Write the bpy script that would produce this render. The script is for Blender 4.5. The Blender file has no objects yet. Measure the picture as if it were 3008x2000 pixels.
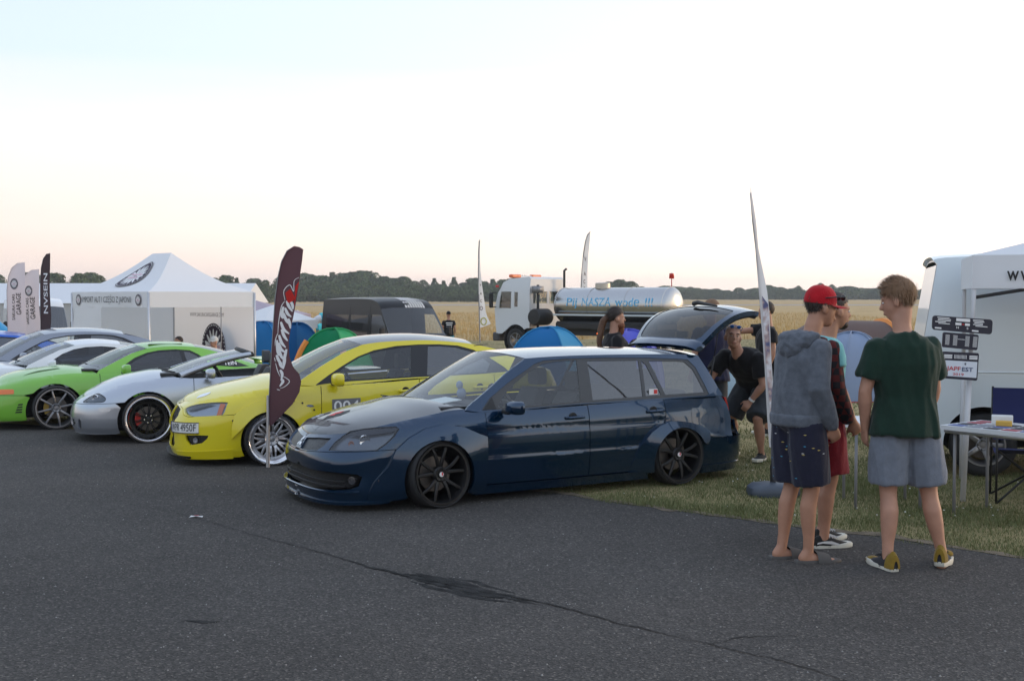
import bpy, bmesh, math, random
import numpy as np
from mathutils import Vector, Matrix, noise
from mathutils.geometry import tessellate_polygon
R = math.radians
random.seed(7); rng = np.random.default_rng(7)
scene = bpy.context.scene
C = scene.collection
# ---------------------------------------------------------------- camera, sky, sun, exposure
CAM_H = 1.76; FPX = 3400.0; HORIZON = 870.0
PITCH = math.atan((1000-HORIZON)/FPX)
cam = bpy.data.cameras.new('camera'); cam.sensor_width = 36; cam.sensor_fit = 'HORIZONTAL'; cam.lens = 36*FPX/3008
cam.clip_start = .1; cam.clip_end = 6000
camo = bpy.data.objects.new('camera', cam); C.objects.link(camo)
camo.location = (0, 0, CAM_H); camo.rotation_euler = (R(90)-PITCH, 0, 0); scene.camera = camo
SUN_AZ = R(72)      # clockwise from the view direction (+Y) towards +X
SUN_EL = R(5.0)
world = bpy.data.worlds.new('World'); scene.world = world; world.use_nodes = True
wn = world.node_tree.nodes; wl = world.node_tree.links
bg = wn['Background']; sky = wn.new('ShaderNodeTexSky'); sky.sky_type = 'NISHITA'; sky.sun_disc = False
sky.sun_elevation = SUN_EL; sky.sun_rotation = SUN_AZ; sky.altitude = 50; sky.air_density = 1.0; sky.dust_density = 2.2; sky.ozone_density = 1.5
# dusk air: the sky colour pales and warms towards the horizon, most on the sun's side
tcw = wn.new('ShaderNodeTexCoord'); sep = wn.new('ShaderNodeSeparateXYZ'); wl.new(tcw.outputs['Generated'], sep.inputs[0])
rmp = wn.new('ShaderNodeValToRGB'); el_ = rmp.color_ramp.elements
for p_, c_ in ((1, (.46, .53, .68)), (0, (.55, .45, .445)), (.03, (.61, .51, .495)), (.07, (.62, .55, .54)), (.12, (.61, .585, .59)), (.2, (.455, .545, .635)), (.4, (.49, .58, .72))):
    e_ = el_[-1] if p_ == 1 else el_[0] if p_ == 0 else el_.new(p_); e_.color = (*c_, 1)
wmap = wn.new('ShaderNodeMapping'); wmap.inputs['Scale'].default_value = (2.2, 2.2, 26); wl.new(tcw.outputs['Generated'], wmap.inputs[0])
wno = wn.new('ShaderNodeTexNoise'); wno.inputs['Scale'].default_value = 1.6; wno.inputs['Detail'].default_value = 5; wl.new(wmap.outputs[0], wno.inputs['Vector'])   # faint streaks of haze
wsh = wn.new('ShaderNodeMath'); wsh.operation = 'MULTIPLY_ADD'; wsh.inputs[1].default_value = .055; wl.new(wno.outputs[0], wsh.inputs[0])
wsb = wn.new('ShaderNodeMath'); wsb.operation = 'SUBTRACT'; wsb.inputs[1].default_value = .0275; wl.new(sep.outputs[2], wsb.inputs[0]); wl.new(wsb.outputs[0], wsh.inputs[2])
wl.new(wsh.outputs[0], rmp.inputs[0])
dt = wn.new('ShaderNodeVectorMath'); dt.operation = 'DOT_PRODUCT'; dt.inputs[1].default_value = (math.sin(SUN_AZ), math.cos(SUN_AZ), 0); wl.new(tcw.outputs['Generated'], dt.inputs[0])
def wmath(op, a, b=None, c=None):
    n_ = wn.new('ShaderNodeMath'); n_.operation = op
    for i_, v_ in enumerate((a, b, c)):
        if v_ is None: continue
        if isinstance(v_, (int, float)): n_.inputs[i_].default_value = v_
        else: wl.new(v_, n_.inputs[i_])
    return n_.outputs[0]
fs = wmath('POWER', wmath('MAXIMUM', wmath('MULTIPLY_ADD', dt.outputs['Value'], .5, .5), 0), 2.2)
fz = wmath('POWER', wmath('SUBTRACT', 1, wmath('MAXIMUM', wmath('MINIMUM', sep.outputs[2], 1), 0)), 2.5)
glow = wn.new('ShaderNodeMix'); glow.data_type = 'RGBA'; glow.blend_type = 'ADD'; glow.clamp_result = False
wl.new(wmath('MULTIPLY', fs, fz), glow.inputs[0]); wl.new(rmp.outputs[0], glow.inputs[6]); glow.inputs[7].default_value = (.84, .73, .56, 1)
nsc = wn.new('ShaderNodeMix'); nsc.data_type = 'RGBA'; nsc.blend_type = 'ADD'; nsc.clamp_result = False; nsc.inputs[0].default_value = .05
wl.new(glow.outputs[2], nsc.inputs[6]); wl.new(sky.outputs[0], nsc.inputs[7]); wl.new(nsc.outputs[2], bg.inputs[0]); bg.inputs[1].default_value = 1.0
sunl = bpy.data.lights.new('sun', 'SUN'); sunl.energy = 1.0; sunl.angle = R(16); sunl.color = (1, .74, .5)
suno = bpy.data.objects.new('sun', sunl); C.objects.link(suno)
sd = Vector((math.sin(SUN_AZ)*math.cos(SUN_EL), math.cos(SUN_AZ)*math.cos(SUN_EL), math.sin(SUN_EL)))
suno.rotation_euler = sd.to_track_quat('Z', 'Y').to_euler(); suno.location = (30, 10, 20)
vs = scene.view_settings; vs.view_transform = 'Standard'; vs.look = 'None'; vs.gamma = 1; vs.use_curve_mapping = False; vs.exposure = 0.5
scene.cycles.max_bounces = 8; scene.cycles.transparent_max_bounces = 12; scene.cycles.use_denoising = True
# ---------------------------------------------------------------- helpers
def gz(y):
    """height of the ground: flat around the cars, then a gentle fall to the field"""
    def ss(a, b): t = min(max((y-a)/(b-a), 0), 1); return t*t*(3-2*t)
    return -.46*ss(16.2, 26)-.14*ss(26, 46)
def at(px, py, Y):
    """point of the place seen at photo pixel (px, py), Y metres from the camera"""
    dx = (px-1504)/FPX; dz = (1000-py)/FPX
    y = math.cos(PITCH)+dz*math.sin(PITCH); z = -math.sin(PITCH)+dz*math.cos(PITCH)
    t = Y/y; return Vector((dx*t, Y, CAM_H+z*t))
def gx(px, Y): return (px-1504)/FPX*Y
MATS = {}
def mat(name, col, rough=.6, metal=0., coat=0., var=0., vscale=8., bump=0., bscale=60., emit=0., spec=.5, alpha=None, sheen=0., coatr=.03, stretch=None):
    if name in MATS: return MATS[name]
    m = bpy.data.materials.new(name); m.use_nodes = True; MATS[name] = m
    nt = m.node_tree; n = nt.nodes; l = nt.links; b = n['Principled BSDF']
    b.inputs['Base Color'].default_value = (*col, 1); b.inputs['Roughness'].default_value = rough; b.inputs['Metallic'].default_value = metal
    b.inputs['Coat Weight'].default_value = coat; b.inputs['Coat Roughness'].default_value = coatr; b.inputs['Specular IOR Level'].default_value = spec
    if sheen: b.inputs['Sheen Weight'].default_value = sheen
    if emit: b.inputs['Emission Color'].default_value = (*col, 1); b.inputs['Emission Strength'].default_value = emit
    if var or bump:
        tc = n.new('ShaderNodeTexCoord'); src = tc.outputs['Object']
        if stretch:
            mp = n.new('ShaderNodeMapping'); mp.inputs['Scale'].default_value = stretch; l.new(src, mp.inputs[0]); src = mp.outputs[0]
    if var:
        t = n.new('ShaderNodeTexNoise'); t.inputs['Scale'].default_value = vscale; t.inputs['Detail'].default_value = 5; l.new(src, t.inputs['Vector'])
        r = n.new('ShaderNodeValToRGB'); r.color_ramp.elements[0].position = .3; r.color_ramp.elements[1].position = .72
        r.color_ramp.elements[0].color = (*[c*(1-var) for c in col], 1); r.color_ramp.elements[1].color = (*[min(1, c*(1+var)) for c in col], 1)
        l.new(t.outputs[0], r.inputs[0]); l.new(r.outputs[0], b.inputs['Base Color'])
    if bump:
        t2 = n.new('ShaderNodeTexNoise'); t2.inputs['Scale'].default_value = bscale; t2.inputs['Detail'].default_value = 4; l.new(src, t2.inputs['Vector'])
        bp = n.new('ShaderNodeBump'); bp.inputs['Strength'].default_value = bump; bp.inputs['Distance'].default_value = .02
        l.new(t2.outputs[0], bp.inputs['Height']); l.new(bp.outputs[0], b.inputs['Normal'])
    return m
def glass(name, tint, refl=1.0, rough=0.0, ior=1.6):
    if name in MATS: return MATS[name]
    m = bpy.data.materials.new(name); m.use_nodes = True; MATS[name] = m
    n = m.node_tree.nodes; l = m.node_tree.links; n.remove(n['Principled BSDF'])
    tr = n.new('ShaderNodeBsdfTransparent'); tr.inputs[0].default_value = (*tint, 1)
    gl = n.new('ShaderNodeBsdfGlossy'); gl.inputs['Roughness'].default_value = rough; gl.inputs['Color'].default_value = (refl, refl, refl, 1)
    fr = n.new('ShaderNodeFresnel');  mx = n.new('ShaderNodeMixShader')
    ge = n.new('ShaderNodeNewGeometry'); io = n.new('ShaderNodeMix'); io.inputs[2].default_value = ior; io.inputs[3].default_value = 1/ior; l.new(ge.outputs['Backfacing'], io.inputs[0]); l.new(io.outputs[0], fr.inputs[0])   # a thin pane reflects alike from both sides
    l.new(fr.outputs[0], mx.inputs[0]); l.new(tr.outputs[0], mx.inputs[1]); l.new(gl.outputs[0], mx.inputs[2])
    l.new(mx.outputs[0], n['Material Output'].inputs[0]); return m
def fabric(name, col, tr=.45, rough=.9, bump=.25, bscale=3.):
    """thin cloth that lets some light through"""
    if name in MATS: return MATS[name]
    m = mat(name, col, rough, bump=bump, bscale=bscale, spec=.2); n = m.node_tree.nodes; l = m.node_tree.links
    t = n.new('ShaderNodeBsdfTranslucent'); t.inputs[0].default_value = (*col, 1); mx = n.new('ShaderNodeMixShader'); mx.inputs[0].default_value = tr
    l.new(n['Principled BSDF'].outputs[0], mx.inputs[1]); l.new(t.outputs[0], mx.inputs[2]); l.new(mx.outputs[0], n['Material Output'].inputs[0]); return m
def tag(o, label=None, cat=None, group=None, kind=None):
    if label: o['label'] = label
    if cat: o['category'] = cat
    if group: o['group'] = group
    if kind: o['kind'] = kind
    return o
def thing(name, label, cat, loc=(0, 0, 0), rz=0., group=None, k=1.):
    o = bpy.data.objects.new(name, None); C.objects.link(o); o.location = loc; o.rotation_euler = (0, 0, rz); o.scale = (k, k, k)
    o.empty_display_size = .1
    return tag(o, label, cat, group)
def link(name, me, m, parent=None):
    o = bpy.data.objects.new(name, me); C.objects.link(o)
    if m is not None:
        me.materials.clear()
        for x in (m if isinstance(m, (list, tuple)) else [m]): me.materials.append(x)
    if parent is not None: o.parent = parent
    return o
def copy_tree(o, parent=None):
    c = o.copy(); C.objects.link(c)
    if parent is not None: c.parent = parent
    for ch in list(o.children): copy_tree(ch, c)
    return c
class MB:
    """mesh builder"""
    def __init__(s): s.v = []; s.f = []; s.sm = []; s.mi = []
    def add(s, vs_, fs_, smooth=True, mi=0):
        o = len(s.v); s.v += [tuple(p) for p in vs_]; s.f += [tuple(i+o for i in f) for f in fs_]
        s.sm += [smooth]*len(fs_); s.mi += [mi]*len(fs_); return s
    def box(s, c, d, M=None, mi=0, bev=0.):
        x, y, z = [a/2 for a in d]; c = Vector(c)
        if bev:
            b = min(bev, x*.9, y*.9, z*.9)
            # chamfered box from 24 points
            vs_ = []; 
            for sx in (-1, 1):
                for sy in (-1, 1):
                    for sz in (-1, 1):
                        vs_ += [(sx*x, sy*(y-b), sz*(z-b)), (sx*(x-b), sy*y, sz*(z-b)), (sx*(x-b), sy*(y-b), sz*z)]
            bm = bmesh.new()
            for p in vs_: bm.verts.new(p)
            bmesh.ops.convex_hull(bm, input=bm.verts); bm.verts.index_update()
            V = [v.co.copy() for v in bm.verts]; Fs = [[v.index for v in f.verts] for f in bm.faces]; bm.free()
        else:
            V = [Vector((sx*x, sy*y, sz*z)) for sx in (-1, 1) for sy in (-1, 1) for sz in (-1, 1)]
            Fs = [(0, 1, 3, 2), (4, 6, 7, 5), (0, 4, 5, 1), (2, 3, 7, 6), (0, 2, 6, 4), (1, 5, 7, 3)]
        if M is not None: V = [M @ p for p in V]
        return s.add([p+c for p in V], Fs, False, mi)
    def tube(s, pts, r, n=8, cap=True, mi=0):
        pts = [Vector(p) for p in pts]; rs = r if isinstance(r, (list, tuple)) else [r]*len(pts)
        vs_ = []; up = Vector((0, 0, 1)); prev = None
        for i, p in enumerate(pts):
            d = (pts[min(i+1, len(pts)-1)]-pts[max(i-1, 0)]).normalized()
            a = prev if prev is not None else (up if abs(d.z) < .9 else Vector((1, 0, 0)))
            a = (a-d*a.dot(d)).normalized(); prev = a; b = d.cross(a)
            for k in range(n):
                t = 2*math.pi*k/n; vs_.append(p+(a*math.cos(t)+b*math.sin(t))*rs[i])
        fs_ = [(i*n+k, i*n+(k+1) % n, (i+1)*n+(k+1) % n, (i+1)*n+k) for i in range(len(pts)-1) for k in range(n)]
        s.add(vs_, fs_, True, mi)
        if cap:
            o = len(s.v)-len(vs_)
            s.f += [tuple(o+k for k in reversed(range(n))), tuple(o+(len(pts)-1)*n+k for k in range(n))]; s.sm += [False]*2; s.mi += [mi]*2
        return s
    def loft(s, rings, cap=True, mi=0, closed=True, smooth=True):
        n = len(rings[0]); vs_ = [p for r in rings for p in r]; m = n if closed else n-1
        fs_ = [(i*n+k, i*n+(k+1) % n, (i+1)*n+(k+1) % n, (i+1)*n+k) for i in range(len(rings)-1) for k in range(m)]
        o = len(s.v); s.add(vs_, fs_, smooth, mi)
        if cap and closed:
            s.f += [tuple(o+k for k in reversed(range(n))), tuple(o+(len(rings)-1)*n+k for k in range(n))]; s.sm += [False]*2; s.mi += [mi]*2
        return s
    def lathe(s, prof, c, ax, n=32, mi=0, closed=False):
        """prof = [(radius, along axis)]"""
        c = Vector(c); ax = Vector(ax).normalized(); a = ax.orthogonal().normalized(); b = ax.cross(a)
        m = len(prof); vs_ = []
        for k in range(n):
            t = 2*math.pi*k/n; d = a*math.cos(t)+b*math.sin(t)
            vs_ += [c+d*r+ax*h for r, h in prof]
        mm = m if closed else m-1
        fs_ = [(k*m+i, ((k+1) % n)*m+i, ((k+1) % n)*m+(i+1) % m, k*m+(i+1) % m) for k in range(n) for i in range(mm)]
        return s.add(vs_, fs_, True, mi)
    def ell(s, c, r, n=12, m=8, M=None, mi=0):
        c = Vector(c); vs_ = []; fs_ = []
        for i in range(m+1):
            p = math.pi*i/m
            for k in range(n):
                t = 2*math.pi*k/n; q = Vector((r[0]*math.sin(p)*math.cos(t), r[1]*math.sin(p)*math.sin(t), r[2]*math.cos(p)))
                vs_.append(c+(M @ q if M is not None else q))
        fs_ = [(i*n+k, (i+1)*n+k, (i+1)*n+(k+1) % n, i*n+(k+1) % n) for i in range(m) for k in range(n)]
        return s.add(vs_, fs_, True, mi)
    def prism(s, poly, depth, fn, mi=0):
        """2-D polygon extruded; fn(u, v, w) -> 3-D point"""
        n = len(poly); tris = tessellate_polygon([[Vector((a, b, 0)) for a, b in poly]])
        vs_ = [fn(a, b, 0) for a, b in poly]+[fn(a, b, depth) for a, b in poly]
        fs_ = [tuple(t) for t in tris]+[tuple(i+n for i in reversed(t)) for t in tris]+[(i, (i+1) % n, n+(i+1) % n, n+i) for i in range(n)]
        return s.add(vs_, fs_, False, mi)
    def mesh(s, name='m', merge=False):
        me = bpy.data.meshes.new(name); me.from_pydata(s.v, [], s.f)
        me.polygons.foreach_set('use_smooth', s.sm); me.polygons.foreach_set('material_index', s.mi)
        if merge or True:
            bm = bmesh.new(); bm.from_mesh(me)
            if merge: bmesh.ops.remove_doubles(bm, verts=bm.verts, dist=1e-5)
            bmesh.ops.recalc_face_normals(bm, faces=bm.faces)
            for e in bm.edges:
                if len(e.link_faces) == 2 and e.calc_face_angle(0) > .7: e.smooth = False
            bm.to_mesh(me); bm.free()
        me.update(); return me
    def build(s, name, m, parent=None, merge=False): return link(name, s.mesh(name, merge), m, parent)
def domain(poly, holes=(), su=.07, sv=.07):
    """2-D polygon with holes cut into a fine grid: (points, faces, boundary edges)"""
    loops = [[Vector((a, b, 0)) for a, b in poly]]+[[Vector((a, b, 0)) for a, b in h] for h in holes]
    flat = [p for l in loops for p in l]; tris = tessellate_polygon(loops)
    bm = bmesh.new(); V = [bm.verts.new(p) for p in flat]
    for t in tris:
        try: bm.faces.new([V[i] for i in t])
        except ValueError: pass
    xs = [p.x for p in flat]; ys = [p.y for p in flat]
    for ax, lo, hi, st in ((0, min(xs), max(xs), su), (1, min(ys), max(ys), sv)):
        k = max(1, int(math.ceil((hi-lo)/st)))
        for i in range(1, k):
            co = [0, 0, 0]; no = [0, 0, 0]; co[ax] = lo+(hi-lo)*i/k; no[ax] = 1
            bmesh.ops.bisect_plane(bm, geom=bm.verts[:]+bm.edges[:]+bm.faces[:], plane_co=co, plane_no=no, dist=1e-5)
    bmesh.ops.remove_doubles(bm, verts=bm.verts, dist=1e-5)
    bmesh.ops.dissolve_degenerate(bm, edges=bm.edges, dist=1e-6)
    bmesh.ops.join_triangles(bm, faces=bm.faces, angle_face_threshold=3.2, angle_shape_threshold=3.2)
    bm.verts.index_update()
    pts = [(v.co.x, v.co.y) for v in bm.verts]; fs = [[v.index for v in f.verts] for f in bm.faces]
    be = [(e.verts[0].index, e.verts[1].index) for e in bm.edges if len(e.link_faces) == 1]
    bm.free(); return pts, fs, be
def sheet(mb, dom, fn, off=0., depth=0., mirror=False, mi=0):
    """map a domain with fn(u, v, off); depth > 0 folds the rim inwards"""
    pts, fs, be = dom
    sg = (lambda p: (p[0], -p[1], p[2])) if mirror else (lambda p: tuple(p))
    V = [sg(fn(a, b, off)) for a, b in pts]
    mb.add(V, [list(reversed(f)) for f in fs] if mirror else fs, True, mi)
    if depth:
        used = sorted({i for e in be for i in e}); ix = {i: k for k, i in enumerate(used)}; n = len(used)
        V1 = [V[i] for i in used]+[sg(fn(pts[i][0], pts[i][1], off-depth)) for i in used]
        mb.add(V1, [(ix[a], ix[b], n+ix[b], n+ix[a]) for a, b in be], True, mi)
    return mb
SCR = bpy.data.scenes.new('scratch')      # helper scene in which text and cloth meshes are evaluated, removed at the end
def evaluated(o):
    SCR.collection.objects.link(o); vl = SCR.view_layers[0]; vl.update(); dg = vl.depsgraph; dg.update()
    return bpy.data.meshes.new_from_object(o.evaluated_get(dg))
def text2d(body, size=1., bold=False, align='CENTER', shear=0.):
    cu = bpy.data.curves.new('t', 'FONT'); cu.body = body; cu.size = size; cu.align_x = align; cu.align_y = 'CENTER'; cu.shear = shear
    cu.resolution_u = 3
    if bold: cu.offset = .012*size
    o = bpy.data.objects.new('t', cu); me = evaluated(o)
    V = [(v.co.x, v.co.y) for v in me.vertices]; F = [list(p.vertices) for p in me.polygons]
    bpy.data.objects.remove(o); bpy.data.curves.remove(cu); bpy.data.meshes.remove(me); return V, F
def lettering(body, size, fn, m, parent, name='lettering', bold=False, align='CENTER', shear=0., width=None, flip=False):
    V, F = text2d(body, size, bold, align, shear)
    if width:
        xs = [p[0] for p in V]; w = max(xs)-min(xs); V = [(a*width/w, b) for a, b in V]
    mb = MB(); mb.add([fn(a, b) for a, b in V], F, False)
    me = bpy.data.meshes.new(name); me.from_pydata(mb.v, [], mb.f); me.update()
    return link(name, me, m, parent)
def circle(cx, cy, r, n=24, a0=0., a1=None):
    if a1 is None: return [(cx+r*math.cos(2*math.pi*k/n), cy+r*math.sin(2*math.pi*k/n)) for k in range(n)]
    return [(cx+r*math.cos(a0+(a1-a0)*k/n), cy+r*math.sin(a0+(a1-a0)*k/n)) for k in range(n+1)]
# ---------------------------------------------------------------- car surface maths
import bisect
def pchip(xs, ys):
    n = len(xs); h = [xs[i+1]-xs[i] for i in range(n-1)]; d = [(ys[i+1]-ys[i])/h[i] for i in range(n-1)]
    m = [0.0]*n
    if n == 2: m = [d[0], d[0]]
    else:
        for i in range(1, n-1):
            if d[i-1]*d[i] > 0:
                w1 = 2*h[i]+h[i-1]; w2 = h[i]+2*h[i-1]; m[i] = (w1+w2)/(w1/d[i-1]+w2/d[i])
        m[0] = d[0]; m[-1] = d[-1]
    def f(x):
        if x <= xs[0]: return ys[0]
        if x >= xs[-1]: return ys[-1]
        i = bisect.bisect_right(xs, x)-1; t = (x-xs[i])/h[i]
        return ys[i]*(1+2*t)*(1-t)**2 + m[i]*h[i]*t*(1-t)**2 + ys[i+1]*t*t*(3-2*t) + m[i+1]*h[i]*t*t*(t-1)
    return f
def catmull(pts, n, closed=False):
    """smooth curve through 2-D / 3-D points"""
    P = [tuple(p) for p in pts]; out = []; N = len(P)
    for i in range(N if closed else N-1):
        p0 = P[(i-1) % N] if (closed or i > 0) else tuple(2*a-b for a, b in zip(P[0], P[1]))
        p1, p2 = P[i], P[(i+1) % N]
        p3 = P[(i+2) % N] if (closed or i+2 < N) else tuple(2*a-b for a, b in zip(P[-1], P[-2]))
        for k in range(n):
            t = k/n
            out.append(tuple(.5*(2*b+(c-a)*t+(2*a-5*b+4*c-d)*t*t+(3*b-a-3*c+d)*t**3) for a, b, c, d in zip(p0, p1, p2, p3)))
    if not closed: out.append(P[-1])
    return out
class Shape:
    """plan outline (x, half width) from nose centre to tail centre + section profiles (z, inset) at plan points"""
    def __init__(s, plan, sect, cabin=None):
        N = 24
        front = [(plan[1][0], -plan[1][1])] ; rear = [(plan[-2][0], -plan[-2][1])]
        cur = catmull(front+list(plan)+rear, N)[N:-N]
        L = [0.]
        for a, b in zip(cur, cur[1:]): L.append(L[-1]+math.hypot(b[0]-a[0], b[1]-a[1]))
        # sigma = x at the front axle
        i0 = min(range(len(cur)), key=lambda i: abs(cur[i][0])+(9 if cur[i][1] < .3 else 0))
        off = cur[i0][0]-L[i0]; s.S = [l+off for l in L]; s.cur = cur
        s.key = [s.S[i*N] for i in range(len(plan))]
        s.s0, s.s1 = s.S[0], s.S[-1]
        idx = sorted(sect); n = len(sect[idx[0]]); ks = [s.key[i] for i in idx]
        s.zf = [pchip(ks, [sect[i][j][0] for i in idx]) for j in range(n)]
        s.nf = [pchip(ks, [sect[i][j][1] for i in idx]) for j in range(n)]
        s.cache = {}
        s.cabin = cabin
    def prof(s, sg):
        k = round(sg, 4)
        if k not in s.cache:
            z = [f(sg) for f in s.zf]
            for i in range(1, len(z)):
                if z[i] <= z[i-1]+1e-4: z[i] = z[i-1]+1e-4
            s.cache[k] = (pchip(z, [f(sg) for f in s.nf]), z[0], z[-1])
        return s.cache[k]
    def top(s, sg): return s.prof(sg)[2]
    def bot(s, sg): return s.prof(sg)[1]
    def plan(s, sg):
        i = min(max(bisect.bisect_right(s.S, sg)-1, 0), len(s.S)-2)
        t = (sg-s.S[i])/(s.S[i+1]-s.S[i]); a, b = s.cur[i], s.cur[i+1]
        j0, j1 = max(i-1, 0), min(i+2, len(s.S)-1)
        tx, ty = s.cur[j1][0]-s.cur[j0][0], s.cur[j1][1]-s.cur[j0][1]
        if i == 0: tx = 0
        l = math.hypot(tx, ty) or 1
        return a[0]+(b[0]-a[0])*t, a[1]+(b[1]-a[1])*t, -ty/l, tx/l     # point, outward normal (x, d)
    def P(s, sg, z, off=0.):
        x, d, nx, nd = s.plan(sg); i = s.prof(sg)[0](z)-off
        return (x-nx*i, -(d-nd*i) if d-nd*i > 0 else 0.0, z)
    # cabin side: x, z -> y   (belt curve, roof curve given as pchips)
    def G(s, x, z, off=0.):
        c = s.cabin; zb, zr, db, dr = c['zb'](x), c['zr'](x), c['db'](x), c['dr'](x)
        t = (z-zb)/max(zr-zb, .02); t = min(max(t, -.3), 1.2)
        b = t if t < 0 else t**1.12
        return (x, -(db+(dr-db)*b+off), z)
# ---------------------------------------------------------------- the setting
def grass_material(name, cols, scale=1.2, fine=45., bump=.5):
    m = bpy.data.materials.new(name); m.use_nodes = True; n = m.node_tree.nodes; l = m.node_tree.links; b = n['Principled BSDF']
    b.inputs['Roughness'].default_value = .95; b.inputs['Specular IOR Level'].default_value = .15
    g = n.new('ShaderNodeNewGeometry')
    t1 = n.new('ShaderNodeTexNoise'); t1.inputs['Scale'].default_value = scale; t1.inputs['Detail'].default_value = 8; t1.inputs['Roughness'].default_value = .65
    t2 = n.new('ShaderNodeTexNoise'); t2.inputs['Scale'].default_value = fine; t2.inputs['Detail'].default_value = 4
    for t in (t1, t2): l.new(g.outputs['Position'], t.inputs['Vector'])
    mx = n.new('ShaderNodeMath'); mx.operation = 'MULTIPLY_ADD'; mx.inputs[1].default_value = .35; l.new(t2.outputs[0], mx.inputs[0]); l.new(t1.outputs[0], mx.inputs[2])
    r = n.new('ShaderNodeValToRGB'); e = r.color_ramp.elements
    while len(e) < len(cols): e.new(.5)
    for i, c in enumerate(cols): e[i].position = .45+.45*i/(len(cols)-1); e[i].color = (*c, 1)
    l.new(mx.outputs[0], r.inputs[0]); l.new(r.outputs[0], b.inputs['Base Color'])
    bp = n.new('ShaderNodeBump'); bp.inputs['Strength'].default_value = bump; bp.inputs['Distance'].default_value = .04; l.new(t2.outputs[0], bp.inputs['Height']); l.new(bp.outputs[0], b.inputs['Normal'])
    return m
M_TURF = grass_material('mown_turf', [(.16, .15, .07), (.28, .23, .115), (.40, .32, .18)], 1.1)
M_FIELD = grass_material('dry_field', [(.34, .225, .10), (.46, .32, .15), (.53, .38, .19)], .35, 14.)
# ground: one sheet to the horizon
ys = [-30, 0, 6, 10, 14, 16]+[16.2+.7*i for i in range(1, 16)]+[28, 32, 36, 40, 44, 48, 60, 100, 300, 800, 1500]
xs = [-1500, -600, -100, -40, -20, -10, -5, 0, 5, 10, 20, 40, 100, 600, 1500]
mb = MB(); mb.add([(x, y, gz(y)) for y in ys for x in xs], [(j*len(xs)+i, j*len(xs)+i+1, (j+1)*len(xs)+i+1, (j+1)*len(xs)+i) for j in range(len(ys)-1) for i in range(len(xs)-1)])
tag(mb.build('ground', M_TURF), kind='structure')
# asphalt apron with a ragged edge where the grass grows over it
def edge_y(x): return min(10.25-(x-.29)*.811, 15.9)
M_ASPH = bpy.data.materials.new('asphalt'); M_ASPH.use_nodes = True
def _asph():
    n = M_ASPH.node_tree.nodes; l = M_ASPH.node_tree.links; b = n['Principled BSDF']; b.inputs['Roughness'].default_value = .95; b.inputs['Specular IOR Level'].default_value = .15
    g = n.new('ShaderNodeNewGeometry')
    big = n.new('ShaderNodeTexNoise'); big.inputs['Scale'].default_value = .8; big.inputs['Detail'].default_value = 9; big.inputs['Roughness'].default_value = .62
    vor = n.new('ShaderNodeTexVoronoi'); vor.inputs['Scale'].default_value = 95
    wn_ = n.new('ShaderNodeTexNoise'); wn_.inputs['Scale'].default_value = 160; wn_.inputs['Detail'].default_value = 2
    for t in (big, vor, wn_): l.new(g.outputs['Position'], t.inputs['Vector'])
    r1 = n.new('ShaderNodeValToRGB'); r1.color_ramp.elements[0].position = .3; r1.color_ramp.elements[0].color = (.052, .049, .046, 1); r1.color_ramp.elements[1].position = .75; r1.color_ramp.elements[1].color = (.095, .089, .083, 1)
    wide = n.new('ShaderNodeTexNoise'); wide.inputs['Scale'].default_value = .22; wide.inputs['Detail'].default_value = 3; l.new(g.outputs['Position'], wide.inputs['Vector'])
    wm = n.new('ShaderNodeMath'); wm.operation = 'MULTIPLY_ADD'; wm.inputs[1].default_value = .55; l.new(wide.outputs[0], wm.inputs[0]); wm2 = n.new('ShaderNodeMath'); wm2.operation = 'MULTIPLY'; wm2.inputs[1].default_value = .5; l.new(big.outputs[0], wm2.inputs[0]); l.new(wm2.outputs[0], wm.inputs[2]); l.new(wm.outputs[0], r1.inputs[0])
    sp = n.new('ShaderNodeSeparateColor'); l.new(vor.outputs['Color'], sp.inputs[0])
    r2 = n.new('ShaderNodeValToRGB'); r2.color_ramp.elements[0].position = .0; r2.color_ramp.elements[0].color = (.60, .60, .61, 1); r2.color_ramp.elements[1].position = .9; r2.color_ramp.elements[1].color = (1.24, 1.23, 1.22, 1)
    e = r2.color_ramp.elements.new(.985); e.color = (2.2, 2.1, 2.0, 1)
    l.new(sp.outputs[0], r2.inputs[0])
    mx = n.new('ShaderNodeMix'); mx.data_type = 'RGBA'; mx.blend_type = 'MULTIPLY'; mx.inputs[0].default_value = 1; l.new(r1.outputs[0], mx.inputs[6]); l.new(r2.outputs[0], mx.inputs[7])
    l.new(mx.outputs[2], b.inputs['Base Color'])
    bp = n.new('ShaderNodeBump'); bp.inputs['Strength'].default_value = .55; bp.inputs['Distance'].default_value = .006
    l.new(vor.outputs['Distance'], bp.inputs['Height']); l.new(bp.outputs[0], b.inputs['Normal'])
_asph()
random.seed(3)
pts = [(-60, -25), (30, -25)]
x = 20.0
pts2 = []
while x > -60:
    pts2.append((x, edge_y(x)+.14*noise.noise(Vector((x*1.3, 0, 3)))+.07*noise.noise(Vector((x*5, 1, 3)))+.03*noise.noise(Vector((x*17, 2, 3))))); x -= .09 if -3 < x < 5 else .8
pts2 = [(30, edge_y(20))]+pts2
poly = pts+pts2+[(-60, 15.9)]
mb = MB(); tr = tessellate_polygon([[Vector((a, b, 0)) for a, b in poly]])
mb.add([(a, b, .014) for a, b in poly], [tuple(t) for t in tr], False)
tag(mb.build('asphalt', M_ASPH), kind='structure')
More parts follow.
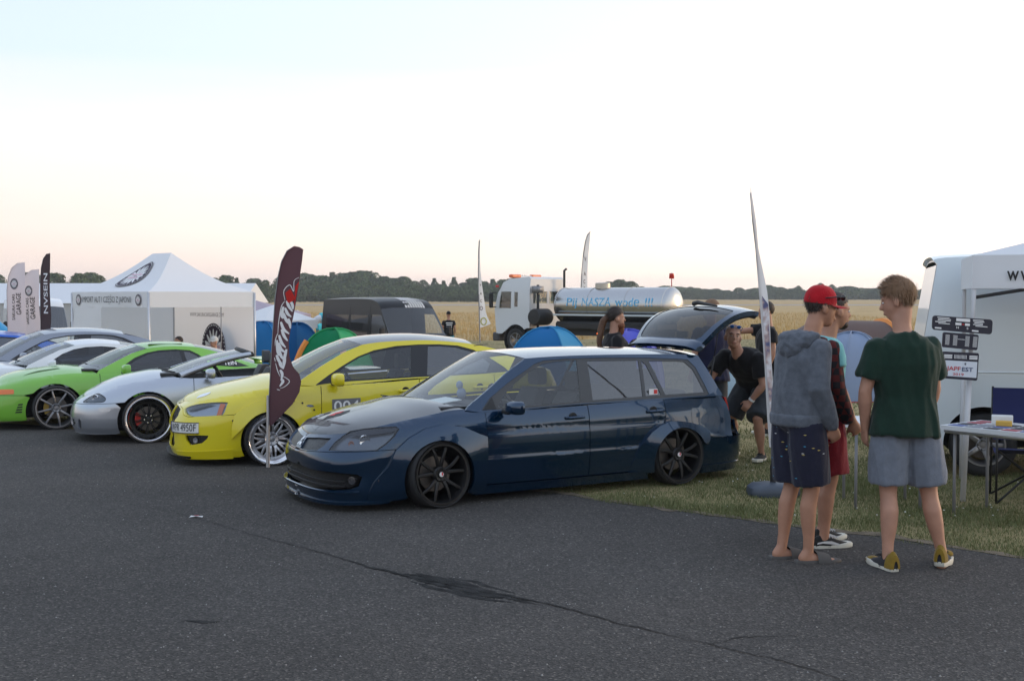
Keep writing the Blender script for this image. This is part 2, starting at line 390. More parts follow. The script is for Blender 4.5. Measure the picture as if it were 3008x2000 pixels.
# tar-sealed joint and old patches in the asphalt (thin tar laid on the surface)
M_TAR = mat('old_tar', (.033, .0325, .032), .9, var=.55, vscale=9, bump=.6, bscale=90, spec=.1)
def tar(name, path, z, parent):
    P = catmull(path, 26); mb = MB(); V = []
    for i, (x, y, w) in enumerate(P):
        a = P[max(i-1, 0)]; b = P[min(i+1, len(P)-1)]; dx, dy = b[0]-a[0], b[1]-a[1]; l_ = math.hypot(dx, dy) or 1
        j = .02*noise.noise(Vector((x*6, y*6, 1)))+.014*noise.noise(Vector((x*23, y*23, 2)))
        wl_ = w*(1+.8*noise.noise(Vector((x*4, y*4, 5)))+.5*noise.noise(Vector((x*19, y*19, 6)))); wr = w*(1+.8*noise.noise(Vector((x*4, y*4, 8)))+.5*noise.noise(Vector((x*19, y*19, 9))))
        nx, ny = -dy/l_, dx/l_
        V += [(x+nx*(max(wl_, .002)+j), y+ny*(max(wl_, .002)+j), z), (x-nx*(max(wr, .002)-j), y-ny*(max(wr, .002)-j), z)]
    mb.add(V, [(2*i, 2*i+1, 2*i+3, 2*i+2) for i in range(len(P)-1)], False); return mb.build(name, M_TAR, parent)
def gp(dx_, dy_):   # ground point under a pixel of the 2358 wide view
    Y = CAM_H*FPX/(dy_*1.2757-HORIZON); return (gx(dx_*1.2757, Y), Y)
asph = bpy.data.objects['asphalt']
# bare dry soil where the turf meets the asphalt
mb = MB(); V = []; x = -1.5
while x < 7.5:
    e = edge_y(x)+.14*noise.noise(Vector((x*1.3, 0, 3)))+.07*noise.noise(Vector((x*5, 1, 3)))
    a_, b_ = .015+.07*noise.noise(Vector((x*6, 3, 3))), .06+.15*noise.noise(Vector((x*1.7, 5, 3)))+.07*noise.noise(Vector((x*9, 5, 3))); V += [(x-.3*a_, e-a_, .018), (x+.5*b_, e+max(b_, -a_+.004), .018)]; x += .05
mb.add(V, [(2*i, 2*i+2, 2*i+3, 2*i+1) for i in range(len(V)//2-1)], False)
tag(mb.build('soil_edge', mat('dry_soil', (.15, .118, .08), .95, var=.4, vscale=9, bump=.8, bscale=60)), kind='structure')
tar('joint_line', [(*gp(280, 1165), .003), (*gp(430, 1196), .002), (*gp(600, 1245), .003), (*gp(760, 1288), .005), (*gp(860, 1318), .012), (*gp(1000, 1350), .016), (*gp(1250, 1400), .009), (*gp(1400, 1440), .007), (*gp(1520, 1470), .005), (*gp(1640, 1500), .004), (*gp(1800, 1535), .004), (*gp(2000, 1600), .003)], .019, asph)
random.seed(17)
for k in range(15):      # worn dark band made of many thin streaks
    o = random.gauss(0, 15); f0 = random.uniform(0, .45); f1 = f0+random.uniform(.3, .6); pts_ = []
    for q in range(6):
        f = f0+(min(f1, 1)-f0)*q/5; wv = math.sin(math.pi*q/5)
        pts_.append((*gp(862+f*390, 1318+f*84+o*math.sin(math.pi*f)**.7*.62+random.uniform(-2, 2)), .004+random.uniform(.012, .034)*wv*math.sin(math.pi*min(1, f+.05))))
    tar('tar_streak', pts_, .0155+.0002*k, asph)
tar('tar_patch', [(*gp(420, 1440), .004), (*gp(455, 1446), .028), (*gp(500, 1444), .004)], .0165, asph)
tar('crack', [(*gp(1640, 1500), .002), (*gp(1720, 1480), .004), (*gp(1850, 1478), .002)], .0165, asph)
M_PALE = mat('pale_debris', (.5, .5, .5), .8)
t = thing('litter_scrap', 'small crumpled white and red paper scrap lying on the open asphalt', 'litter', (*gp(448, 1197), .014))
mb = MB(); mb.add([(-.055, -.02, .001), (.0, -.03, .012), (.05, -.015, .002), (.045, .022, .006), (-.01, .03, .001), (-.05, .02, .009)], [(0, 1, 4, 5), (1, 2, 3, 4)], False); mb.build('paper', mat('paper_white', (.75, .75, .74), .8), t)
mb = MB(); mb.add([(-.02, -.016, .0142), (.02, -.014, .0138), (.016, .01, .0132), (-.018, .01, .012)], [(0, 1, 2, 3)], False); mb.build('print', mat('print_red', (.5, .08, .1), .8), t)
# field of tall dry grass beyond the meadow
def field_edge(x): return 62+3*noise.noise(Vector((x*.05, 0, 0)))+1.2*noise.noise(Vector((x*.3, 0, 4)))
fx = [-900, -300, -120]+[-60+2*i for i in range(61)]+[120, 300, 900]
mb = MB(); V = []
for x in fx:
    e = field_edge(x); V += [(x, e, -.60), (x, e+.9, -.34), (x, e+60, -.30), (x, 380, -.3), (x, 1480, -.3)]
mb.add(V, [(i*5+k, (i+1)*5+k, (i+1)*5+k+1, i*5+k+1) for i in range(len(fx)-1) for k in range(4)])
tag(mb.build('field', M_FIELD), kind='structure')
# pale concrete runway strip far across the field
mb = MB(); mb.add([(-900, 250, -.27), (900, 262, -.27), (900, 290, -.27), (-900, 276, -.27)], [(0, 1, 2, 3)], False)
tag(mb.build('runway', mat('runway_concrete', (.34, .31, .29), .9, var=.15, vscale=.05)), kind='structure')
# ---- grass blades
def patch(x, y): return noise.noise(Vector((x*.8, y*.8, 0)))+.5*noise.noise(Vector((x*2.3, y*2.3, 7)))
def blades(name, n, samp, hmin, hmax, wid, cols, lean=.5):
    """one mesh of n bent blades; samp() -> x, y, z, keep-scale"""
    V = np.zeros((n*5, 3), np.float32); k = 0; MI = np.zeros(n, np.int32)
    while k < n:
        x, y, z, sc = samp()
        if sc <= 0: continue
        h = random.uniform(hmin, hmax)*sc; a = random.uniform(0, 6.283); w = wid*random.uniform(.6, 1.3); b = a+random.uniform(-.8, .8)+1.57
        q_ = patch(x, y)*.9+random.gauss(0, .35); MI[k] = (2 if q_ < .10 else 1 if q_ < .40 else 0 if q_ < .75 else 3) % len(cols) if len(cols) == 4 else random.randrange(len(cols))
        lx, ly = math.cos(b)*h*random.uniform(.1, lean), math.sin(b)*h*random.uniform(.1, lean); dx, dy = math.cos(a)*w, math.sin(a)*w
        V[k*5:k*5+5] = [(x-dx, y-dy, z), (x+dx, y+dy, z), (x-dx*.7+lx*.4, y-dy*.7+ly*.4, z+h*.6), (x+dx*.7+lx*.4, y+dy*.7+ly*.4, z+h*.6), (x+lx, y+ly, z+h*.95)]; k += 1
    F = np.arange(n)[:, None]*5
    idx = np.concatenate([F+np.array([0, 1, 3, 2]), ], 1).ravel(); tri = (F+np.array([2, 3, 4])).ravel()
    me = bpy.data.meshes.new(name); me.vertices.add(n*5); me.vertices.foreach_set('co', V.ravel())
    loops = np.concatenate([idx, tri]); me.loops.add(len(loops)); me.loops.foreach_set('vertex_index', loops)
    st = np.concatenate([np.arange(n)*4, n*4+np.arange(n)*3]); me.polygons.add(2*n); me.polygons.foreach_set('loop_start', st)
    mi = np.tile(MI, 2); me.polygons.foreach_set('material_index', mi)
    me.update(calc_edges=True); me.validate()
    return link(name, me, cols)
GC = [mat('grass_green', (.15, .165, .07), .8, spec=.2), mat('grass_olive', (.29, .25, .125), .8, spec=.2), mat('grass_straw', (.50, .40, .24), .85, spec=.2), mat('grass_deep', (.115, .135, .058), .8, spec=.2)]
random.seed(11)
def patch(x, y): return noise.noise(Vector((x*.8, y*.8, 0)))+.5*noise.noise(Vector((x*2.3, y*2.3, 7)))
def samp_near():
    x = random.uniform(.0, 7.2); y = 7.0+10.5*random.random()**1.25
    e = edge_y(x)-.05+.12*noise.noise(Vector((x*3, 0, 9)))
    if y < e or x > .62*y+.3: return 0, 0, 0, 0
    d = y-e; p = patch(x, y); s = .55+.55*p
    if random.random() > (.62+.5*p)*(1 if y < 11 else max(.12, 1-(y-11)/6)): return 0, 0, 0, 0
    return x, y, 0, max(.35, s)*(1.25 if d < .6 else 1.0)*(.8+.4*random.random())
g1 = blades('grass_strip', 140000, samp_near, .02, .065, .0026, GC, .9)
tag(g1, 'short patchy green and straw grass beside the asphalt edge', 'grass', kind='stuff')
def samp_mid():
    y = random.uniform(14, 60)**1; x = random.uniform(-.46, .5)*y
    if y < edge_y(x)+.3: return 0, 0, 0, 0
    p = patch(x*.3, y*.3); return x, y, gz(y)-.005, .6+.5*p+.2*random.random()
g2 = blades('meadow_grass', 60000, samp_mid, .03, .08, .010, GC, .9)
tag(g2, 'mown olive and straw meadow grass behind the parked cars', 'grass', kind='stuff')
def samp_field():
    x = random.uniform(-28, 36); y = field_edge(x)+random.random()**1.7*80
    return x, y, -.42 if y > field_edge(x)+.6 else -.6, 1
FC = [mat('straw_gold', (.51, .355, .155), .9, spec=.1), mat('straw_pale', (.58, .42, .21), .9, spec=.1), mat('straw_brown', (.35, .235, .10), .9, spec=.1)]
g3 = blades('tall_dry_grass', 48000, samp_field, .2, .42, .02, FC, .35)
tag(g3, 'tall golden dry grass along the near edge of the field', 'grass', kind='stuff')
# ---- trees
M_LEAF = [mat('leaf_dark', (.050, .078, .034), .8, spec=.2), mat('leaf_mid', (.078, .115, .048), .8, spec=.2), mat('leaf_light', (.125, .165, .068), .8, spec=.2)]
M_BARK = mat('bark', (.06, .048, .038), .9)
def crown_mesh(seed, h, rx, shape, n, sz):
    """leaf clumps spread through a lumpy crown: dense bosses, ragged rim, gaps"""
    rs = np.random.default_rng(seed); rr_ = random.Random(seed); V = []; Fc = []; mi = []; so = seed*7.3
    def env(f, a):
        if shape == 'poplar': e = (.35+.65*math.sin(math.pi*min(1, f*.9+.22))**.8)*(1.08-.5*f)
        elif shape == 'egg': e = math.sin(math.pi*(.18+.80*f))**.7
        else: e = math.sin(math.pi*(.14+.84*f))**.55
        q = Vector((math.cos(a)*1.4, math.sin(a)*1.4, f*3.4+so)); return rx*e*(1+.50*noise.noise(q)+.30*noise.noise(q*2.6))
    k = 0
    while k < n:
        f = rr_.random()**.85; a = rr_.uniform(0, 6.283); R_ = env(f, a); q = R_*(1-.62*rr_.random()**2.2)
        p = Vector((q*math.cos(a), q*math.sin(a), h*(.03+.97*f)))
        if noise.noise(p*.75+Vector((so, 0, 0)))+.35*noise.noise(p*1.9) < -.20: 
            if rr_.random() < .8: continue
        d = Vector((p.x, p.y, (f-.4)*h*.5)).normalized(); u = Vector((rr_.gauss(0, 1), rr_.gauss(0, 1), rr_.gauss(0, 1))).normalized(); w = u.cross(d+Vector((rr_.gauss(0, .4), rr_.gauss(0, .4), rr_.gauss(0, .4)))).normalized(); s_ = sz*rr_.uniform(.45, 1.15)
        o = len(V); V += [tuple(p+u*s_), tuple(p+w*s_*.6), tuple(p-u*s_), tuple(p-w*s_*.6)]; Fc.append((o, o+1, o+2, o+3)); c_ = noise.noise(p*.9+Vector((0, so, 3)))+rr_.gauss(0, .3); mi.append(0 if c_ < -.15 else 1 if c_ < .25 else 2); k += 1
    me = bpy.data.meshes.new('crown'); me.from_pydata(V, [], Fc); me.polygons.foreach_set('material_index', mi); me.update(); return me
def trunk_mesh(seed, h, r):
    rs = random.Random(seed); mb = MB(); mb.tube([(0, 0, -.2), (rs.uniform(-.1, .1), 0, h*.3), (rs.uniform(-.3, .3), rs.uniform(-.3, .3), h*.62), (0, 0, h*.9)], [r, r*.8, r*.45, r*.1], 7)
    for i in range(6):
        z = h*rs.uniform(.25, .6); a = rs.uniform(0, 6.28); q = h*rs.uniform(.13, .22); mb.tube([(0, 0, z), (q*.6*math.cos(a), q*.6*math.sin(a), z+q*.5), (q*math.cos(a), q*math.sin(a), z+q)], [r*.4, r*.22, r*.06], 5)
    return mb.mesh('trunk')
protos = []
for i, (h, rx, sh, n, sz) in enumerate([(11.5, 3.2, 'poplar', 3600, .30), (10.5, 3.6, 'oval', 3800, .38), (12.3, 2.9, 'poplar', 3400, .30), (9.5, 4.0, 'oval', 4000, .38), (11.0, 3.4, 'egg', 3600, .30), (7.0, 3.8, 'oval', 3400, .36)]):
    cm = crown_mesh(40+i, h, rx, sh, n, sz); tm = trunk_mesh(40+i, h, .26)
    for m_ in M_LEAF: cm.materials.append(m_)
    tm.materials.append(M_BARK); protos.append((h, cm, tm))
def tree(dx_, top, Y, label, group, proto=None, wide=1.):
    """tree whose top stands at (dx_, top) of the 2358 wide view, Y metres away"""
    i = random.randrange(len(protos)) if proto is None else proto; h, cm, tm = protos[i]
    base = -.35; p = at(dx_*1.2757, top*1.2757, Y); s_ = (p.z-base)/h
    t = thing('tree', label, 'tree', (p.x, Y, base), random.uniform(0, 6.28), group); t.scale = (s_*wide, s_*wide, s_)
    link('trunk', tm, None, t); link('crown', cm, None, t)
random.seed(21)
# long row behind the field, left of the truck
tops = [(585, 645), (605, 652), (645, 640), (692, 634), (715, 628), (740, 632), (765, 629), (790, 634), (812, 630), (838, 628), (862, 640), (885, 637), (908, 642), (930, 638), (955, 643), (975, 645), (1000, 640), (1022, 646), (1045, 642), (1068, 648), (1090, 640), (1112, 645), (1135, 641), (1158, 643), (1180, 645), (1205, 640), (1230, 646), (1255, 648), (1280, 650)]
G1 = 'trees in the row across the field'
for x, tp in tops:
    tree(x, tp+random.uniform(-5, 4), random.uniform(430, 470), ('tall leafy tree in the row between the dark flag and the black van' if x < 750 else 'tall leafy tree in the row right above the black van roof' if x < 930 else 'tall leafy tree in the row between the black van and the truck' if x < 1140 else 'tall leafy tree in the row behind the truck cab'), G1, wide=random.uniform(1.15, 1.5))
for x, tp in [(690, 655), (725, 650), (755, 652), (783, 655), (815, 652), (845, 650), (870, 658), (900, 655), (925, 660), (950, 656), (985, 660), (1015, 655), (1040, 660), (1075, 662), (1100, 656), (1130, 658), (1160, 660), (1190, 656), (1220, 660), (1250, 660)]:
    tree(x, tp, random.uniform(405, 425), ('low bushy tree at the foot of the row, above the black van' if x < 930 else 'low bushy tree at the foot of the row, between black van and truck' if x < 1140 else 'low bushy tree at the foot of the row, behind the truck cab'), 'bushy trees under the row', 5, 1.2)
for x, tp in [(495, 640), (520, 634), (545, 640), (565, 652), (612, 645), (632, 655)]:
    tree(x, tp, random.uniform(330, 360), 'leafy tree standing behind the right slope of the white event tent', 'trees behind the white tent', wide=1.1)
for x, tp, lb in [(-5, 632, 'tree cut by the left picture edge above the white marquee'), (62, 628, 'tree between the two pale feather flags above the marquee'), (88, 634, 'tree just left of the dark lettered feather flag'), (125, 629, 'dark tree just right of the dark lettered feather flag'), (182, 630, 'round tree above the marquee, left of the white tent'), (207, 628, 'wide round tree above the marquee, left of the white tent'), (228, 634, 'small tree nearest the left slope of the white tent')]:
    tree(x, tp, random.uniform(300, 330), lb, None, random.choice([1, 3, 4]), 1.15)
for x, tp, lb in [(1403, 649, 'round tree just right of the far slim flag above the tank'), (1428, 644, 'larger round tree beside the tank filler dome'), (1452, 648, 'tree right of the tank filler dome'), (1478, 660, 'small tree low over the tank, rightmost of four')]:
    tree(x, tp, 480, lb, None, random.choice([1, 3]), 1.3)
x = 1535
while x < 2160:
    tree(x, 663+4*math.sin(x*.031)+random.uniform(-3, 4), random.uniform(640, 700), ('distant tree of the hazy wood between the tank and the raised tailgate' if x < 1640 else 'distant tree of the hazy wood between the tailgate and the edge-on flag' if x < 1760 else 'distant tree of the hazy wood between the edge-on flag and red cap' if x < 1890 else 'distant tree of the hazy wood right of the red cap'), 'distant trees of the hazy wood', random.choice([1, 3, 4, 5]), random.uniform(1.5, 2.1)); x += random.uniform(11, 17)
for x, tp, lb in [(1890, 652, 'slim taller tree rising from the distant wood left of the red cap'), (1838, 658, 'tree crown standing out of the distant wood near the slim flag'), (1915, 655, 'tall tree of the distant wood nearest the red cap')]:
    tree(x, tp, 640, lb, None, 4, 1.2)

# the evening haze over the airfield
mb = MB(); mb.box((0, 730, 10.4), (3040, 1580, 24.2)); hz = mb.build('haze', None)
hm = bpy.data.materials.new('haze_air'); hm.use_nodes = True; hm.node_tree.nodes.remove(hm.node_tree.nodes['Principled BSDF'])
pv = hm.node_tree.nodes.new('ShaderNodeVolumePrincipled'); pv.inputs['Color'].default_value = (.86, .90, .95, 1); pv.inputs['Density'].default_value = .00036
hm.node_tree.links.new(pv.outputs[0], hm.node_tree.nodes['Material Output'].inputs['Volume']); hz.data.materials.append(hm); tag(hz, kind='stuff')

# grit on the asphalt, clover heads in the grass
def scatter(name, n, samp, r0, r1, m, label, cat):
    mb = MB()
    for k in range(n):
        x, y, z = samp(); r = random.uniform(r0, r1); a = random.uniform(0, 6.28); h = r*random.uniform(.5, 1.1)
        mb.add([(x+r*math.cos(a+i*1.57)*random.uniform(.6, 1.2), y+r*math.sin(a+i*1.57)*random.uniform(.6, 1.2), z) for i in range(4)]+[(x, y, z+h)], [(0, 1, 4), (1, 2, 4), (2, 3, 4), (3, 0, 4)], False)
    me = bpy.data.meshes.new(name); me.from_pydata(mb.v, [], mb.f); me.update(); return tag(link(name, me, m), label, cat, kind='stuff')
random.seed(31)
def s_grit():
    while True:
        y = 4.2+10*random.random()**1.6; x = random.uniform(-.47, .47)*y
        if y < edge_y(x)-.05: return x, y, .015
scatter('asphalt_grit', 900, s_grit, .0025, .008, mat('grit_pale', (.24, .235, .225), .9, var=.5, vscale=3), 'scattered grit and small stones on the asphalt', 'grit')
def s_clover():
    while True:
        y = random.uniform(7.6, 13); x = random.uniform(.8, 6)
        if y > edge_y(x)+.15 and patch(x, y) > -.1: return x, y, .05
scatter('clover_heads', 130, s_clover, .006, .011, mat('clover_white', (.55, .55, .5), .8), 'tiny white clover heads in the grass strip', 'flowers')
# ---------------------------------------------------------------- car building kit
BLACK = mat('black_plastic', (.012, .012, .013), .55)
RUBBER = mat('tyre_rubber', (.016, .016, .017), .75, bump=.2, bscale=40)
DARK = mat('dark_interior', (.018, .018, .02), .8)
SEATM = mat('seat_fabric', (.03, .03, .034), .9)
GLASS = glass('car_glass', (.88, .91, .89), ior=1.75)
GLASS_T = glass('tinted_glass', (.16, .17, .18), ior=2.2)
GLASS_W = glass('windscreen_glass', (.86, .91, .91), ior=1.8)
LENS = glass('lamp_lens', (.8, .84, .88))
CHROME = mat('chrome', (.75, .75, .77), .12, 1.)
LAMPI = mat('lamp_inside', (.34, .36, .40), .3, .8)
AMBER = mat('amber_lens', (.75, .16, .02), .25, coat=.6)
PLATE = mat('plate_white', (.72, .72, .70), .45)
INK = mat('print_black', (.012, .012, .014), .6)
WHITEPRINT = mat('print_white', (.78, .78, .78), .6)
REDPRINT = mat('print_bright_red', (.62, .03, .03), .5)
REDLAMP = mat('red_lamp', (.5, .012, .01), .25, coat=.5)
DISC = mat('brake_disc', (.16, .145, .135), .5, .9)
def arc(xc, zc, r, z0, n=22, front_up=True):
    """arch from its front foot over the wheel to its rear foot at height z0"""
    a = math.asin(max(-1, min(1, (z0-zc)/r))); A0, A1 = math.pi-a, a
    return [(xc+r*math.cos(A0+(A1-A0)*i/n), zc+r*math.sin(A0+(A1-A0)*i/n)) for i in range(n+1)]
class Car:
    def __init__(s, label, shape, loc, yaw, k, paint, group=None, name='parked_car'):
        s.root = thing(name, label, 'car', (*loc, gz(loc[1])), yaw, group, k); s.sh = shape; s.paint = paint
    def ring(s, name, poly, m=None, holes=(), off=0., depth=.022, step=.07, both='join', parent=None, fn=None):
        dom = domain(poly, holes, step, step); f = fn or (lambda a, b, o: s.sh.P(a, b, o)); m = m or s.paint; out = []
        if both == 'join':
            mb = MB(); sheet(mb, dom, f, off, depth); sheet(mb, dom, f, off, depth, True); return mb.build(name, m, parent or s.root, True)
        for mir in ((False, True) if both == 'sep' else (False,)):
            mb = MB(); sheet(mb, dom, f, off, depth, mir); out.append(mb.build(name, m, (parent[mir] if isinstance(parent, (list, tuple)) else parent) or s.root, True))
        return out
    def side(s, name, poly, m=None, holes=(), off=0., depth=.02, step=.09, both='sep', parent=None):
        return s.ring(name, poly, m, holes, off, depth, step, both, parent, fn=lambda a, b, o: s.sh.G(a, b, o))
    def cross(s, name, rows, m, parent=None, nt=14, pw=2.0, thick=0.):
        """surface across the car; rows = (x, half width, z, bow, crown)"""
        mb = MB(); V = []
        for x, d, z, bow, cr in rows:
            for k in range(nt+1):
                t = -1+2*k/nt; q = 1-abs(t)**pw; V.append((x-bow*(1-t*t), t*d, z+cr*q))
        n = nt+1; F = [(i*n+k, i*n+k+1, (i+1)*n+k+1, (i+1)*n+k) for i in range(len(rows)-1) for k in range(nt)]
        mb.add(V, F)
        if thick:
            V2 = [(a, b, c-thick) for a, b, c in V]; bd = [(0*n+k, 0*n+k+1) for k in range(nt)]+[((len(rows)-1)*n+k, (len(rows)-1)*n+k+1) for k in range(nt)]+[(i*n, (i+1)*n) for i in range(len(rows)-1)]+[(i*n+nt, (i+1)*n+nt) for i in range(len(rows)-1)]
            for a, b in bd: mb.add([V[a], V[b], V2[b], V2[a]], [(0, 1, 2, 3)])
        return mb.build(name, m or s.paint, parent or s.root, True)
    def bonnet(s, s_end, bow, crown, m=None, name='bonnet', n=34, gap=.004, cf=None, s_from=None):
        s0 = s.sh.s0+1e-4 if s_from is None else s_from; rows = []
        for i in range(n+1):
            sg = s0+(s_end-s0)*(i/n)**1.0; p = s.sh.P(sg, s.sh.top(sg)); f = i/n
            rows.append((p[0]+(gap if i == 0 else 0), max(-p[1]-gap, .001), p[2], bow*max(0, (f-.45)/.55)**2, crown*min(1, f*2.2)**.8))
        return s.cross(name, rows, m or s.paint, thick=.012, pw=2.6)
    def screen(s, name, pts, bow, crown, m, ins=.0, n=14):
        """pts: edge line (x, z) bottom -> top on the cabin side; bow/crown = (bottom, top)"""
        P = catmull(pts, 6); rows = []
        for i, (x, z) in enumerate(P):
            f = i/(len(P)-1); g = s.sh.G(x, z); rows.append((g[0], -g[1]-ins, g[2], bow[0]+(bow[1]-bow[0])*f, crown[0]+(crown[1]-crown[0])*f))
        return s.cross(name, rows, m, nt=n)
    def roof(s, x0, x1, bow0, crown0, bow1, crown1, m=None, n=22, name='roof', cm=.05):
        rows = []; c = s.sh.cabin
        for i in range(n+1):
            f = i/n; x = x0+(x1-x0)*f; rows.append((x, c['dr'](x), c['zr'](x), bow0+(bow1-bow0)*f if f > 0 else bow0, crown0+(crown1-crown0)*f+cm*math.sin(math.pi*f)*.3))
        return s.cross(name, rows, m or s.paint, pw=2.4, thick=.015)
    def box(s, name, c, d, m, bev=.02, rz=0., ry=0., parent=None, both=False):
        for sg in ((1, -1) if both else (1,)):
            mb = MB(); mb.box((c[0], c[1]*sg, c[2]), d, Matrix.Rotation(rz*sg, 3, 'Z') @ Matrix.Rotation(ry, 3, 'Y'), 0, bev); o = mb.build(name, m, parent or s.root)
        return o
    def interior(s, xs=(.9, 1.35), z=.78, w=.36, m=None, wheel=True, rear=True, floor=(.2, 3.2, .58, .3)):
        m = m or SEATM; zo = z-.87
        s.box('interior_floor', ((floor[0]+floor[1])/2, 0, floor[3]), (floor[1]-floor[0], floor[2]*2, .3), DARK, .02)
        for i, x in enumerate([xs[1]]+([xs[1]+.85] if rear else [])):
            for sy in (-1, 1):
                mb = MB(); mb.loft([[(x-.05+.10*t*t+.13*t+q*.055, sy*w+a*(.23-.05*t), (.42+.55*t)+zo) for q, a in ((-1, -1), (-1.5, -.4), (-1.5, .4), (-1, 1), (1, .9), (1, -.9))] for t in (0, .3, .6, .85, 1)])
                b = mb.build('seat', m, s.root)
                hb = MB(); hb.loft([[(x+.2+q*.045, sy*w+a*.125, 1.0+zo+.17*t) for q, a in ((-1, -.85*f), (-1.3, 0), (-1, .85*f), (1, f), (1, -f))] for t, f in ((0, .7), (.15, 1), (.8, 1), (1, .75))]); hb.build('headrest', m, b)
        s.box('dashboard', (xs[0]-.38, 0, z-.03), (.34, 1.28, .16), DARK, .06)
        if wheel:
            mb = MB(); c = Vector((xs[0]-.06, -w, z+.05)); ax = Vector((.85, 0, .5)).normalized(); a = Vector((0, 1, 0)); b = ax.cross(a)
            mb.tube([c+(a*math.cos(t)+b*math.sin(t))*.18 for t in [2*math.pi*i/24 for i in range(25)]], .016, 6, False); mb.tube([c-a*.17, c+a*.17], .02, 6); mb.build('steering_wheel', BLACK, s.root)
    def under(s, x0, x1, w=.56, z0=.12, z1=.5):
        s.box('underbody', ((x0+x1)/2, 0, (z0+z1)/2), (x1-x0, w*2, z1-z0), DARK, .03)
    def wheels(s, spec):
        for (x, y, steer, camber, kw) in spec:
            for sd_ in (-1, 1): wheel(s.root, (x, y*sd_, 0), sd_, steer if sd_ < 0 else steer, camber, **kw)
    def mirror(s, c, d=(.11, .19, .13), m=None, both=True):
        for sg in ((1, -1) if both else (1,)):
            M = Matrix.Rotation(.12*sg, 3, 'Z'); mb = MB(); x, y, z = c; y *= sg
            mb.loft([[Vector((x+dx, y, z))+M @ Vector((0, a*d[1]/2*f, b*d[2]/2*f)) for a, b in [(math.copysign(abs(math.cos(t))**.55, math.cos(t)), math.copysign(abs(math.sin(t))**.55, math.sin(t))) for t in [2*math.pi*i/16+.2 for i in range(16)]]] for dx, f in ((-.045, .35), (-.035, .7), (-.01, .93), (.03, 1.0), (.055, .97))])
            o = mb.build('mirror', m or s.paint, s.root)
            mb = MB(); mb.box((x-.01, y+sg*(d[1]/2+.01), z-d[2]*.36), (.05, .12, .04), None, 0, .012); mb.build('mirror_arm', BLACK, o)
            mb = MB(); mb.box((x+.058, y, z), (.004, d[1]*.82, d[2]*.8), None, 0, .001); mb.build('mirror_glass', CHROME, o)
    def handle(s, x, z, m=None, parent=None):
        for i, sg in enumerate((1, -1)):
            p = s.sh.P(x, z); y = -p[1]
            def q(dx, dz, o): return (x+dx, -(y+o)*sg, z+dz)
            cup = MB(); cup.lathe([(.001, .002), (.03, .003), (.042, .004), (.046, .0)], q(-.02, 0, 0), (0, -sg, 0), 18); h = cup.build('handle', BLACK, parent[i] if parent else s.root)
            mb = MB(); mb.tube([q(-.1, 0, .004), q(-.085, 0, .03), q(.0, .003, .042), (q(.085, .002, .03)), q(.1, 0, .004)], [.012, .015, .016, .015, .012], 8); o = mb.build('handle_bar', m or s.paint, parent[i] if parent else s.root)
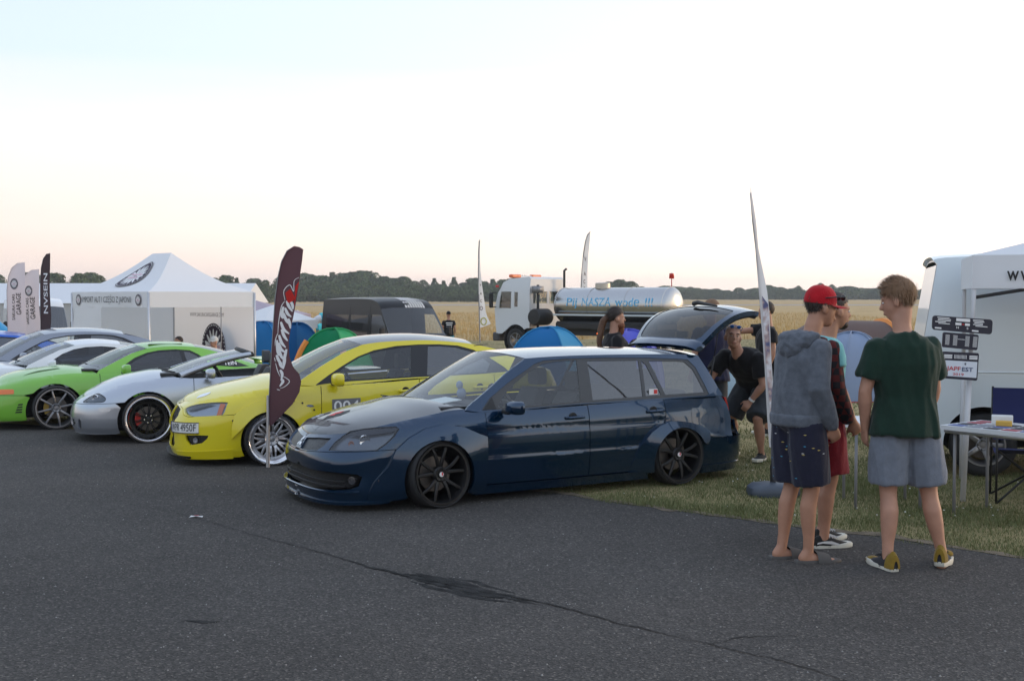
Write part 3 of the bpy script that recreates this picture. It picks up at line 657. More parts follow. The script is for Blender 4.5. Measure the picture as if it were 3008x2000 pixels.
def wheel(parent, c, side, steer, camber, R_=.29, W=.21, rim=.225, style='split', face=BLACK, lip=None, tilt=0., disc=DISC, caliper=None, spin=0., capm=None):
    """wheel standing on the ground: rim barrel with tyre, spokes, hub, brake disc as sub-parts; side -1 = towards the camera"""
    lip = lip or face; zc = R_*math.cos(camber)
    mb = MB(); h = W/2; ax = (0, 1, 0)
    prof = [(rim+.012, -h-.002), (rim+.012, -h-.008), (rim-.004, -h-.008)]+([(rim-.012, -h+.0), (rim-.050, -h+.045), (rim-.052, -h+.075)] if style == 'deep' else [(rim-.014, -h+.0), (rim-.034, -h+.022), (rim-.034, -h+.05)] if style == 'mesh' else [(rim-.010, -h+.004), (rim-.022, -h+.045)])+[(rim-.03, h), (rim+.01, h)]
    mb.lathe(prof, (0, 0, 0), ax, 40); w = mb.build('wheel', lip, parent)
    w.location = (c[0], c[1], zc); w.rotation_euler = (0, 0, steer+(math.pi if side > 0 else 0)); w.rotation_euler.rotate_axis('X', -camber if side < 0 else -camber)
    t = MB(); r0, r1 = rim+.008, R_
    t.lathe([(r0, -h+.006), (r0+.012, -h-.004), ((r0+r1)/2, -h-.012), (r1-.022, -h), (r1-.007, -h+.012), (r1, -h+.03), (r1, -.047), (r1-.006, -.045), (r1-.006, -.037), (r1, -.035), (r1, .035), (r1-.006, .037), (r1-.006, .045), (r1, .047), (r1, h-.03), (r1-.022, h), (r0, h-.006)], (0, 0, 0), ax, 48); t.build('tyre', RUBBER, w)
    y0 = -h+.022
    def spoke(a0, a1, ra, rb, w0, w1, yh, yr, th=.022, nm='spoke', m=face):
        sp = MB(); rings = []
        for i in range(5):
            f = i/4; r = ra+(rb-ra)*f; a = a0+(a1-a0)*f; ww = (w0+(w1-w0)*f)/2; y = yh+(yr-yh)*f+.012*math.sin(math.pi*f)*-1
            d = Vector((math.cos(a), 0, math.sin(a))); n = Vector((-math.sin(a), 0, math.cos(a))); p = d*r+Vector((0, y, 0))
            rings.append([p-n*ww+Vector((0, .005, 0)), p-n*ww*.55, p+n*ww*.55, p+n*ww+Vector((0, .005, 0)), p+n*ww+Vector((0, th, 0)), p-n*ww+Vector((0, th, 0))])
        sp.loft(rings, smooth=False); return sp.build(nm, m, w)
    rb = rim-(.042 if style == 'deep' else .026 if style == 'mesh' else .012)
    if style == 'split':
        for k in range(5):
            a = 2*math.pi*k/5+spin
            for sg in (-1, 1): spoke(a+sg*.16, a+sg*.30, .052, rb, .034, .026, y0+.012, y0-.004)
        hubr = .068
    elif style == 'eight':
        for k in range(8): spoke(2*math.pi*k/8+spin, 2*math.pi*k/8+spin, .05, rb, .03, .026, y0+.012, y0+.0)
        hubr = .066
    elif style == 'mesh':
        for k in range(10):
            a = 2*math.pi*k/10+spin
            for sg in (-1, 1): spoke(a, a+sg*.26, .062, rb-.012, .030, .020, y0+.034, y0+.022)
        hubr = .078
    elif style == 'deep':
        for k in range(10):
            a = 2*math.pi*k/10+spin; spoke(a-.05, a-.09, .06, rb-.035, .013, .010, y0+.05, y0+.055); spoke(a+.05, a+.09, .06, rb-.035, .013, .010, y0+.05, y0+.055)
        hubr = .072
    else:
        for k in range(5): spoke(2*math.pi*k/5+spin, 2*math.pi*k/5+spin, .05, rb, .06, .04, y0+.01, y0)
        hubr = .066
    if style in ('mesh', 'deep'):
        st = MB(); rr = rb-.03; yb = y0+(.018 if style == 'mesh' else .045); st.lathe([(rr-.012, yb+.02), (rr-.012, yb), (rr+.012, yb-.004), (rb+.004, yb+.01)], (0, 0, 0), ax, 40); rg = st.build('rim_ring', face, w)
        for k in range(30):
            a = 2*math.pi*k/30; bt = MB(); bt.lathe([(.0045, -.006), (.0045, .004), (.0005, -.0065)][:2]+[(.0001, -.0065)], (math.cos(a)*(rr+.006), yb-.003, math.sin(a)*(rr+.006)), ax, 6); bt.build('rim_bolt', CHROME, w)
    yh = y0+(.046 if style == 'deep' else .03 if style == 'mesh' else .008)
    hb = MB(); hb.lathe([(hubr, yh+.05), (hubr, yh), (hubr-.012, yh-.012), (.034, yh-.008), (.03, yh-.016), (.0005, yh-.018)], (0, 0, 0), ax, 24); hb.build('hub', face, w)
    if capm:
        cp = MB(); cp.lathe([(.021, yh-.012), (.021, yh-.020), (.0005, yh-.021)], (0, 0, 0), ax, 16); cp.build('wheel_cap', capm, w); cp = MB(); cp.box((.006, yh-.022, .004), (.014, .002, .026)); cp.build('cap_mark', REDPRINT, w)
    for k in range(5):
        a = 2*math.pi*(k+.5)/5+spin; nt = MB(); nt.lathe([(.009, yh-.004), (.009, yh-.018), (.0005, yh-.019)], (math.cos(a)*.05, 0, math.sin(a)*.05), ax, 6); nt.build('wheel_nut', CHROME if style in ('mesh', 'deep') else BLACK, w)
    db = MB(); db.lathe([(.05, .02), (.155, .02), (.155, .04), (.05, .04)], (0, 0, 0), ax, 32, closed=True); db.build('brake_disc', disc, w)
    if caliper:
        cb = MB(); cb.loft([[Vector((math.cos(a)*r, y, math.sin(a)*r)) for r, y in ((.095, 0), (.165, -.01), (.165, .05), (.095, .05))] for a in [math.pi*(.82+.36*i/6) for i in range(7)]]); cb.build('brake_caliper', caliper, w)
    return w
# ---------------------------------------------------------------- dark blue wagon
BLUE = mat('deep_blue_paint', (.0016, .027, .070), .16, .62, 1.)
WS = Shape(
 [(-1.01,0),(-1.0,.28),(-.95,.50),(-.83,.675),(-.58,.785),(-.2,.825),(.28,.838),(.5,.842),(1.4,.85),(2.4,.842),(3.0,.815),(3.38,.755),(3.56,.62),(3.63,.32),(3.65,0)],
 {0:[(.09,.02),(.20,.0),(.33,.03),(.43,.0),(.50,.012),(.56,.05),(.625,.11)],
  3:[(.09,.02),(.2,0),(.33,.01),(.43,.0),(.52,.03),(.60,.085),(.68,.17)],
  5:[(.10,.05),(.2,.02),(.35,.005),(.5,0),(.62,.005),(.735,.04),(.79,.10)],
  6:[(.10,.07),(.2,.03),(.35,.01),(.5,0),(.65,.008),(.79,.04),(.85,.10)],
  7:[(.10,.07),(.2,.03),(.35,.01),(.5,0),(.65,.008),(.76,.03),(.815,.05)],
  9:[(.10,.07),(.2,.03),(.38,.01),(.5,0),(.68,.008),(.79,.03),(.85,.052)],
  11:[(.10,.06),(.2,.02),(.35,.0),(.43,.0),(.50,.03),(.68,.05),(.86,.10)],
  14:[(.12,.04),(.2,.0),(.35,.0),(.43,.0),(.50,.05),(.68,.07),(.86,.12)]},
 dict(zb=pchip([.2,.5,1.5,3.0,3.6],[.86,.815,.845,.85,.86]), zr=pchip([-.2,.33,.6,.8,1.03,1.67,2.5,3.07,3.35],[.9,.95,1.1,1.19,1.275,1.29,1.28,1.255,1.2]),
      db=pchip([.2,.5,1.5,3.0,3.45],[.74,.79,.80,.785,.71]), dr=pchip([.2,.33,1.03,2.0,3.07,3.4],[.70,.69,.555,.565,.545,.53])))
w = Car('dark blue station wagon with open tailgate and bolted wheel arch flares, nearest the camera', WS, (-.9946, 10.2325), .512, .9475, BLUE)
s0, s1 = WS.s0, WS.s1
FA = (0, .27, .335); RA = (2.61, .25, .325)
head = [(-1.03,.535),(-1.0,.60),(-.93,.65),(-.83,.689),(-.66,.712),(-.505,.724),(-.369,.729),(-.35,.712),(-.403,.65),(-.48,.59),(-.562,.541),(-.8,.537)]
grl = [(s0+.06,.507),(s0+.045,.598),(-1.3,.618),(-1.09,.628),(-1.13,.56),(-1.19,.522),(-1.35,.511)]
ztp = lambda a: WS.top(a)
w.ring('front_panel', [(s0,.495),(-1.38,.503),(-1.15,.518),(-.9,.529),(-.56,.54),(-.40,.546)]+[p for p in arc(*FA,.50) if p[0] < .32 and p[1] > .545]+[(.33,.48),(.345,.3),(.35,.18),(.48,.175),(.48,ztp(.48))]+[(a,ztp(a)) for a in np.linspace(.47,s0,40)], holes=[head,grl])
ink = [(s0,.335),(-1.3,.338),(-.95,.345),(-.74,.33),(-.70,.315),(-.73,.25),(-.80,.225),(-.95,.212),(-1.3,.198),(s0,.195)]
bump = w.ring('bumper', [(s0,.36)]+[(s0,.49),(-1.38,.498),(-1.15,.513),(-.9,.524),(-.56,.535),(-.405,.54)]+[p for p in arc(*FA,.12) if p[0] < -.2 and p[1] < .53][::-1]+[(-.40,.105),(-.6,.095),(-1.0,.09),(s0,.09),(s0,.185)]+[(-1.3,.188),(-.95,.202),(-.79,.215),(-.72,.24),(-.69,.318),(-.735,.342),(-.95,.357),(-1.3,.352)])
w.ring('intake_grille', ink, mat('intake_mesh', (.01,.01,.012), .6, bump=1., bscale=130), off=-.05, depth=0, parent=bump)
for z in (.235, .275):
    mb = MB(); mb.tube([WS.P(a, z, -.02) for a in np.linspace(s0,-.85,14)][::-1]+[(p[0],-p[1],p[2]) for p in [WS.P(a, z, -.02) for a in np.linspace(s0,-.85,14)]], .008, 6); mb.build('intake_bar', BLACK, bump)
lipm = MB(); lipm.tube([(p[0],-p[1],p[2]) for p in [WS.P(a,.188,.006) for a in np.linspace(-.72,s0,18)]]+[WS.P(a,.188,.006) for a in np.linspace(s0,-.72,18)], .011, 6); lipm.build('bumper_lip', BLUE, bump)
w.ring('splitter', [(s0,.075),(s0,.098),(-.45,.104),(-.45,.08)], off=.018, depth=.05)
for sg in (1,-1):
    p = WS.P(-.78,.285,-.03); mb = MB(); mb.lathe([(.036,.0),(.034,-.012),(.028,-.013),(.024,-.006),(.0005,-.008)],(p[0],p[1]*sg,p[2]),(.75,.66*sg,0),20); mb.build('fog_lamp', [mat('fog_glass',(.05,.05,.055),.15,coat=.5)], bump)
GM = bpy.data.materials.new('grille_mesh'); GM.use_nodes = True
def _gm():
    n = GM.node_tree.nodes; l = GM.node_tree.links; b = n['Principled BSDF']; v = n.new('ShaderNodeTexVoronoi'); v.inputs['Scale'].default_value = 42; tc = n.new('ShaderNodeTexCoord'); l.new(tc.outputs['Object'], v.inputs[0])
    r = n.new('ShaderNodeValToRGB'); r.color_ramp.elements[0].position=.35; r.color_ramp.elements[0].color=(.004,.004,.005,1); r.color_ramp.elements[1].position=.6; r.color_ramp.elements[1].color=(.028,.028,.03,1)
    l.new(v.outputs['Distance'], r.inputs[0]); l.new(r.outputs[0], b.inputs[0]); b.inputs['Roughness'].default_value=.4
_gm()
w.ring('grille', grl, GM, off=-.02, depth=0, both='sep')
# badge: three diamonds on the nose bar
mb = MB()
for k in range(3):
    a = math.pi/2+2*math.pi*k/3; d=(math.cos(a),math.sin(a)); e=(-d[1],d[0])
    q=[(0,0),(d[0]*.022+e[0]*.013,d[1]*.022+e[1]*.013),(d[0]*.044,d[1]*.044),(d[0]*.022-e[0]*.013,d[1]*.022-e[1]*.013)]
    mb.prism(q,.008,lambda u,v,o:(WS.P(s0,.56+v)[0]-.004-o,u,.56+v))
mb.build('badge', CHROME, w.root)
# headlights: bowl, lens, projector
LAMPO = mat('lamp_dull_orange', (.30,.12,.07), .4)
hb = w.ring('headlight', head, mat('lamp_inside_dark',(.13,.14,.16),.3,.7), off=-.035, depth=0, both='sep', step=.05)
w.ring('lens', head, LENS, off=-.001, depth=0, both='sep', parent=hb, step=.05)
rim_ = [(a,b) for a,b in head]
for i, sg in enumerate((1,-1)):
    for (a,z,r,m) in ((-.66,.615,.052,CHROME),(-.80,.59,.026,LAMPO)):
        p = WS.P(a,z,-.03); x,d,nx,nd = WS.plan(a); mb = MB(); mb.lathe([(r,-.012),(r*.9,.006),(r*.4,-.004),(.0005,-.006)],(p[0],p[1]*sg,p[2]),(nx,-nd*sg,0),18); mb.build('bulb', m if m is CHROME or sg==1 else m, hb[i])
    mb = MB(); mb.tube([(p[0],p[1]*sg,p[2]) for p in [WS.P(a,b,-.003) for a,b in head+head[:1]]], .005, 5, False); mb.build('lamp_trim', BLACK, hb[i])
    bm_ = [(-.88,.664),(-.66,.705),(-.37,.722),(-.36,.708),(-.42,.685),(-.7,.655)]
w.ring('lamp_brow', bm_, mat('lamp_brow', (.008,.012,.02), .3, coat=.6), off=.002, depth=0, both='sep', parent=hb)
# bonnet, cowl, windscreen
bn = w.bonnet(.30, .20, .065, mat('black_bonnet_wrap', (.010, .011, .014), .3, .2, .8))
mb = MB(); mb.box((.23,0,.845),(.26,1.36,.05),None,0,.01); mb.build('cowl', BLACK, w.root)
def decal_fn(u, v, o=.0):
    # bonnet print: u across (m), v from the nose edge backwards
    return u, v
# flares with bolts
def flare_fn(cx, cz, rin, hi, lo, wd):
    def f(a, b, o):
        r = math.hypot(a-cx, b-cz); t = min(1, max(0, (r-rin)/wd)); return WS.P(a, b, lo+(hi-lo)*(1-t)**1.2+o)
    return f
fo = [(-.65,.10),(-.635,.18),(-.594,.268),(-.467,.403),(-.40,.54),(-.281,.637),(-.13,.707),(.043,.737),(.256,.700),(.397,.635),(.478,.606),(.478,.12),(.34,.11)]
fl = w.ring('wheel_flare', fo+[p for p in arc(*FA,.115)][::-1]+[(-.36,.105)], off=0, depth=.05, both='sep', step=.05, fn=flare_fn(0,.27,.335,.055,.008,.30))
for i, sg in enumerate((1,-1)):
    for (a,z) in ((-.55,.285),(-.44,.42),(-.27,.625),(.03,.722),(.235,.69),(.37,.635)):
        p = WS.P(a,z,.012); mb = MB(); mb.lathe([(.011,-.01),(.011,.006),(.0005,.008)],(p[0],p[1]*sg,p[2]),(0,-sg,0),8); mb.build('flare_bolt', BLACK, fl[i])
ro = [(2.03,.15),(2.06,.25),(2.136,.41),(2.266,.543),(2.36,.60),(2.475,.635),(2.62,.632),(2.75,.61),(2.898,.567),(3.01,.51),(3.0,.43),(2.95,.38)]
rf = w.ring('wheel_flare', ro+[p for p in arc(*RA,.15) if p[0] < 2.91][::-1], off=0, depth=.06, both='sep', step=.05, fn=flare_fn(2.61,.25,.325,.07,.008,.24))
# doors, quarter panels, skirts, rear bumper
zt = lambda a: WS.top(a)
def mold(a, b, o):      # door skin with a pressed rubbing strip
    d = .014*max(0, 1-abs(b-.385)/.03)**.5 if .355 < b < .415 else 0
    return WS.P(a, b, o+d+(.006 if b < .355 else 0)-.010*max(0,1-abs(b-.655)/.02))
dr = w.ring('door', [(.485,.175),(1.565,.175),(1.565,zt(1.5))]+[(a,zt(a)) for a in np.linspace(1.5,.485,16)], both='sep', fn=mold, step=.03)
rd = w.ring('door', [(1.573,.175),(2.05,.175)]+[p for p in arc(2.61,.25,.40,.19) if p[0] < 2.40]+[(2.43,.60),(2.462,.70),(2.462,zt(2.46))]+[(a,zt(a)) for a in np.linspace(2.4,1.573,12)], both='sep', fn=mold, step=.03)
w.handle(1.41,.73,parent=dr); w.handle(2.34,.744,parent=rd)
qp = w.ring('quarter_panel', [(2.47,zt(2.47)),(2.47,.70),(2.44,.60)]+[p for p in arc(2.61,.25,.34,.4) if p[0] > 2.45]+[(2.93,.435),(3.37,.435),(3.40,.6),(3.36,.75),(3.27,zt(3.27))]+[(a,zt(a)) for a in np.linspace(3.2,2.5,10)], both='sep')
fc = [(2.80,.615),(2.80,.73),(2.815,.745),(2.955,.745),(2.97,.73),(2.97,.615),(2.955,.60),(2.815,.60)]
w.ring('fuel_flap', fc, off=.003, depth=.004, both='near')
w.ring('side_skirt', [(.36,.085),(2.27,.085),(2.25,.165),(.36,.165)], off=.028, depth=.09, both='sep')
rb = w.ring('bumper', [(2.93,.10),(s1,.10),(s1,.43),(3.0,.43),(2.92,.40)]+[p for p in arc(2.61,.25,.335,.11) if p[0] > 2.6 and p[1] < .39], off=.012)
w.ring('bumper_lip', [(2.95,.085),(s1,.085),(s1,.165),(2.945,.165)], off=.022, depth=.03)
w.ring('tail_lamp', [(3.76,.50),(3.88,.50),(3.86,.80),(3.76,.80)], REDLAMP, off=.002, both='sep')
w.ring('tail_panel', [(3.53,.44),(s1,.44),(s1,.58),(3.53,.58)])
w.box('boot_floor', (3.1,0,.52), (.9,1.1,.05), DARK); w.box('boot_load', (2.95,.1,.72), (.5,.7,.3), mat('luggage_dark',(.02,.022,.03),.8), .04)
# cabin
Al = [(.335,.872),(.55,1.0),(.80,1.15),(1.035,1.274)]
dlo = [(.455,.838),(.56,.935),(.79,1.065),(1.01,1.172),(1.11,1.222),(1.22,1.252),(1.45,1.263),(1.9,1.262),(2.4,1.247),(2.78,1.228),(2.92,1.215),(2.985,1.14),(3.045,.875),(3.0,.862),(2.5,.86),(1.5,.852),(.8,.83)]
cz = WS.cabin['zb']; cr = WS.cabin['zr']
w.side('cabin_side', [(a,cz(a)) for a in np.linspace(.30,3.24,24)]+[(3.20,.93),(3.165,1.03),(3.115,1.16),(3.08,1.252)]+[(a,cr(a)) for a in np.linspace(3.05,1.035,22)]+Al[::-1][1:], holes=[dlo])
FRM = mat('window_frame_grey', (.05,.052,.055), .5)
wins = [[(.62,.848),(.70,.945),(.86,1.055),(1.02,1.145),(1.20,1.222),(1.35,1.238),(1.585,1.245),(1.50,.872),(1.0,.857)],
        [(1.70,1.238),(2.30,1.226),(2.225,.885),(1.64,.876)], [(2.335,1.22),(2.375,1.185),(2.45,.89),(2.262,.888)],
        [(2.425,1.215),(2.78,1.205),(2.87,1.195),(2.945,1.12),(3.0,.895),(2.50,.89)]]
big = [(a+(.012 if a < 1 else -.0),b) for a,b in dlo]
fr = w.side('window_frame', dlo, FRM, holes=wins, off=-.006, depth=.012)
for i,(p,g) in enumerate(zip(wins,(GLASS,GLASS_T,GLASS_T,GLASS_T))): w.side('window', p, g, off=-.012, depth=0, parent=fr)
w.screen('windscreen', [(.335,.872),(.55,1.0),(.80,1.15),(1.035,1.274)], (.24,.10), (.0,.045), GLASS_W, .004)
w.roof(1.035,3.09,.10,.045,-.02,.04)
w.mirror((.66,-.99,.865),(.12,.20,.125))
for sg in (1,-1): 
    mb = MB(); mb.add([WS.G(.47,.835,.004),WS.G(.60,.842,.004),WS.G(.585,.945,.004)],[(0,1,2)],False); mb.v=[(a,b*sg,c) for a,b,c in mb.v]; mb.build('mirror_sail', BLACK, w.root)
for y0_,y1_ in ((-.55,.0),(-.05,.5)):
    mb = MB(); mb.tube([(.20,y0_,.875),(.06,(y0_*.5+y1_*.5),.892),(.02,y1_,.895)],[.012,.009,.005],6); mb.build('wiper', BLACK, w.root)
w.interior((.95,1.5),.82,.36)
mb = MB(); mb.ell((.62,-.05,.93),(.05,.035,.055)); mb.ell((.60,-.05,1.01),(.035,.03,.04)); mb.build('dashboard_figure', mat('figure_grey',(.16,.2,.28),.5), w.root)
mb = MB(); mb.box((.35,-.2,.885),(.22,.34,.006),Matrix.Rotation(-.12,3,'Y')); mb.build('dashboard_paper', PLATE, w.root)
w.under(-.75,3.4,.60,.11,.5)
WB = mat('wheel_satin_black', (.010,.010,.011), .45, .2)
w.wheels([(0,.775,.10,.06,dict(R_=.300,W=.22,rim=.254,style='split',face=WB,capm=WHITEPRINT,spin=.35)),(2.6,.775,0,.07,dict(R_=.300,W=.22,rim=.254,style='split',face=WB,capm=WHITEPRINT,spin=.1))])
for nm in ('wheel_cap',):
    pass
# raised tailgate hinged at the roof end
GC_ = catmull([(3.06,1.315),(3.15,1.43),(3.27,1.55),(3.42,1.645),(3.56,1.69),(3.69,1.705),(3.79,1.69),(3.84,1.655)], 12); GW_ = pchip([0,.2,.45,.7,.9,1],[.55,.62,.665,.675,.655,.60])
def GP(f, t, o=0.):
    u = min(max(f,0),1)*(len(GC_)-1); i = min(int(u), len(GC_)-2); q = u-i; a, b = GC_[i], GC_[i+1]; tx, tz = b[0]-a[0], b[1]-a[1]; l_ = math.hypot(tx,tz); nx, nz = -tz/l_, tx/l_
    h = GW_(f); k = .06*(1-abs(t)**2.2)+o; return (a[0]+tx*q+nx*k, t*h, a[1]+tz*q+nz*k)
def gpoly(p, n=8): return catmull(p, n, True)
gout = [(.0,-1),(.0,-.5),(.0,0),(.0,.5),(.0,1),(.3,1),(.6,1),(.85,1),(.96,.96),(1,.8),(1,0),(1,-.8),(.96,-.96),(.85,-1),(.6,-1),(.3,-1)]
gwin = [(.10,-.80),(.085,0),(.10,.80),(.14,.87),(.40,.90),(.50,.89),(.555,.82),(.575,.4),(.575,-.4),(.555,-.82),(.50,-.89),(.40,-.90),(.14,-.87)]
mb = MB(); sheet(mb, domain(gout,[gwin],.06,.08), GP, 0, .05); tg = mb.build('tailgate', BLUE, w.root, True)
mb = MB(); sheet(mb, domain(gwin,(),.06,.1), GP, -.006, 0); mb.build('tailgate_window', glass('tailgate_glass',(.13,.14,.15),ior=1.5), tg, True)
mb = MB(); sheet(mb, domain([(.02,-.97),(.02,.97),(.95,.95),(.95,-.95)],[gwin],.1,.12), GP, -.055, .02); mb.build('tailgate_lining', DARK, tg, True)
# spoiler along the hinge
mb = MB(); mb.loft([[(3.02+dx*f,y,1.325+dz*f-.03*(abs(y)/.6)**4) for dx,dz in ((0,0),(-.03,.03),(.03,.085),(.10,.10),(.16,.06),(.10,.01))] for y,f in ((-.60,.55),(-.57,.9),(-.45,1),(-.2,1),(0,1),(.2,1),(.45,1),(.57,.9),(.60,.55))]); mb.build('spoiler', BLUE, tg)
mb = MB(); mb.tube([GP(.565,.15,.03),GP(.555,.02,.045),GP(.525,-.5,.03)],[.028,.024,.010],8); mb.build('wiper', BLACK, tg)
mb = MB(); mb.tube([GP(.97,-.15,-.02),GP(.99,-.15,-.06)],.02,8); mb.build('latch', BLACK, tg)
for sg in (1,-1):
    a = Vector(GP(.30,-.93*sg,-.05)); b = Vector((3.19,-.60*sg,.96)); mb = MB(); mb.tube([a,(a+b)/2],.006,6); mb.tube([(a+b)/2,b],.011,6); mb.build('gas_strut', BLACK, tg)
# plates, prints
mb = MB(); mb.tube([(1.0,.42,1.36),(1.15,.42,1.37)],.004,5); mb.build('aerial', BLACK, w.root)
# ---------------------------------------------------------------- the other parked cars
def std_body(c, FA, RA, doors, seam, sill=.175, head=None, mouth=None, rear_top=.46, bz=.11, skirt=.018, tail=3.36, dstep=.05):
    """front panel, bumpers, doors, quarter panels and skirts of a car from its surface"""
    S = c.sh; a0, a1 = S.s0, S.s1; d0 = doors[0]; tp = lambda lo, hi, n=20: [(a, S.top(a)) for a in np.linspace(lo, hi, n)]
    af = arc(*FA, sill); sm = [(a, seam(a)) for a in np.linspace(a0, FA[0]-FA[2]-.02, 14)]; za = seam(FA[0]-FA[2])
    c.ring('front_panel', [(a, z+.004) for a, z in sm]+[p for p in af if p[0] > FA[0] or p[1] > za+.004]+[(d0-.004, sill), (d0-.004, S.top(d0))]+tp(d0-.03, a0, 40), holes=[head] if head else [])
    bp = [p for p in arc(*FA, bz+.01) if p[0] < FA[0] and p[1] < za-.004]
    b = [(a, z-.002) for a, z in sm]+bp[::-1]+[(bp[0][0]-.05, bz), (-.7, bz-.005), (a0, bz-.01)]
    bump = c.ring('bumper', b, holes=[m for m in (mouth or [])])
    out = []
    for k in range(len(doors)-1):
        x0, x1 = doors[k]+.004, doors[k+1]-.004
        if x1 > RA[0]-RA[2]-.02:
            pl = [(x0, sill)]+[p for p in arc(RA[0], RA[1], RA[2]+.03, sill) if p[0] < x1-.02]+[(x1, RA[1]+RA[2]*1.12), (x1, S.top(x1))]
        else: pl = [(x0, sill), (x1, sill), (x1, S.top(x1))]
        out.append(c.ring('door', pl+tp(x1-.03, x0, 12), both='sep', step=dstep))
    xe = doors[-1]+.004; ar = [p for p in arc(*RA, sill) if p[0] > xe or xe < RA[0]-RA[2]]
    st = [(xe, S.top(xe)), (xe, sill)] if xe < RA[0]-RA[2] else [(xe, S.top(xe)), (xe, RA[1]+RA[2]*1.1)]
    c.ring('quarter_panel', st+[p for p in ar if p[0] < RA[0] or p[1] > rear_top]+[(RA[0]+RA[2]*.75+.1, rear_top), (tail, rear_top), (tail, S.top(tail))]+tp(tail-.03, xe+.02, 14), both='sep')
    rb = [p for p in arc(*RA, bz+.01) if p[0] > RA[0] and p[1] < rear_top-.006]
    c.ring('bumper', rb+[(rb[-1][0]+.06, bz), (a1, bz), (a1, rear_top-.005), (rb[0][0]+.05, rear_top-.005)], off=.008)
    c.ring('tail_panel', [(tail+.004, rear_top), (a1, rear_top), (a1, S.top(a1))]+tp(a1-.02, tail+.004, 10))
    if skirt: c.ring('side_skirt', [(FA[0]+FA[2]+.03, bz-.02), (RA[0]-RA[2]-.03, bz-.02), (RA[0]-RA[2]-.01, sill-.006), (FA[0]+FA[2]+.02, sill-.006)], off=skirt, depth=.07, both='sep')
    c.under(-.7, 3.2, .58, bz+.02, .5)
    return bump, out
def boot(c, s_from, crown=.03):
    """rear deck between the quarter panels"""
    S = c.sh; rows = []
    for i in range(15):
        sg = s_from+(S.s1-1e-3-s_from)*i/14; p = S.P(sg, S.top(sg)); rows.append((p[0], max(-p[1]-.003, .001), p[2], 0, crown*(1-i/14)**.5))
    return c.cross('boot_lid', rows, c.paint, pw=2.6, thick=.012)
def bvh_drop(o):
    from mathutils.bvhtree import BVHTree
    me = o.data; t = BVHTree.FromPolygons([v.co for v in me.vertices], [p.vertices for p in me.polygons])
    def f(x, y, up=.003):
        h = t.ray_cast(Vector((x, y, 3)), Vector((0, 0, -1))); return (x, y, (h[0].z if h[0] else .7)+up)
    return f
def decal(poly, fn, m, parent, name='decal', step=.03):
    mb = MB(); d = domain(poly, (), step, step); mb.add([fn(a, b) for a, b in d[0]], d[1]); return mb.build(name, m, parent, True)
# bonnet prints of the wagon, and a painted highlight along its crease
df = bvh_drop(bn)
decal([(-.74,.07),(-.66,.14),(-.56,.13),(-.46,.08),(-.50,.02),(-.60,-.02),(-.69,.02)], df, INK, bn)
decal([(-.66,.12),(-.58,.16),(-.50,.12),(-.56,.07),(-.60,.09),(-.63,.05)], lambda a,b: df(a,b,.005), REDPRINT, bn)
decal([(-.76,.50),(-.68,.56),(-.55,.33),(-.60,.26),(-.68,.27)], df, INK, bn)
for i in range(9):
    a = .28+.026*i; decal([(-.70+.006*i-.05*(i%2),a),(-.64+.006*i-.04*(i%2),a),(-.64-.04*(i%2)+.006*i,a+.018),(-.70-.05*(i%2)+.006*i,a+.018)], lambda a,b: df(a,b,.005), WHITEPRINT, bn)
decal([(-.93,-.105),(-.86,-.085),(-.62,.0),(-.30,.02),(-.30,.012),(-.62,-.012),(-.86,-.10)], lambda a,b: df(a,b,.002), mat('crease_highlight',(.03,.032,.036),.3,coat=.6), bn)  # paler strip: light caught along the bonnet crease, put into the colour
mb = MB(); mb.box((2.36,WS.G(2.36,.925,.002)[1],.925),(.10,.004,.055)); st = mb.build('sticker', WHITEPRINT, w.root)
mb = MB(); mb.box((2.385,WS.G(2.36,.925,.002)[1]-.002,.925),(.04,.004,.04)); mb.build('sticker_mark', REDPRINT, st)

# ---- yellow sedan
YELLOW = mat('yellow_paint', (.72, .60, .008), .30, 0, .8)
YS = Shape(
 [(-1.06,0),(-1.05,.28),(-1.0,.50),(-.87,.69),(-.60,.81),(-.2,.85),(.3,.86),(.56,.862),(1.4,.87),(2.4,.865),(3.0,.84),(3.38,.77),(3.54,.62),(3.60,.32),(3.62,0)],
 {0:[(.10,.03),(.20,.0),(.36,.02),(.45,.0),(.55,.03),(.63,.08),(.68,.15)],
  3:[(.10,.03),(.2,0),(.36,.0),(.45,.0),(.58,.04),(.66,.10),(.725,.19)],
  5:[(.11,.05),(.2,.02),(.35,.005),(.5,0),(.66,.005),(.78,.04),(.835,.11)],
  6:[(.11,.07),(.2,.03),(.35,.01),(.5,0),(.68,.008),(.84,.05),(.90,.12)],
  7:[(.11,.07),(.2,.03),(.35,.01),(.5,0),(.68,.008),(.82,.03),(.875,.055)],
  9:[(.11,.07),(.2,.03),(.38,.01),(.5,0),(.72,.008),(.90,.03),(.96,.06)],
  11:[(.12,.06),(.2,.02),(.35,.0),(.45,.0),(.58,.02),(.78,.05),(.98,.12)],
  14:[(.12,.04),(.2,.0),(.35,.0),(.45,.0),(.58,.03),(.78,.05),(.99,.16)]},
 dict(zb=pchip([.2,.56,1.6,3.0,3.6],[.90,.875,.935,.97,.98]), zr=pchip([-.2,.3,.6,.85,1.08,1.4,1.77,2.2,2.6,3.0,3.3],[.9,.97,1.13,1.24,1.325,1.36,1.37,1.345,1.28,1.16,1.05]),
      db=pchip([.2,.56,1.5,3.0,3.45],[.75,.80,.81,.79,.70]), dr=pchip([.2,.35,1.08,2.0,2.8,3.4],[.71,.70,.56,.57,.56,.60])))
y = Car('bright yellow sedan with riveted wide arches and silver mesh wheels', YS, (-2.747, 12.705), .33, .931, YELLOW)
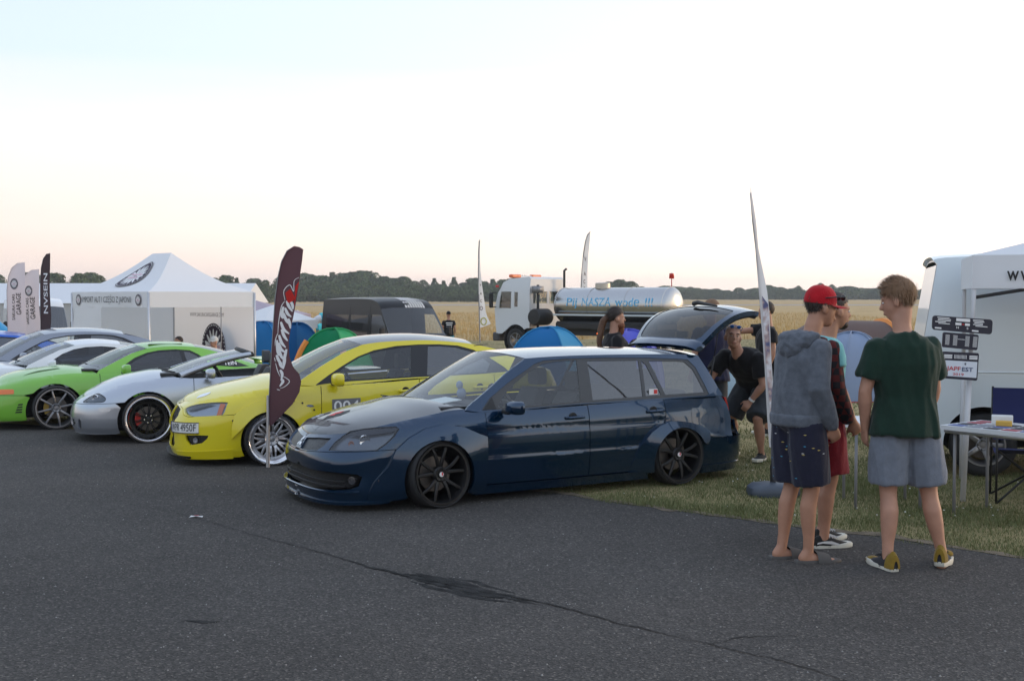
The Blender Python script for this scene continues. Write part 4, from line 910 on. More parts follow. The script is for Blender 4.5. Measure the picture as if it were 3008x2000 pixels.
yh = catmull([(-1.10,.632),(-1.0,.675),(-.683,.713),(-.49,.72),(-.485,.69),(-.534,.579),(-.64,.56),(-.80,.555),(-.976,.578)], 3, True)
fogp = [(-.975,.358),(-.82,.362),(-.685,.36),(-.70,.325),(-.76,.275),(-.90,.25),(-.955,.30)]
a0 = YS.s0
mou = [(a0+.02,.505),(a0+.02,.64),(-1.40,.645),(-1.21,.625),(-1.17,.56),(-1.22,.50),(-1.26,.375),(-1.20,.24),(-1.27,.20),(a0+.02,.19),(a0+.02,.37)]
seamy = pchip([a0,-1.18,-1.0,-.4],[.655,.64,.557,.585])
yb, yd = std_body(y, (0,.28,.34), (2.63,.29,.345), [.556,1.70,2.62], seamy, head=yh, mouth=[fogp, mou])
y.ring('fog_recess', fogp, BLACK, off=-.04, depth=0, both='sep'); y.ring('mouth_grille', mou, mat('intake_mesh2',(.01,.01,.012),.6,bump=1.,bscale=120), off=-.05, depth=0)
for sg in (1,-1):
    p = YS.P(-.84,.305,-.02); mb = MB(); mb.lathe([(.032,.0),(.03,-.012),(.0005,-.01)],(p[0],p[1]*sg,p[2]),(.6,.8*sg,0),16); mb.build('fog_lamp', LAMPI, yb)
hl = y.ring('headlight', yh, LAMPI, off=-.03, depth=0, both='sep', step=.05); y.ring('lens', yh, LENS, off=-.001, depth=0, both='sep', parent=hl, step=.06)
y.ring('indicator', [(-.60,.575),(-.545,.585),(-.50,.70),(-.56,.705)], AMBER, off=-.004, depth=0, both='sep', parent=hl)
y.ring('lamp_brow', [(-1.06,.64),(-.68,.705),(-.62,.70),(-.72,.675),(-.9,.63),(-1.04,.62)], mat('lamp_brow2',(.05,.055,.06),.3), off=-.003, depth=0, both='sep', parent=hl)
pl = y.ring('number_plate', [(-1.31,.37),(-1.31,.485),(-.795,.50),(-.795,.385)], PLATE, off=.012, depth=.012, both='near')
y.ring('plate_band', [(-1.31,.37),(-1.31,.485),(-1.26,.4865),(-1.26,.3715)], mat('plate_blue',(.01,.03,.2),.5), off=.015, depth=0, both='near', parent=pl[0])
def pfn(u, v): return YS.P(-1.03+u, .4355+.03*(u+.26)*.0+v+(u*.03), .0155)
lettering('WPR 4950F', .115, pfn, INK, pl[0], width=.42)
for e in ([(-1.315,.366),(-1.315,.374),(-.79,.389),(-.79,.381)],[(-1.315,.482),(-1.315,.489),(-.79,.504),(-.79,.497)]): y.ring('plate_frame', e, BLACK, off=.017, depth=.01, both='near', parent=pl[0])
y.ring('splitter', [(a0,.10),(a0,.125),(-.9,.125),(-.9,.10)], BLACK, off=.05, depth=.08)
y.ring('bumper_lip', [(-1.15,.09),(-1.15,.17),(-.42,.20),(-.42,.095)], off=.012, depth=.02, both='sep', parent=[yb,yb])
def yflare(cx, cz, rin, wd):
    def f(a, b, o):
        r = math.hypot(a-cx, b-cz); t = min(1, max(0, (r-rin)/wd)); return YS.P(a, b, .008+.05*(1-t)**1.1+o)
    return f
ff = y.ring('wheel_flare', [(-.437,.32),(-.437,.435),(-.403,.585),(-.30,.66),(-.214,.697),(-.11,.731),(.03,.745),(.17,.737),(.347,.702),(.43,.66),(.52,.59),(.54,.36),(.53,.13),(.34,.13)]+arc(0,.28,.34,.13)[::-1][1:-7], depth=.05, both='sep', step=.05, fn=yflare(0,.28,.34,.22))
for i, sg in enumerate((1,-1)):
    for a,z in ((-.42,.46),(-.42,.52),(-.39,.585),(-.21,.685),(-.11,.72),(.25,.71),(.34,.695),(.47,.615)):
        p = YS.P(a,z,.014); mb = MB(); mb.lathe([(.011,-.012),(.011,.004),(.0005,.006)],(p[0],p[1]*sg,p[2]),(0,-sg,0),8); mb.build('rivet', BLACK, ff[i])
y.ring('wheel_flare', [(2.10,.30),(2.2,.55),(2.38,.69),(2.63,.74),(2.88,.68),(3.03,.52),(3.02,.42)]+[p for p in arc(2.63,.29,.345,.28)][::-1], depth=.05, both='sep', step=.06, fn=yflare(2.63,.29,.345,.24))
y.ring('side_marker', catmull([(.38,.665),(.43,.675),(.47,.655),(.42,.648)],4,True), CHROME, off=.012, depth=.004, both='sep')
ybn = y.bonnet(.30,.22,.075)
df2 = bvh_drop(ybn); decal(catmull([(-.78,-.42),(-.72,-.36),(-.62,-.40),(-.68,-.47)],4,True), df2, CHROME, ybn, 'badge')
mb = MB(); mb.box((.22,0,.89),(.26,1.36,.05),None,0,.01); mb.build('cowl', BLACK, y.root)
Ay = [(.30,.915),(.58,1.09),(.85,1.235),(1.08,1.325)]
cb, ct = YS.cabin['zb'], YS.cabin['zr']
dly = [(.505,.892),(.66,.995),(.84,1.10),(1.02,1.195),(1.21,1.262),(1.48,1.308),(1.75,1.322),(2.0,1.32),(2.23,1.302),(2.42,1.25),(2.60,1.16),(2.76,1.05),(2.82,.99),(2.4,.968),(1.65,.95),(.9,.92)]
y.side('cabin_side', [(a,cb(a)) for a in np.linspace(.28,3.05,24)]+[(a,ct(a)) for a in np.linspace(3.05,1.08,28)]+Ay[::-1][1:], holes=[dly])
FRB = mat('window_frame_black', (.014,.014,.016), .4)
wy = [[(.68,.945),(.74,1.01),(.88,1.10),(1.03,1.18),(1.21,1.243),(1.48,1.288),(1.655,1.302),(1.60,.965),(1.0,.943)],[(1.86,1.302),(2.0,1.302),(2.2,1.285),(2.38,1.235),(2.53,1.15),(2.60,1.09),(2.53,.985),(1.80,.972)]]
fy = y.side('window_frame', dly, FRB, holes=wy, off=-.006, depth=.012)
for p, g in zip(wy,(glass('yellow_front_glass',(.66,.70,.70),ior=1.75),GLASS_T)): y.side('window', p, g, off=-.012, depth=0, parent=fy)
y.screen('windscreen', Ay, (.26,.12), (0,.05), GLASS_W, .004)
YR = mat('black_roof_wrap', (.012,.012,.014), .25, 0, .8)
y.roof(1.08,2.42,.12,.05,.0,.05,YR)
y.screen('rear_window', [(2.98,1.0),(2.8,1.08),(2.6,1.18),(2.42,1.30)], (-.05,.0), (.02,.05), GLASS_T, .004)
boot(y, 3.0, .03)
y.mirror((.70,-1.0,.955),(.13,.24,.15))
for sg in (1,-1):
    mb = MB(); mb.add([YS.G(.50,.885,.005),YS.G(.70,.912,.005),YS.G(.68,1.005,.005)],[(0,1,2)],False); mb.v=[(a,b*sg,c_) for a,b,c_ in mb.v]; mb.build('mirror_sail', BLACK, y.root)
y.interior((1.0,1.55),.87,.38,wheel=True)
nb = y.ring('number_board', [(.675,.56),(.675,.725),(1.0,.735),(1.0,.57)], mat('board_grey',(.16,.16,.17),.5), off=.004, depth=0, both='near')
lettering('004', .17, lambda u,v: YS.P(.84+u,.64+v,.007), WHITEPRINT, nb[0], bold=True, width=.29)
y.handle(1.55,.80,parent=yd[0]); y.handle(2.45,.82,parent=yd[1])
SILW = mat('wheel_silver', (.55,.55,.57), .28, .9)
y.wheels([(0,.80,.0,.05,dict(R_=.302,W=.23,rim=.268,style='mesh',face=SILW,lip=CHROME,spin=.1)),(2.63,.80,0,.05,dict(R_=.302,W=.23,rim=.268,style='mesh',face=SILW,lip=CHROME))])

# ---- silver convertible
SILVER = mat('silver_paint', (.42, .45, .50), .30, .75, .9)
SS = Shape(
 [(-.95,0),(-.93,.26),(-.86,.48),(-.73,.66),(-.50,.785),(-.2,.83),(.3,.845),(.58,.85),(1.4,.86),(2.4,.865),(3.0,.83),(3.3,.75),(3.44,.60),(3.48,.3),(3.50,0)],
 {0:[(.13,.05),(.22,.01),(.33,.0),(.42,.01),(.48,.035),(.53,.08),(.57,.15)],
  3:[(.13,.05),(.22,.01),(.33,.0),(.45,.01),(.54,.05),(.61,.12),(.66,.21)],
  5:[(.14,.05),(.22,.02),(.35,.005),(.48,0),(.63,.02),(.74,.09),(.785,.17)],
  6:[(.14,.07),(.22,.03),(.35,.01),(.5,0),(.68,.015),(.80,.06),(.845,.13)],
  7:[(.14,.07),(.22,.03),(.35,.01),(.5,0),(.68,.015),(.79,.04),(.83,.07)],
  9:[(.14,.07),(.22,.03),(.38,.01),(.5,0),(.70,.01),(.83,.05),(.88,.10)],
  11:[(.15,.06),(.22,.02),(.35,.0),(.45,.0),(.60,.03),(.78,.10),(.87,.20)],
  14:[(.15,.04),(.22,.0),(.35,.0),(.45,.0),(.60,.03),(.78,.10),(.86,.20)]},
 dict(zb=pchip([.2,.58,1.6,3.0],[.86,.835,.85,.87]), zr=pchip([.2,.45,.9,1.2,1.35,1.6,3.2],[.87,.90,1.03,1.095,1.12,1.13,1.0]),
      db=pchip([.2,.58,1.5,3.0],[.72,.76,.77,.75]), dr=pchip([.2,.42,1.35,2.0,3.2],[.70,.68,.54,.54,.6])))
s_ = Car('silver open-top convertible with black deep-dish wheels and chrome lips', SS, (-4.62, 14.515), .36, .92, SILVER)
sh_ = catmull([(-.95,.535),(-.93,.575),(-.86,.62),(-.75,.645),(-.63,.632),(-.545,.595),(-.56,.553),(-.66,.54),(-.8,.535)], 3, True)
mo2 = [(SS.s0+.02,.22),(SS.s0+.02,.33),(-1.25,.33),(-1.1,.30),(-1.06,.25),(-1.15,.22)]
mo3 = catmull([(-1.0,.20),(-.98,.30),(-.93,.32),(-.90,.25),(-.93,.19)],3,True)
sb_, sdr = std_body(s_, (0,.29,.385), (2.52,.30,.37), [.58,1.85], pchip([SS.s0,-1.2,-.3],[.50,.505,.535]), head=sh_, mouth=[mo2,mo3], bz=.13, skirt=.012)
s_.ring('mouth_grille', mo2, BLACK, off=-.04, depth=0); s_.ring('fog_recess', mo3, mat('fog_grey',(.25,.26,.28),.3,.5), off=-.03, depth=0, both='sep')
hs = s_.ring('headlight', sh_, mat('smoked_lamp',(.10,.11,.12),.3,.6), off=-.03, depth=0, both='sep', step=.05); s_.ring('lens', sh_, LENS, off=-.001, depth=0, both='sep', parent=hs, step=.06)
for i, sg in enumerate((1,-1)):
    p = SS.P(-.74,.585,-.028); x,d,nx,nd = SS.plan(-.74); mb = MB(); mb.lathe([(.05,-.01),(.045,.006),(.02,-.004),(.0005,-.006)],(p[0],p[1]*sg,p[2]),(nx,-nd*sg,0),18); mb.build('bulb', CHROME, hs[i])
    mb = MB(); mb.tube([(q_[0],q_[1]*sg,q_[2]) for q_ in [SS.P(a,b,-.002) for a,b in sh_+sh_[:1]]],.005,5,False); mb.build('lamp_trim', BLACK, hs[i])
mk = catmull([(-.627,.45),(-.59,.478),(-.50,.480),(-.455,.46),(-.485,.428),(-.59,.425)],4,True)
s_.ring('side_marker', mk, mat('clear_marker',(.55,.57,.6),.2,.3,.5), off=.004, depth=.004, both='sep')
sbn = s_.bonnet(.36,.16,.075)
mb = MB(); mb.box((.30,0,.875),(.26,1.30,.04),None,0,.01); mb.build('cowl', BLACK, s_.root)
As = [(.41,.868),(.66,.955),(.95,1.045),(1.20,1.10),(1.36,1.125)]
s_.screen('windscreen', As, (.22,.12), (.0,.045), GLASS_W, .012)
P1 = [SS.G(x,z,.012) for x,z in catmull(As,4)]
for sg in (1,-1):
    mb = MB(); mb.tube([(a,b*sg,c_) for a,b,c_ in P1],[.034]*(len(P1)-1)+[.03],8); pi = mb.build('windscreen_pillar', SILVER, s_.root)
    mb = MB(); mb.tube([(a+.045,b*sg*.985,c_-.012) for a,b,c_ in P1],.022,6); mb.build('pillar_seal', BLACK, pi)
g = SS.G(1.36,1.125); mb = MB(); mb.tube([(1.36-.12*(1-t*t)+.01,t*(-g[1]),1.128+.045*(1-t*t)) for t in np.linspace(-1,1,17)],.032,8); mb.build('header_rail', BLACK, s_.root)
s_.interior((1.0,1.5),.83,.36,m=mat('grey_leather',(.05,.05,.055),.6),rear=False,floor=(.4,2.2,.6,.4))
mb = MB(); mb.loft([[(x,t*.62,.80+h*(1-abs(t)**3)) for t in np.linspace(-1,1,13)] for x,h in ((1.95,.02),(2.1,.13),(2.4,.14),(2.65,.10),(2.75,.0))],cap=False,closed=False); mb.build('folded_roof', mat('black_canvas',(.015,.015,.016),.85), s_.root)
boot(s_, 2.72, .03)
s_.mirror((.76,-.98,.90),(.14,.21,.13))
for x0_,y0_,y1_ in ((.22,-.55,-.05),(.20,-.1,.4)):
    mb = MB(); mb.tube([(.36,y0_,.90),(x0_,(y0_+y1_)/2,.925),(x0_,y1_,.92)],[.012,.010,.005],6); mb.build('wiper', BLACK, s_.root)
s_.wheels([(0,.80,.0,.03,dict(R_=.322,W=.23,rim=.285,style='deep',face=WB,lip=CHROME,caliper=REDPRINT,spin=.2)),(2.52,.81,0,.03,dict(R_=.322,W=.23,rim=.285,style='deep',face=WB,lip=CHROME,caliper=REDPRINT))])

# ---- lime green coupe
LIME = mat('lime_paint', (.17, .44, .035), .34, 0, .8)
GS = Shape(
 [(-1.06,0),(-1.03,.28),(-.95,.52),(-.80,.71),(-.52,.83),(-.2,.87),(.3,.885),(.6,.885),(1.4,.89),(2.4,.90),(2.95,.87),(3.25,.79),(3.38,.62),(3.43,.3),(3.45,0)],
 {0:[(.12,.05),(.20,.01),(.32,.0),(.42,.01),(.50,.05),(.55,.11),(.60,.20)],
  3:[(.12,.05),(.2,.01),(.32,.0),(.45,.01),(.56,.05),(.63,.12),(.68,.22)],
  5:[(.13,.05),(.2,.02),(.35,.005),(.48,0),(.62,.015),(.72,.07),(.765,.15)],
  6:[(.13,.07),(.2,.03),(.35,.01),(.5,0),(.64,.015),(.75,.06),(.80,.13)],
  7:[(.13,.07),(.2,.03),(.35,.01),(.5,0),(.62,.015),(.74,.05),(.785,.085)],
  9:[(.13,.07),(.2,.03),(.35,.01),(.5,0),(.64,.015),(.76,.06),(.81,.12)],
  11:[(.15,.06),(.22,.02),(.35,.0),(.45,.0),(.60,.03),(.74,.10),(.80,.19)],
  14:[(.15,.04),(.22,.0),(.35,.0),(.45,.0),(.60,.03),(.74,.10),(.80,.18)]},
 dict(zb=pchip([.2,.6,1.2,2.2,3.0],[.80,.785,.79,.81,.80]), zr=pchip([.2,.6,.95,1.15,1.32,1.7,2.0,2.4,2.8,3.1],[.81,.90,1.02,1.085,1.13,1.155,1.14,1.04,.90,.82]),
      db=pchip([.2,.6,1.5,3.0],[.74,.80,.80,.72]), dr=pchip([.2,.62,1.32,2.0,2.6,3.1],[.72,.70,.53,.53,.55,.60])))
g_ = Car('lime green low coupe with grey eight-spoke wheels and black windows', GS, (-6.3425, 15.8947), .45, .92, LIME)
gb_, gd_ = std_body(g_, (-.01,.27,.395), (2.47,.28,.38), [.605,2.05], pchip([GS.s0,-.8,-.35],[.51,.512,.508]), bz=.15, mouth=None, skirt=.015)
g_.ring('indicator', catmull([(-.86,.585),(-.60,.597),(-.565,.583),(-.56,.55),(-.585,.532),(-.86,.527)],4,True), AMBER, off=.004, depth=.006, both='sep')
for i in range(4):
    z = .262+i*.036; k_ = .012*i; g_.ring('side_vent', [(-.545+k_,z),(-.455+k_*.3,z+.004),(-.445+k_*.3,z+.024),(-.53+k_,z+.022)], BLACK, off=.002, depth=.004, both='sep')
gbn = g_.bonnet(.58,.22,.085)
dg = bvh_drop(gbn); decal([(-.42,-.55),(-.1,-.50),(.1,-.46),(.06,-.40),(-.2,-.42)], dg, mat('vent_shadow',(.05,.12,.012),.6), gbn, 'bonnet_vent_shade')  # flat patch; the vent's shade is painted as a darker green
mb = MB(); mb.box((.50,0,.83),(.26,1.36,.04),None,0,.01); mb.build('cowl', BLACK, g_.root)
Ag = [(.60,.835),(.85,.955),(1.08,1.06),(1.32,1.135)]
cb, ct = GS.cabin['zb'], GS.cabin['zr']
dlg = [(.90,.80),(.97,.905),(1.12,1.0),(1.30,1.068),(1.48,1.10),(1.72,1.11),(1.93,1.092),(2.05,1.03),(2.16,.935),(2.19,.86),(2.0,.83),(1.5,.81)]
g_.side('cabin_side', [(a,cb(a)) for a in np.linspace(.56,3.0,24)]+[(a,ct(a)) for a in np.linspace(3.0,1.32,24)]+Ag[::-1][1:], holes=[dlg])
fg = g_.side('window_frame', dlg, FRB, holes=[[(.98,.825),(1.02,.90),(1.14,.975),(1.31,1.048),(1.48,1.08),(1.72,1.09),(1.78,1.088),(1.82,.84),(1.5,.83)],[(1.84,1.08),(1.92,1.07),(2.03,1.01),(2.12,.93),(2.14,.87),(1.88,.842)]], off=-.006, depth=.012)
g_.side('window', [(.98,.825),(1.02,.90),(1.14,.975),(1.31,1.048),(1.48,1.08),(1.72,1.09),(1.78,1.088),(1.82,.84),(1.5,.83)], glass('dark_green_glass',(.08,.09,.10),ior=1.8), off=-.012, depth=0, parent=fg)
g_.side('window', [(1.84,1.08),(1.92,1.07),(2.03,1.01),(2.12,.93),(2.14,.87),(1.88,.842)], GLASS_T, off=-.012, depth=0, parent=fg)
g_.screen('windscreen', Ag, (.28,.14), (.0,.05), GLASS_W, .004)
g_.roof(1.32,2.02,.14,.05,0,.045)
g_.screen('rear_window', [(2.90,.845),(2.6,.965),(2.3,1.07),(2.02,1.135)], (-.1,.0), (.06,.045), GLASS_T, .03)
mb = MB(); mb.box((1.60,0,1.184),(.5,.8,.012),None,0,.005); mb.build('sunroof', mat('sunroof_glass',(.01,.01,.012),.1,coat=.8), g_.root)
boot(g_, 2.95, .03)
mb = MB(); mb.loft([[(3.10+.28*q,y_,.86+h+.03*(1-(y_/.75)**2)) for q,h in ((0,.02),(.3,.045),(.8,.05),(1,.03),(.8,.0),(.2,-.01))] for y_ in np.linspace(-.75,.75,13)]); sp = mb.build('spoiler', LIME, g_.root)
for sg in (1,-1): mb = MB(); mb.loft([[(3.14+.2*q,sg*.70+v*.03,.76+.12*f) for q,v in ((0,-1),(1,-1),(1,1),(0,1))] for f in (0,1)]); mb.build('spoiler_foot', LIME, sp)
def tein(u,v): return GS.G(2.50+u,.89+v,.012)
tq = bpy.data.objects['rear_window.001'] if 'rear_window.001' in bpy.data.objects else g_.root
g_.side('rear_side_glass', [(2.30,.86),(2.38,.965),(2.45,.98),(2.62,.91),(2.80,.835),(2.6,.83)], BLACK, off=.004, depth=.004)
lettering('TEIN', .075, lambda u,v: GS.G(2.52+u,.885+v,.009), WHITEPRINT, g_.root, bold=True, width=.2)
g_.mirror((.93,-1.02,.85),(.16,.22,.15))
g_.interior((1.15,1.7),.80,.36,rear=False,floor=(.5,2.2,.6,.35))
GUN = mat('wheel_gunmetal', (.26,.26,.27), .35, .85)
GOLD = mat('caliper_gold', (.45,.30,.07), .4, .5)
g_.wheels([(0,.82,0,.02,dict(R_=.318,W=.23,rim=.268,style='eight',face=GUN,caliper=GOLD,spin=.2)),(2.47,.83,0,.02,dict(R_=.318,W=.23,rim=.268,style='eight',face=GUN,caliper=GOLD))])
mb = MB(); mb.tube([(.62,-.5,.87),(.48,-.2,.90),(.45,.15,.905)],[.012,.010,.005],6); mb.build('wiper', BLACK, g_.root)

# ---- white coupe, grey sedan, blue winged car behind the lime coupe
WHITEP = mat('white_paint', (.66,.68,.70), .35, 0, .7)
c3 = Car('low white coupe between the lime green coupe and the grey sedan', GS, (-7.85, 17.25), .43, .92, WHITEP)
std_body(c3, (-.01,.27,.395), (2.47,.28,.38), [.605,2.05], pchip([GS.s0,-.8,-.35],[.51,.512,.508]), bz=.15)
c3.bonnet(.58,.22,.05); Aw = Ag
c3.side('cabin_side', [(a,cb(a)) for a in np.linspace(.56,3.0,24)]+[(a,ct(a)) for a in np.linspace(3.0,1.32,24)]+Ag[::-1][1:], holes=[dlg])
c3.side('window', dlg, glass('open_dark_glass',(.30,.32,.34),ior=1.6), off=-.012, depth=0)
c3.screen('windscreen', Ag, (.28,.14), (.0,.05), GLASS_W, .004); c3.roof(1.32,2.02,.14,.05,0,.045)
c3.screen('rear_window', [(2.90,.845),(2.6,.965),(2.3,1.07),(2.02,1.135)], (-.1,.0), (.06,.045), GLASS_T, .03); boot(c3,2.95)
c3.mirror((.93,-1.0,.85),(.16,.22,.15)); c3.interior((1.15,1.7),.80,.36,rear=False,floor=(.5,2.2,.6,.35))
mb = MB(); mb.tube([(.60,-.5,.86),(.40,-.2,.905),(.5,.1,.90)],[.012,.010,.005],6); mb.build('wiper', BLACK, c3.root)
c3.wheels([(0,.82,0,.02,dict(R_=.31,W=.22,rim=.24,style='five',face=GUN)),(2.47,.83,0,.02,dict(R_=.31,W=.22,rim=.24,style='five',face=GUN))])
GREYP = mat('grey_silver_paint', (.24,.26,.30), .32, .7, .9)
def sedan(label, loc, yaw, k, paint, gl=GLASS, wing=None):
    c = Car(label, YS, loc, yaw, k, paint); cb, ct = YS.cabin['zb'], YS.cabin['zr']
    std_body(c, (0,.28,.34), (2.63,.29,.345), [.556,1.70,2.62], pchip([YS.s0,-1.18,-.4],[.60,.58,.575]), head=yh)
    hl = c.ring('headlight', yh, LAMPI, off=-.02, depth=0, both='sep')
    c.bonnet(.30,.22,.06); c.side('cabin_side', [(a,cb(a)) for a in np.linspace(.28,3.05,24)]+[(a,ct(a)) for a in np.linspace(3.05,1.08,28)]+Ay[::-1][1:], holes=[dly])
    f = c.side('window_frame', dly, FRB, holes=wy, off=-.006, depth=.012)
    for p, g in zip(wy,(gl,GLASS_T)): c.side('window', p, g, off=-.012, depth=0, parent=f)
    c.screen('windscreen', Ay, (.26,.12), (0,.05), GLASS_W, .004); c.roof(1.08,2.42,.12,.05,.0,.05)
    c.screen('rear_window', [(2.98,1.0),(2.8,1.08),(2.6,1.18),(2.42,1.30)], (-.05,.0), (.02,.05), GLASS_T, .004); boot(c, 3.0, .03)
    c.mirror((.70,-1.0,.955),(.13,.24,.15)); c.interior((1.0,1.55),.87,.38)
    c.wheels([(0,.80,0,.02,dict(R_=.31,W=.22,rim=.23,style='five',face=SILW)),(2.63,.80,0,.02,dict(R_=.31,W=.22,rim=.23,style='five',face=SILW))])
    if wing:
        mb = MB(); mb.loft([[(3.22+.24*q,y_,1.17+h) for q,h in ((0,0),(.3,.03),(1,.035),(.9,0))] for y_ in np.linspace(-.68,.68,9)]); o = mb.build('wing', paint, c.root)
        for sg in (1,-1): mb = MB(); mb.loft([[(3.20+.2*q-.05*f,sg*.5+v*.025,.98+.20*f) for q,v in ((0,-1),(1,-1),(1,1),(0,1))] for f in (0,1)]); mb.build('wing_post', paint, o)
    return c
sedan('grey silver sedan with clear front windows behind the white coupe', (-8.9, 19.3), .42, .93, GREYP)
sedan('bright blue sedan with a tall rear wing at the far left', (-11.15, 20.7), .42, .93, mat('vivid_blue_paint',(.01,.10,.50),.3,.2,.8), wing=True)
# ---------------------------------------------------------------- tents, flags, vans, truck
def dp(x, y, Y): return at(x*1.2757, y*1.2757, Y)
CANVAS = fabric('white_canvas', (.84, .85, .87), .22)
CANVAS_B = fabric('white_canvas_wall', (.78, .79, .81), .5)
ALU = mat('aluminium', (.55, .55, .56), .4, .8)
STEEL = mat('steel_grey', (.25, .25, .26), .5, .6)
PINK = mat('print_pink', (.62, .22, .36), .7)
PURP = mat('print_aubergine', (.030, .014, .035), .7)
def quadsurf(mb, A, B, C_, D, n=8, m=8, sag=0., nrm=Vector((0, 0, -1)), jit=0., seed=0):
    """bilinear sheet A-B (bottom) to D-C (top) with a sag and small ripples"""
    V = []
    for i in range(m+1):
        for j in range(n+1):
            u, v = j/n, i/m; p = (A*(1-u)+B*u)*(1-v)+(D*(1-u)+C_*u)*v
            p = p+nrm*(sag*math.sin(math.pi*v)+jit*noise.noise(Vector((u*5+seed, v*4, seed))))
            V.append(p)
    mb.add(V, [(i*(n+1)+j, i*(n+1)+j+1, (i+1)*(n+1)+j+1, (i+1)*(n+1)+j) for i in range(m) for j in range(n)])
def emblem(fn, r, parent, name='emblem'):
    """round flower emblem: dark disc with ring of dots, pale petals, pink script bars; fn(u, v, lift)"""
    mb = MB(); dm = domain(circle(0, 0, r, 36), (), r*.2, r*.2); mb.add([fn(a, b, .004) for a, b in dm[0]], dm[1], False); o = mb.build(name, PURP, parent)
    mb = MB()
    for k in range(40):
        a = 2*math.pi*k/40; mb.add([fn(r*q*math.cos(a+d), r*q*math.sin(a+d), .007) for q, d in ((.90, -.04), (.96, -.04), (.96, .04), (.90, .04))], [(0, 1, 2, 3)], False)
    mb.build('emblem_ring', WHITEPRINT, o)
    for k in range(16):
        a = 2*math.pi*k/16; q = [(.16, -.02), (.5, -.085), (.74, -.045), (.8, 0), (.74, .045), (.5, .085), (.16, .02)]
        mb = MB(); mb.add([fn(r*(x*math.cos(a)-y_*math.sin(a)), r*(x*math.sin(a)+y_*math.cos(a)), .008) for x, y_ in q], [tuple(range(7))], False); mb.build('petal', WHITEPRINT, o)
    for v0, w_ in ((.10, .62), (-.14, .56)):
        mb = MB(); mb.add([fn(r*a, r*(v0+b), .011) for a, b in ((-w_-.05, -.09), (w_+.05, -.09), (w_+.05, .1), (-w_-.05, .1))], [(0, 1, 2, 3)], False); mb.build('script_band', WHITEPRINT, o)
    for body, v0, w_ in (('SAKURA CARS', .105, 1.12), ('GARAGE', -.14, .95)):
        lettering(body, r*.17, lambda u, v, v0=v0: fn(u, v+r*v0, .014), PINK, o, bold=True, width=r*w_)
    return o
# ---- white event tent
t = thing('event_tent', 'white pop-up event tent with round flower emblem on its roof', 'tent', (-8.33, 27.6, gz(27)))
C0, C1, C2 = Vector((-8.0, 25.5, 0)), Vector((-6.07, 27.3, 0)), Vector((-10.6, 27.9, 0)); C3 = C1+C2-C0; TB = Vector(t.location)
zb_, zt_ = 1.51, 1.86; zg = -.46
def L(v, z): return Vector((v.x, v.y, z))-TB
cen = (C0+C3)/2; rd_ = (C0-C2).normalized(); R1, R0 = cen+rd_*.42, cen-rd_*.42; zp = 2.78
for (a, b, p, q, sd) in ((C0, C2, R1, R0, 1), (C0, C1, R1, R1, 2), (C1, C3, R1, R0, 3), (C2, C3, R0, R0, 4)):
    mb = MB(); quadsurf(mb, L(a, zt_), L(b, zt_), L(q, zp), L(p, zp), 10, 10, .13); roofp = mb.build('roof_panel', CANVAS, t, True)
    if sd == 1:
        A, B = L(a, zt_), L(b, zt_); Pp, Qq = L(p, zp), L(q, zp)
        def rf_(u, v, o, A=A, B=B, Pp=Pp, Qq=Qq):
            uu, vv = .5+u, .52+v; pp = (A*(1-uu)+B*uu)*(1-vv)+(Pp*(1-uu)+Qq*uu)*vv; return pp+Vector((0, 0, -.13*math.sin(math.pi*vv)))+Vector((-.6, -.6, .5)).normalized()*(o*2+.02)
        emblem(lambda u, v, o: rf_(-u*.42/(1-.5)*.62, v*.82, o), .38, roofp)
    mb = MB(); quadsurf(mb, L(a, zb_), L(b, zb_), L(b, zt_), L(a, zt_), 14, 4, .0, Vector((-.7, -.7, 0)), .02, sd*3.); val = mb.build('valance', CANVAS, t, True)
    d = (b-a); n_ = Vector((d.y, -d.x, 0)).normalized()
    if n_.dot(a-cen) < 0: n_ = -n_
    if sd == 1:
        def vf(u, v, o=.02, a=a, b=b, n_=n_): p_ = a*(1-u)+b*u+n_*(o+.012); return Vector((p_.x, p_.y, (zb_+zt_)/2-.01+v))-TB
        lettering('IMPORT AUT I CZĘŚCI Z JAPONII', .19, lambda u, v: vf(.52-u/d.length, v), INK, val, width=2.25)
        for uu in (.12, .90): emblem(lambda u, v, o, uu=uu: vf(uu-u/d.length, v, o), .13, val)
for c_ in (C0, C1, C2, C3):
    mb = MB(); mb.tube([L(c_, zg), L(c_, zt_-.02)], .028, 8); mb.build('leg', ALU, t)
ctrp = MB(); ctrp.tube([L((C0+C1)/2+Vector((.3, .4, 0)), zg), L((C0+C1)/2+Vector((.3, .4, 0)), zt_)], .012, 6); ctrp.build('support_rod', STEEL, t)
for a, b in ((C2, C3), (C3, C1)):
    mb = MB(); quadsurf(mb, L(a, zg), L(b, zg), L(b, zb_+.1), L(a, zb_+.1), 12, 8, .0, Vector((.7, -.7, 0)), .03, 5.); wl_ = mb.build('wall', CANVAS_B, t, True)
    if a is C3:
        def wf(u, v, o=0., a=a, b=b):
            d = b-a; p_ = a+d*(u/d.length)+Vector((-.72, -.69, 0))*(.03+o); return Vector((p_.x, p_.y, v))-TB
        lettering('WWW.SAKURACARSGARAGE.COM', .14, lambda u, v: wf(1.55+u, 1.30+v), PURP, wl_, width=1.5)
        emblem(lambda u, v, o: wf(1.85+u*1.0, .45+v*1.25, o), .52, wl_)
mb = MB(); quadsurf(mb, L(C2, zg), L(C2+(C0-C2)*.40, zg), L(C2+(C0-C2)*.40, zb_), L(C2, zb_), 8, 8, 0, Vector((-.7, -.7, 0)), .05, 9.); mb.build('wall', CANVAS, t, True)
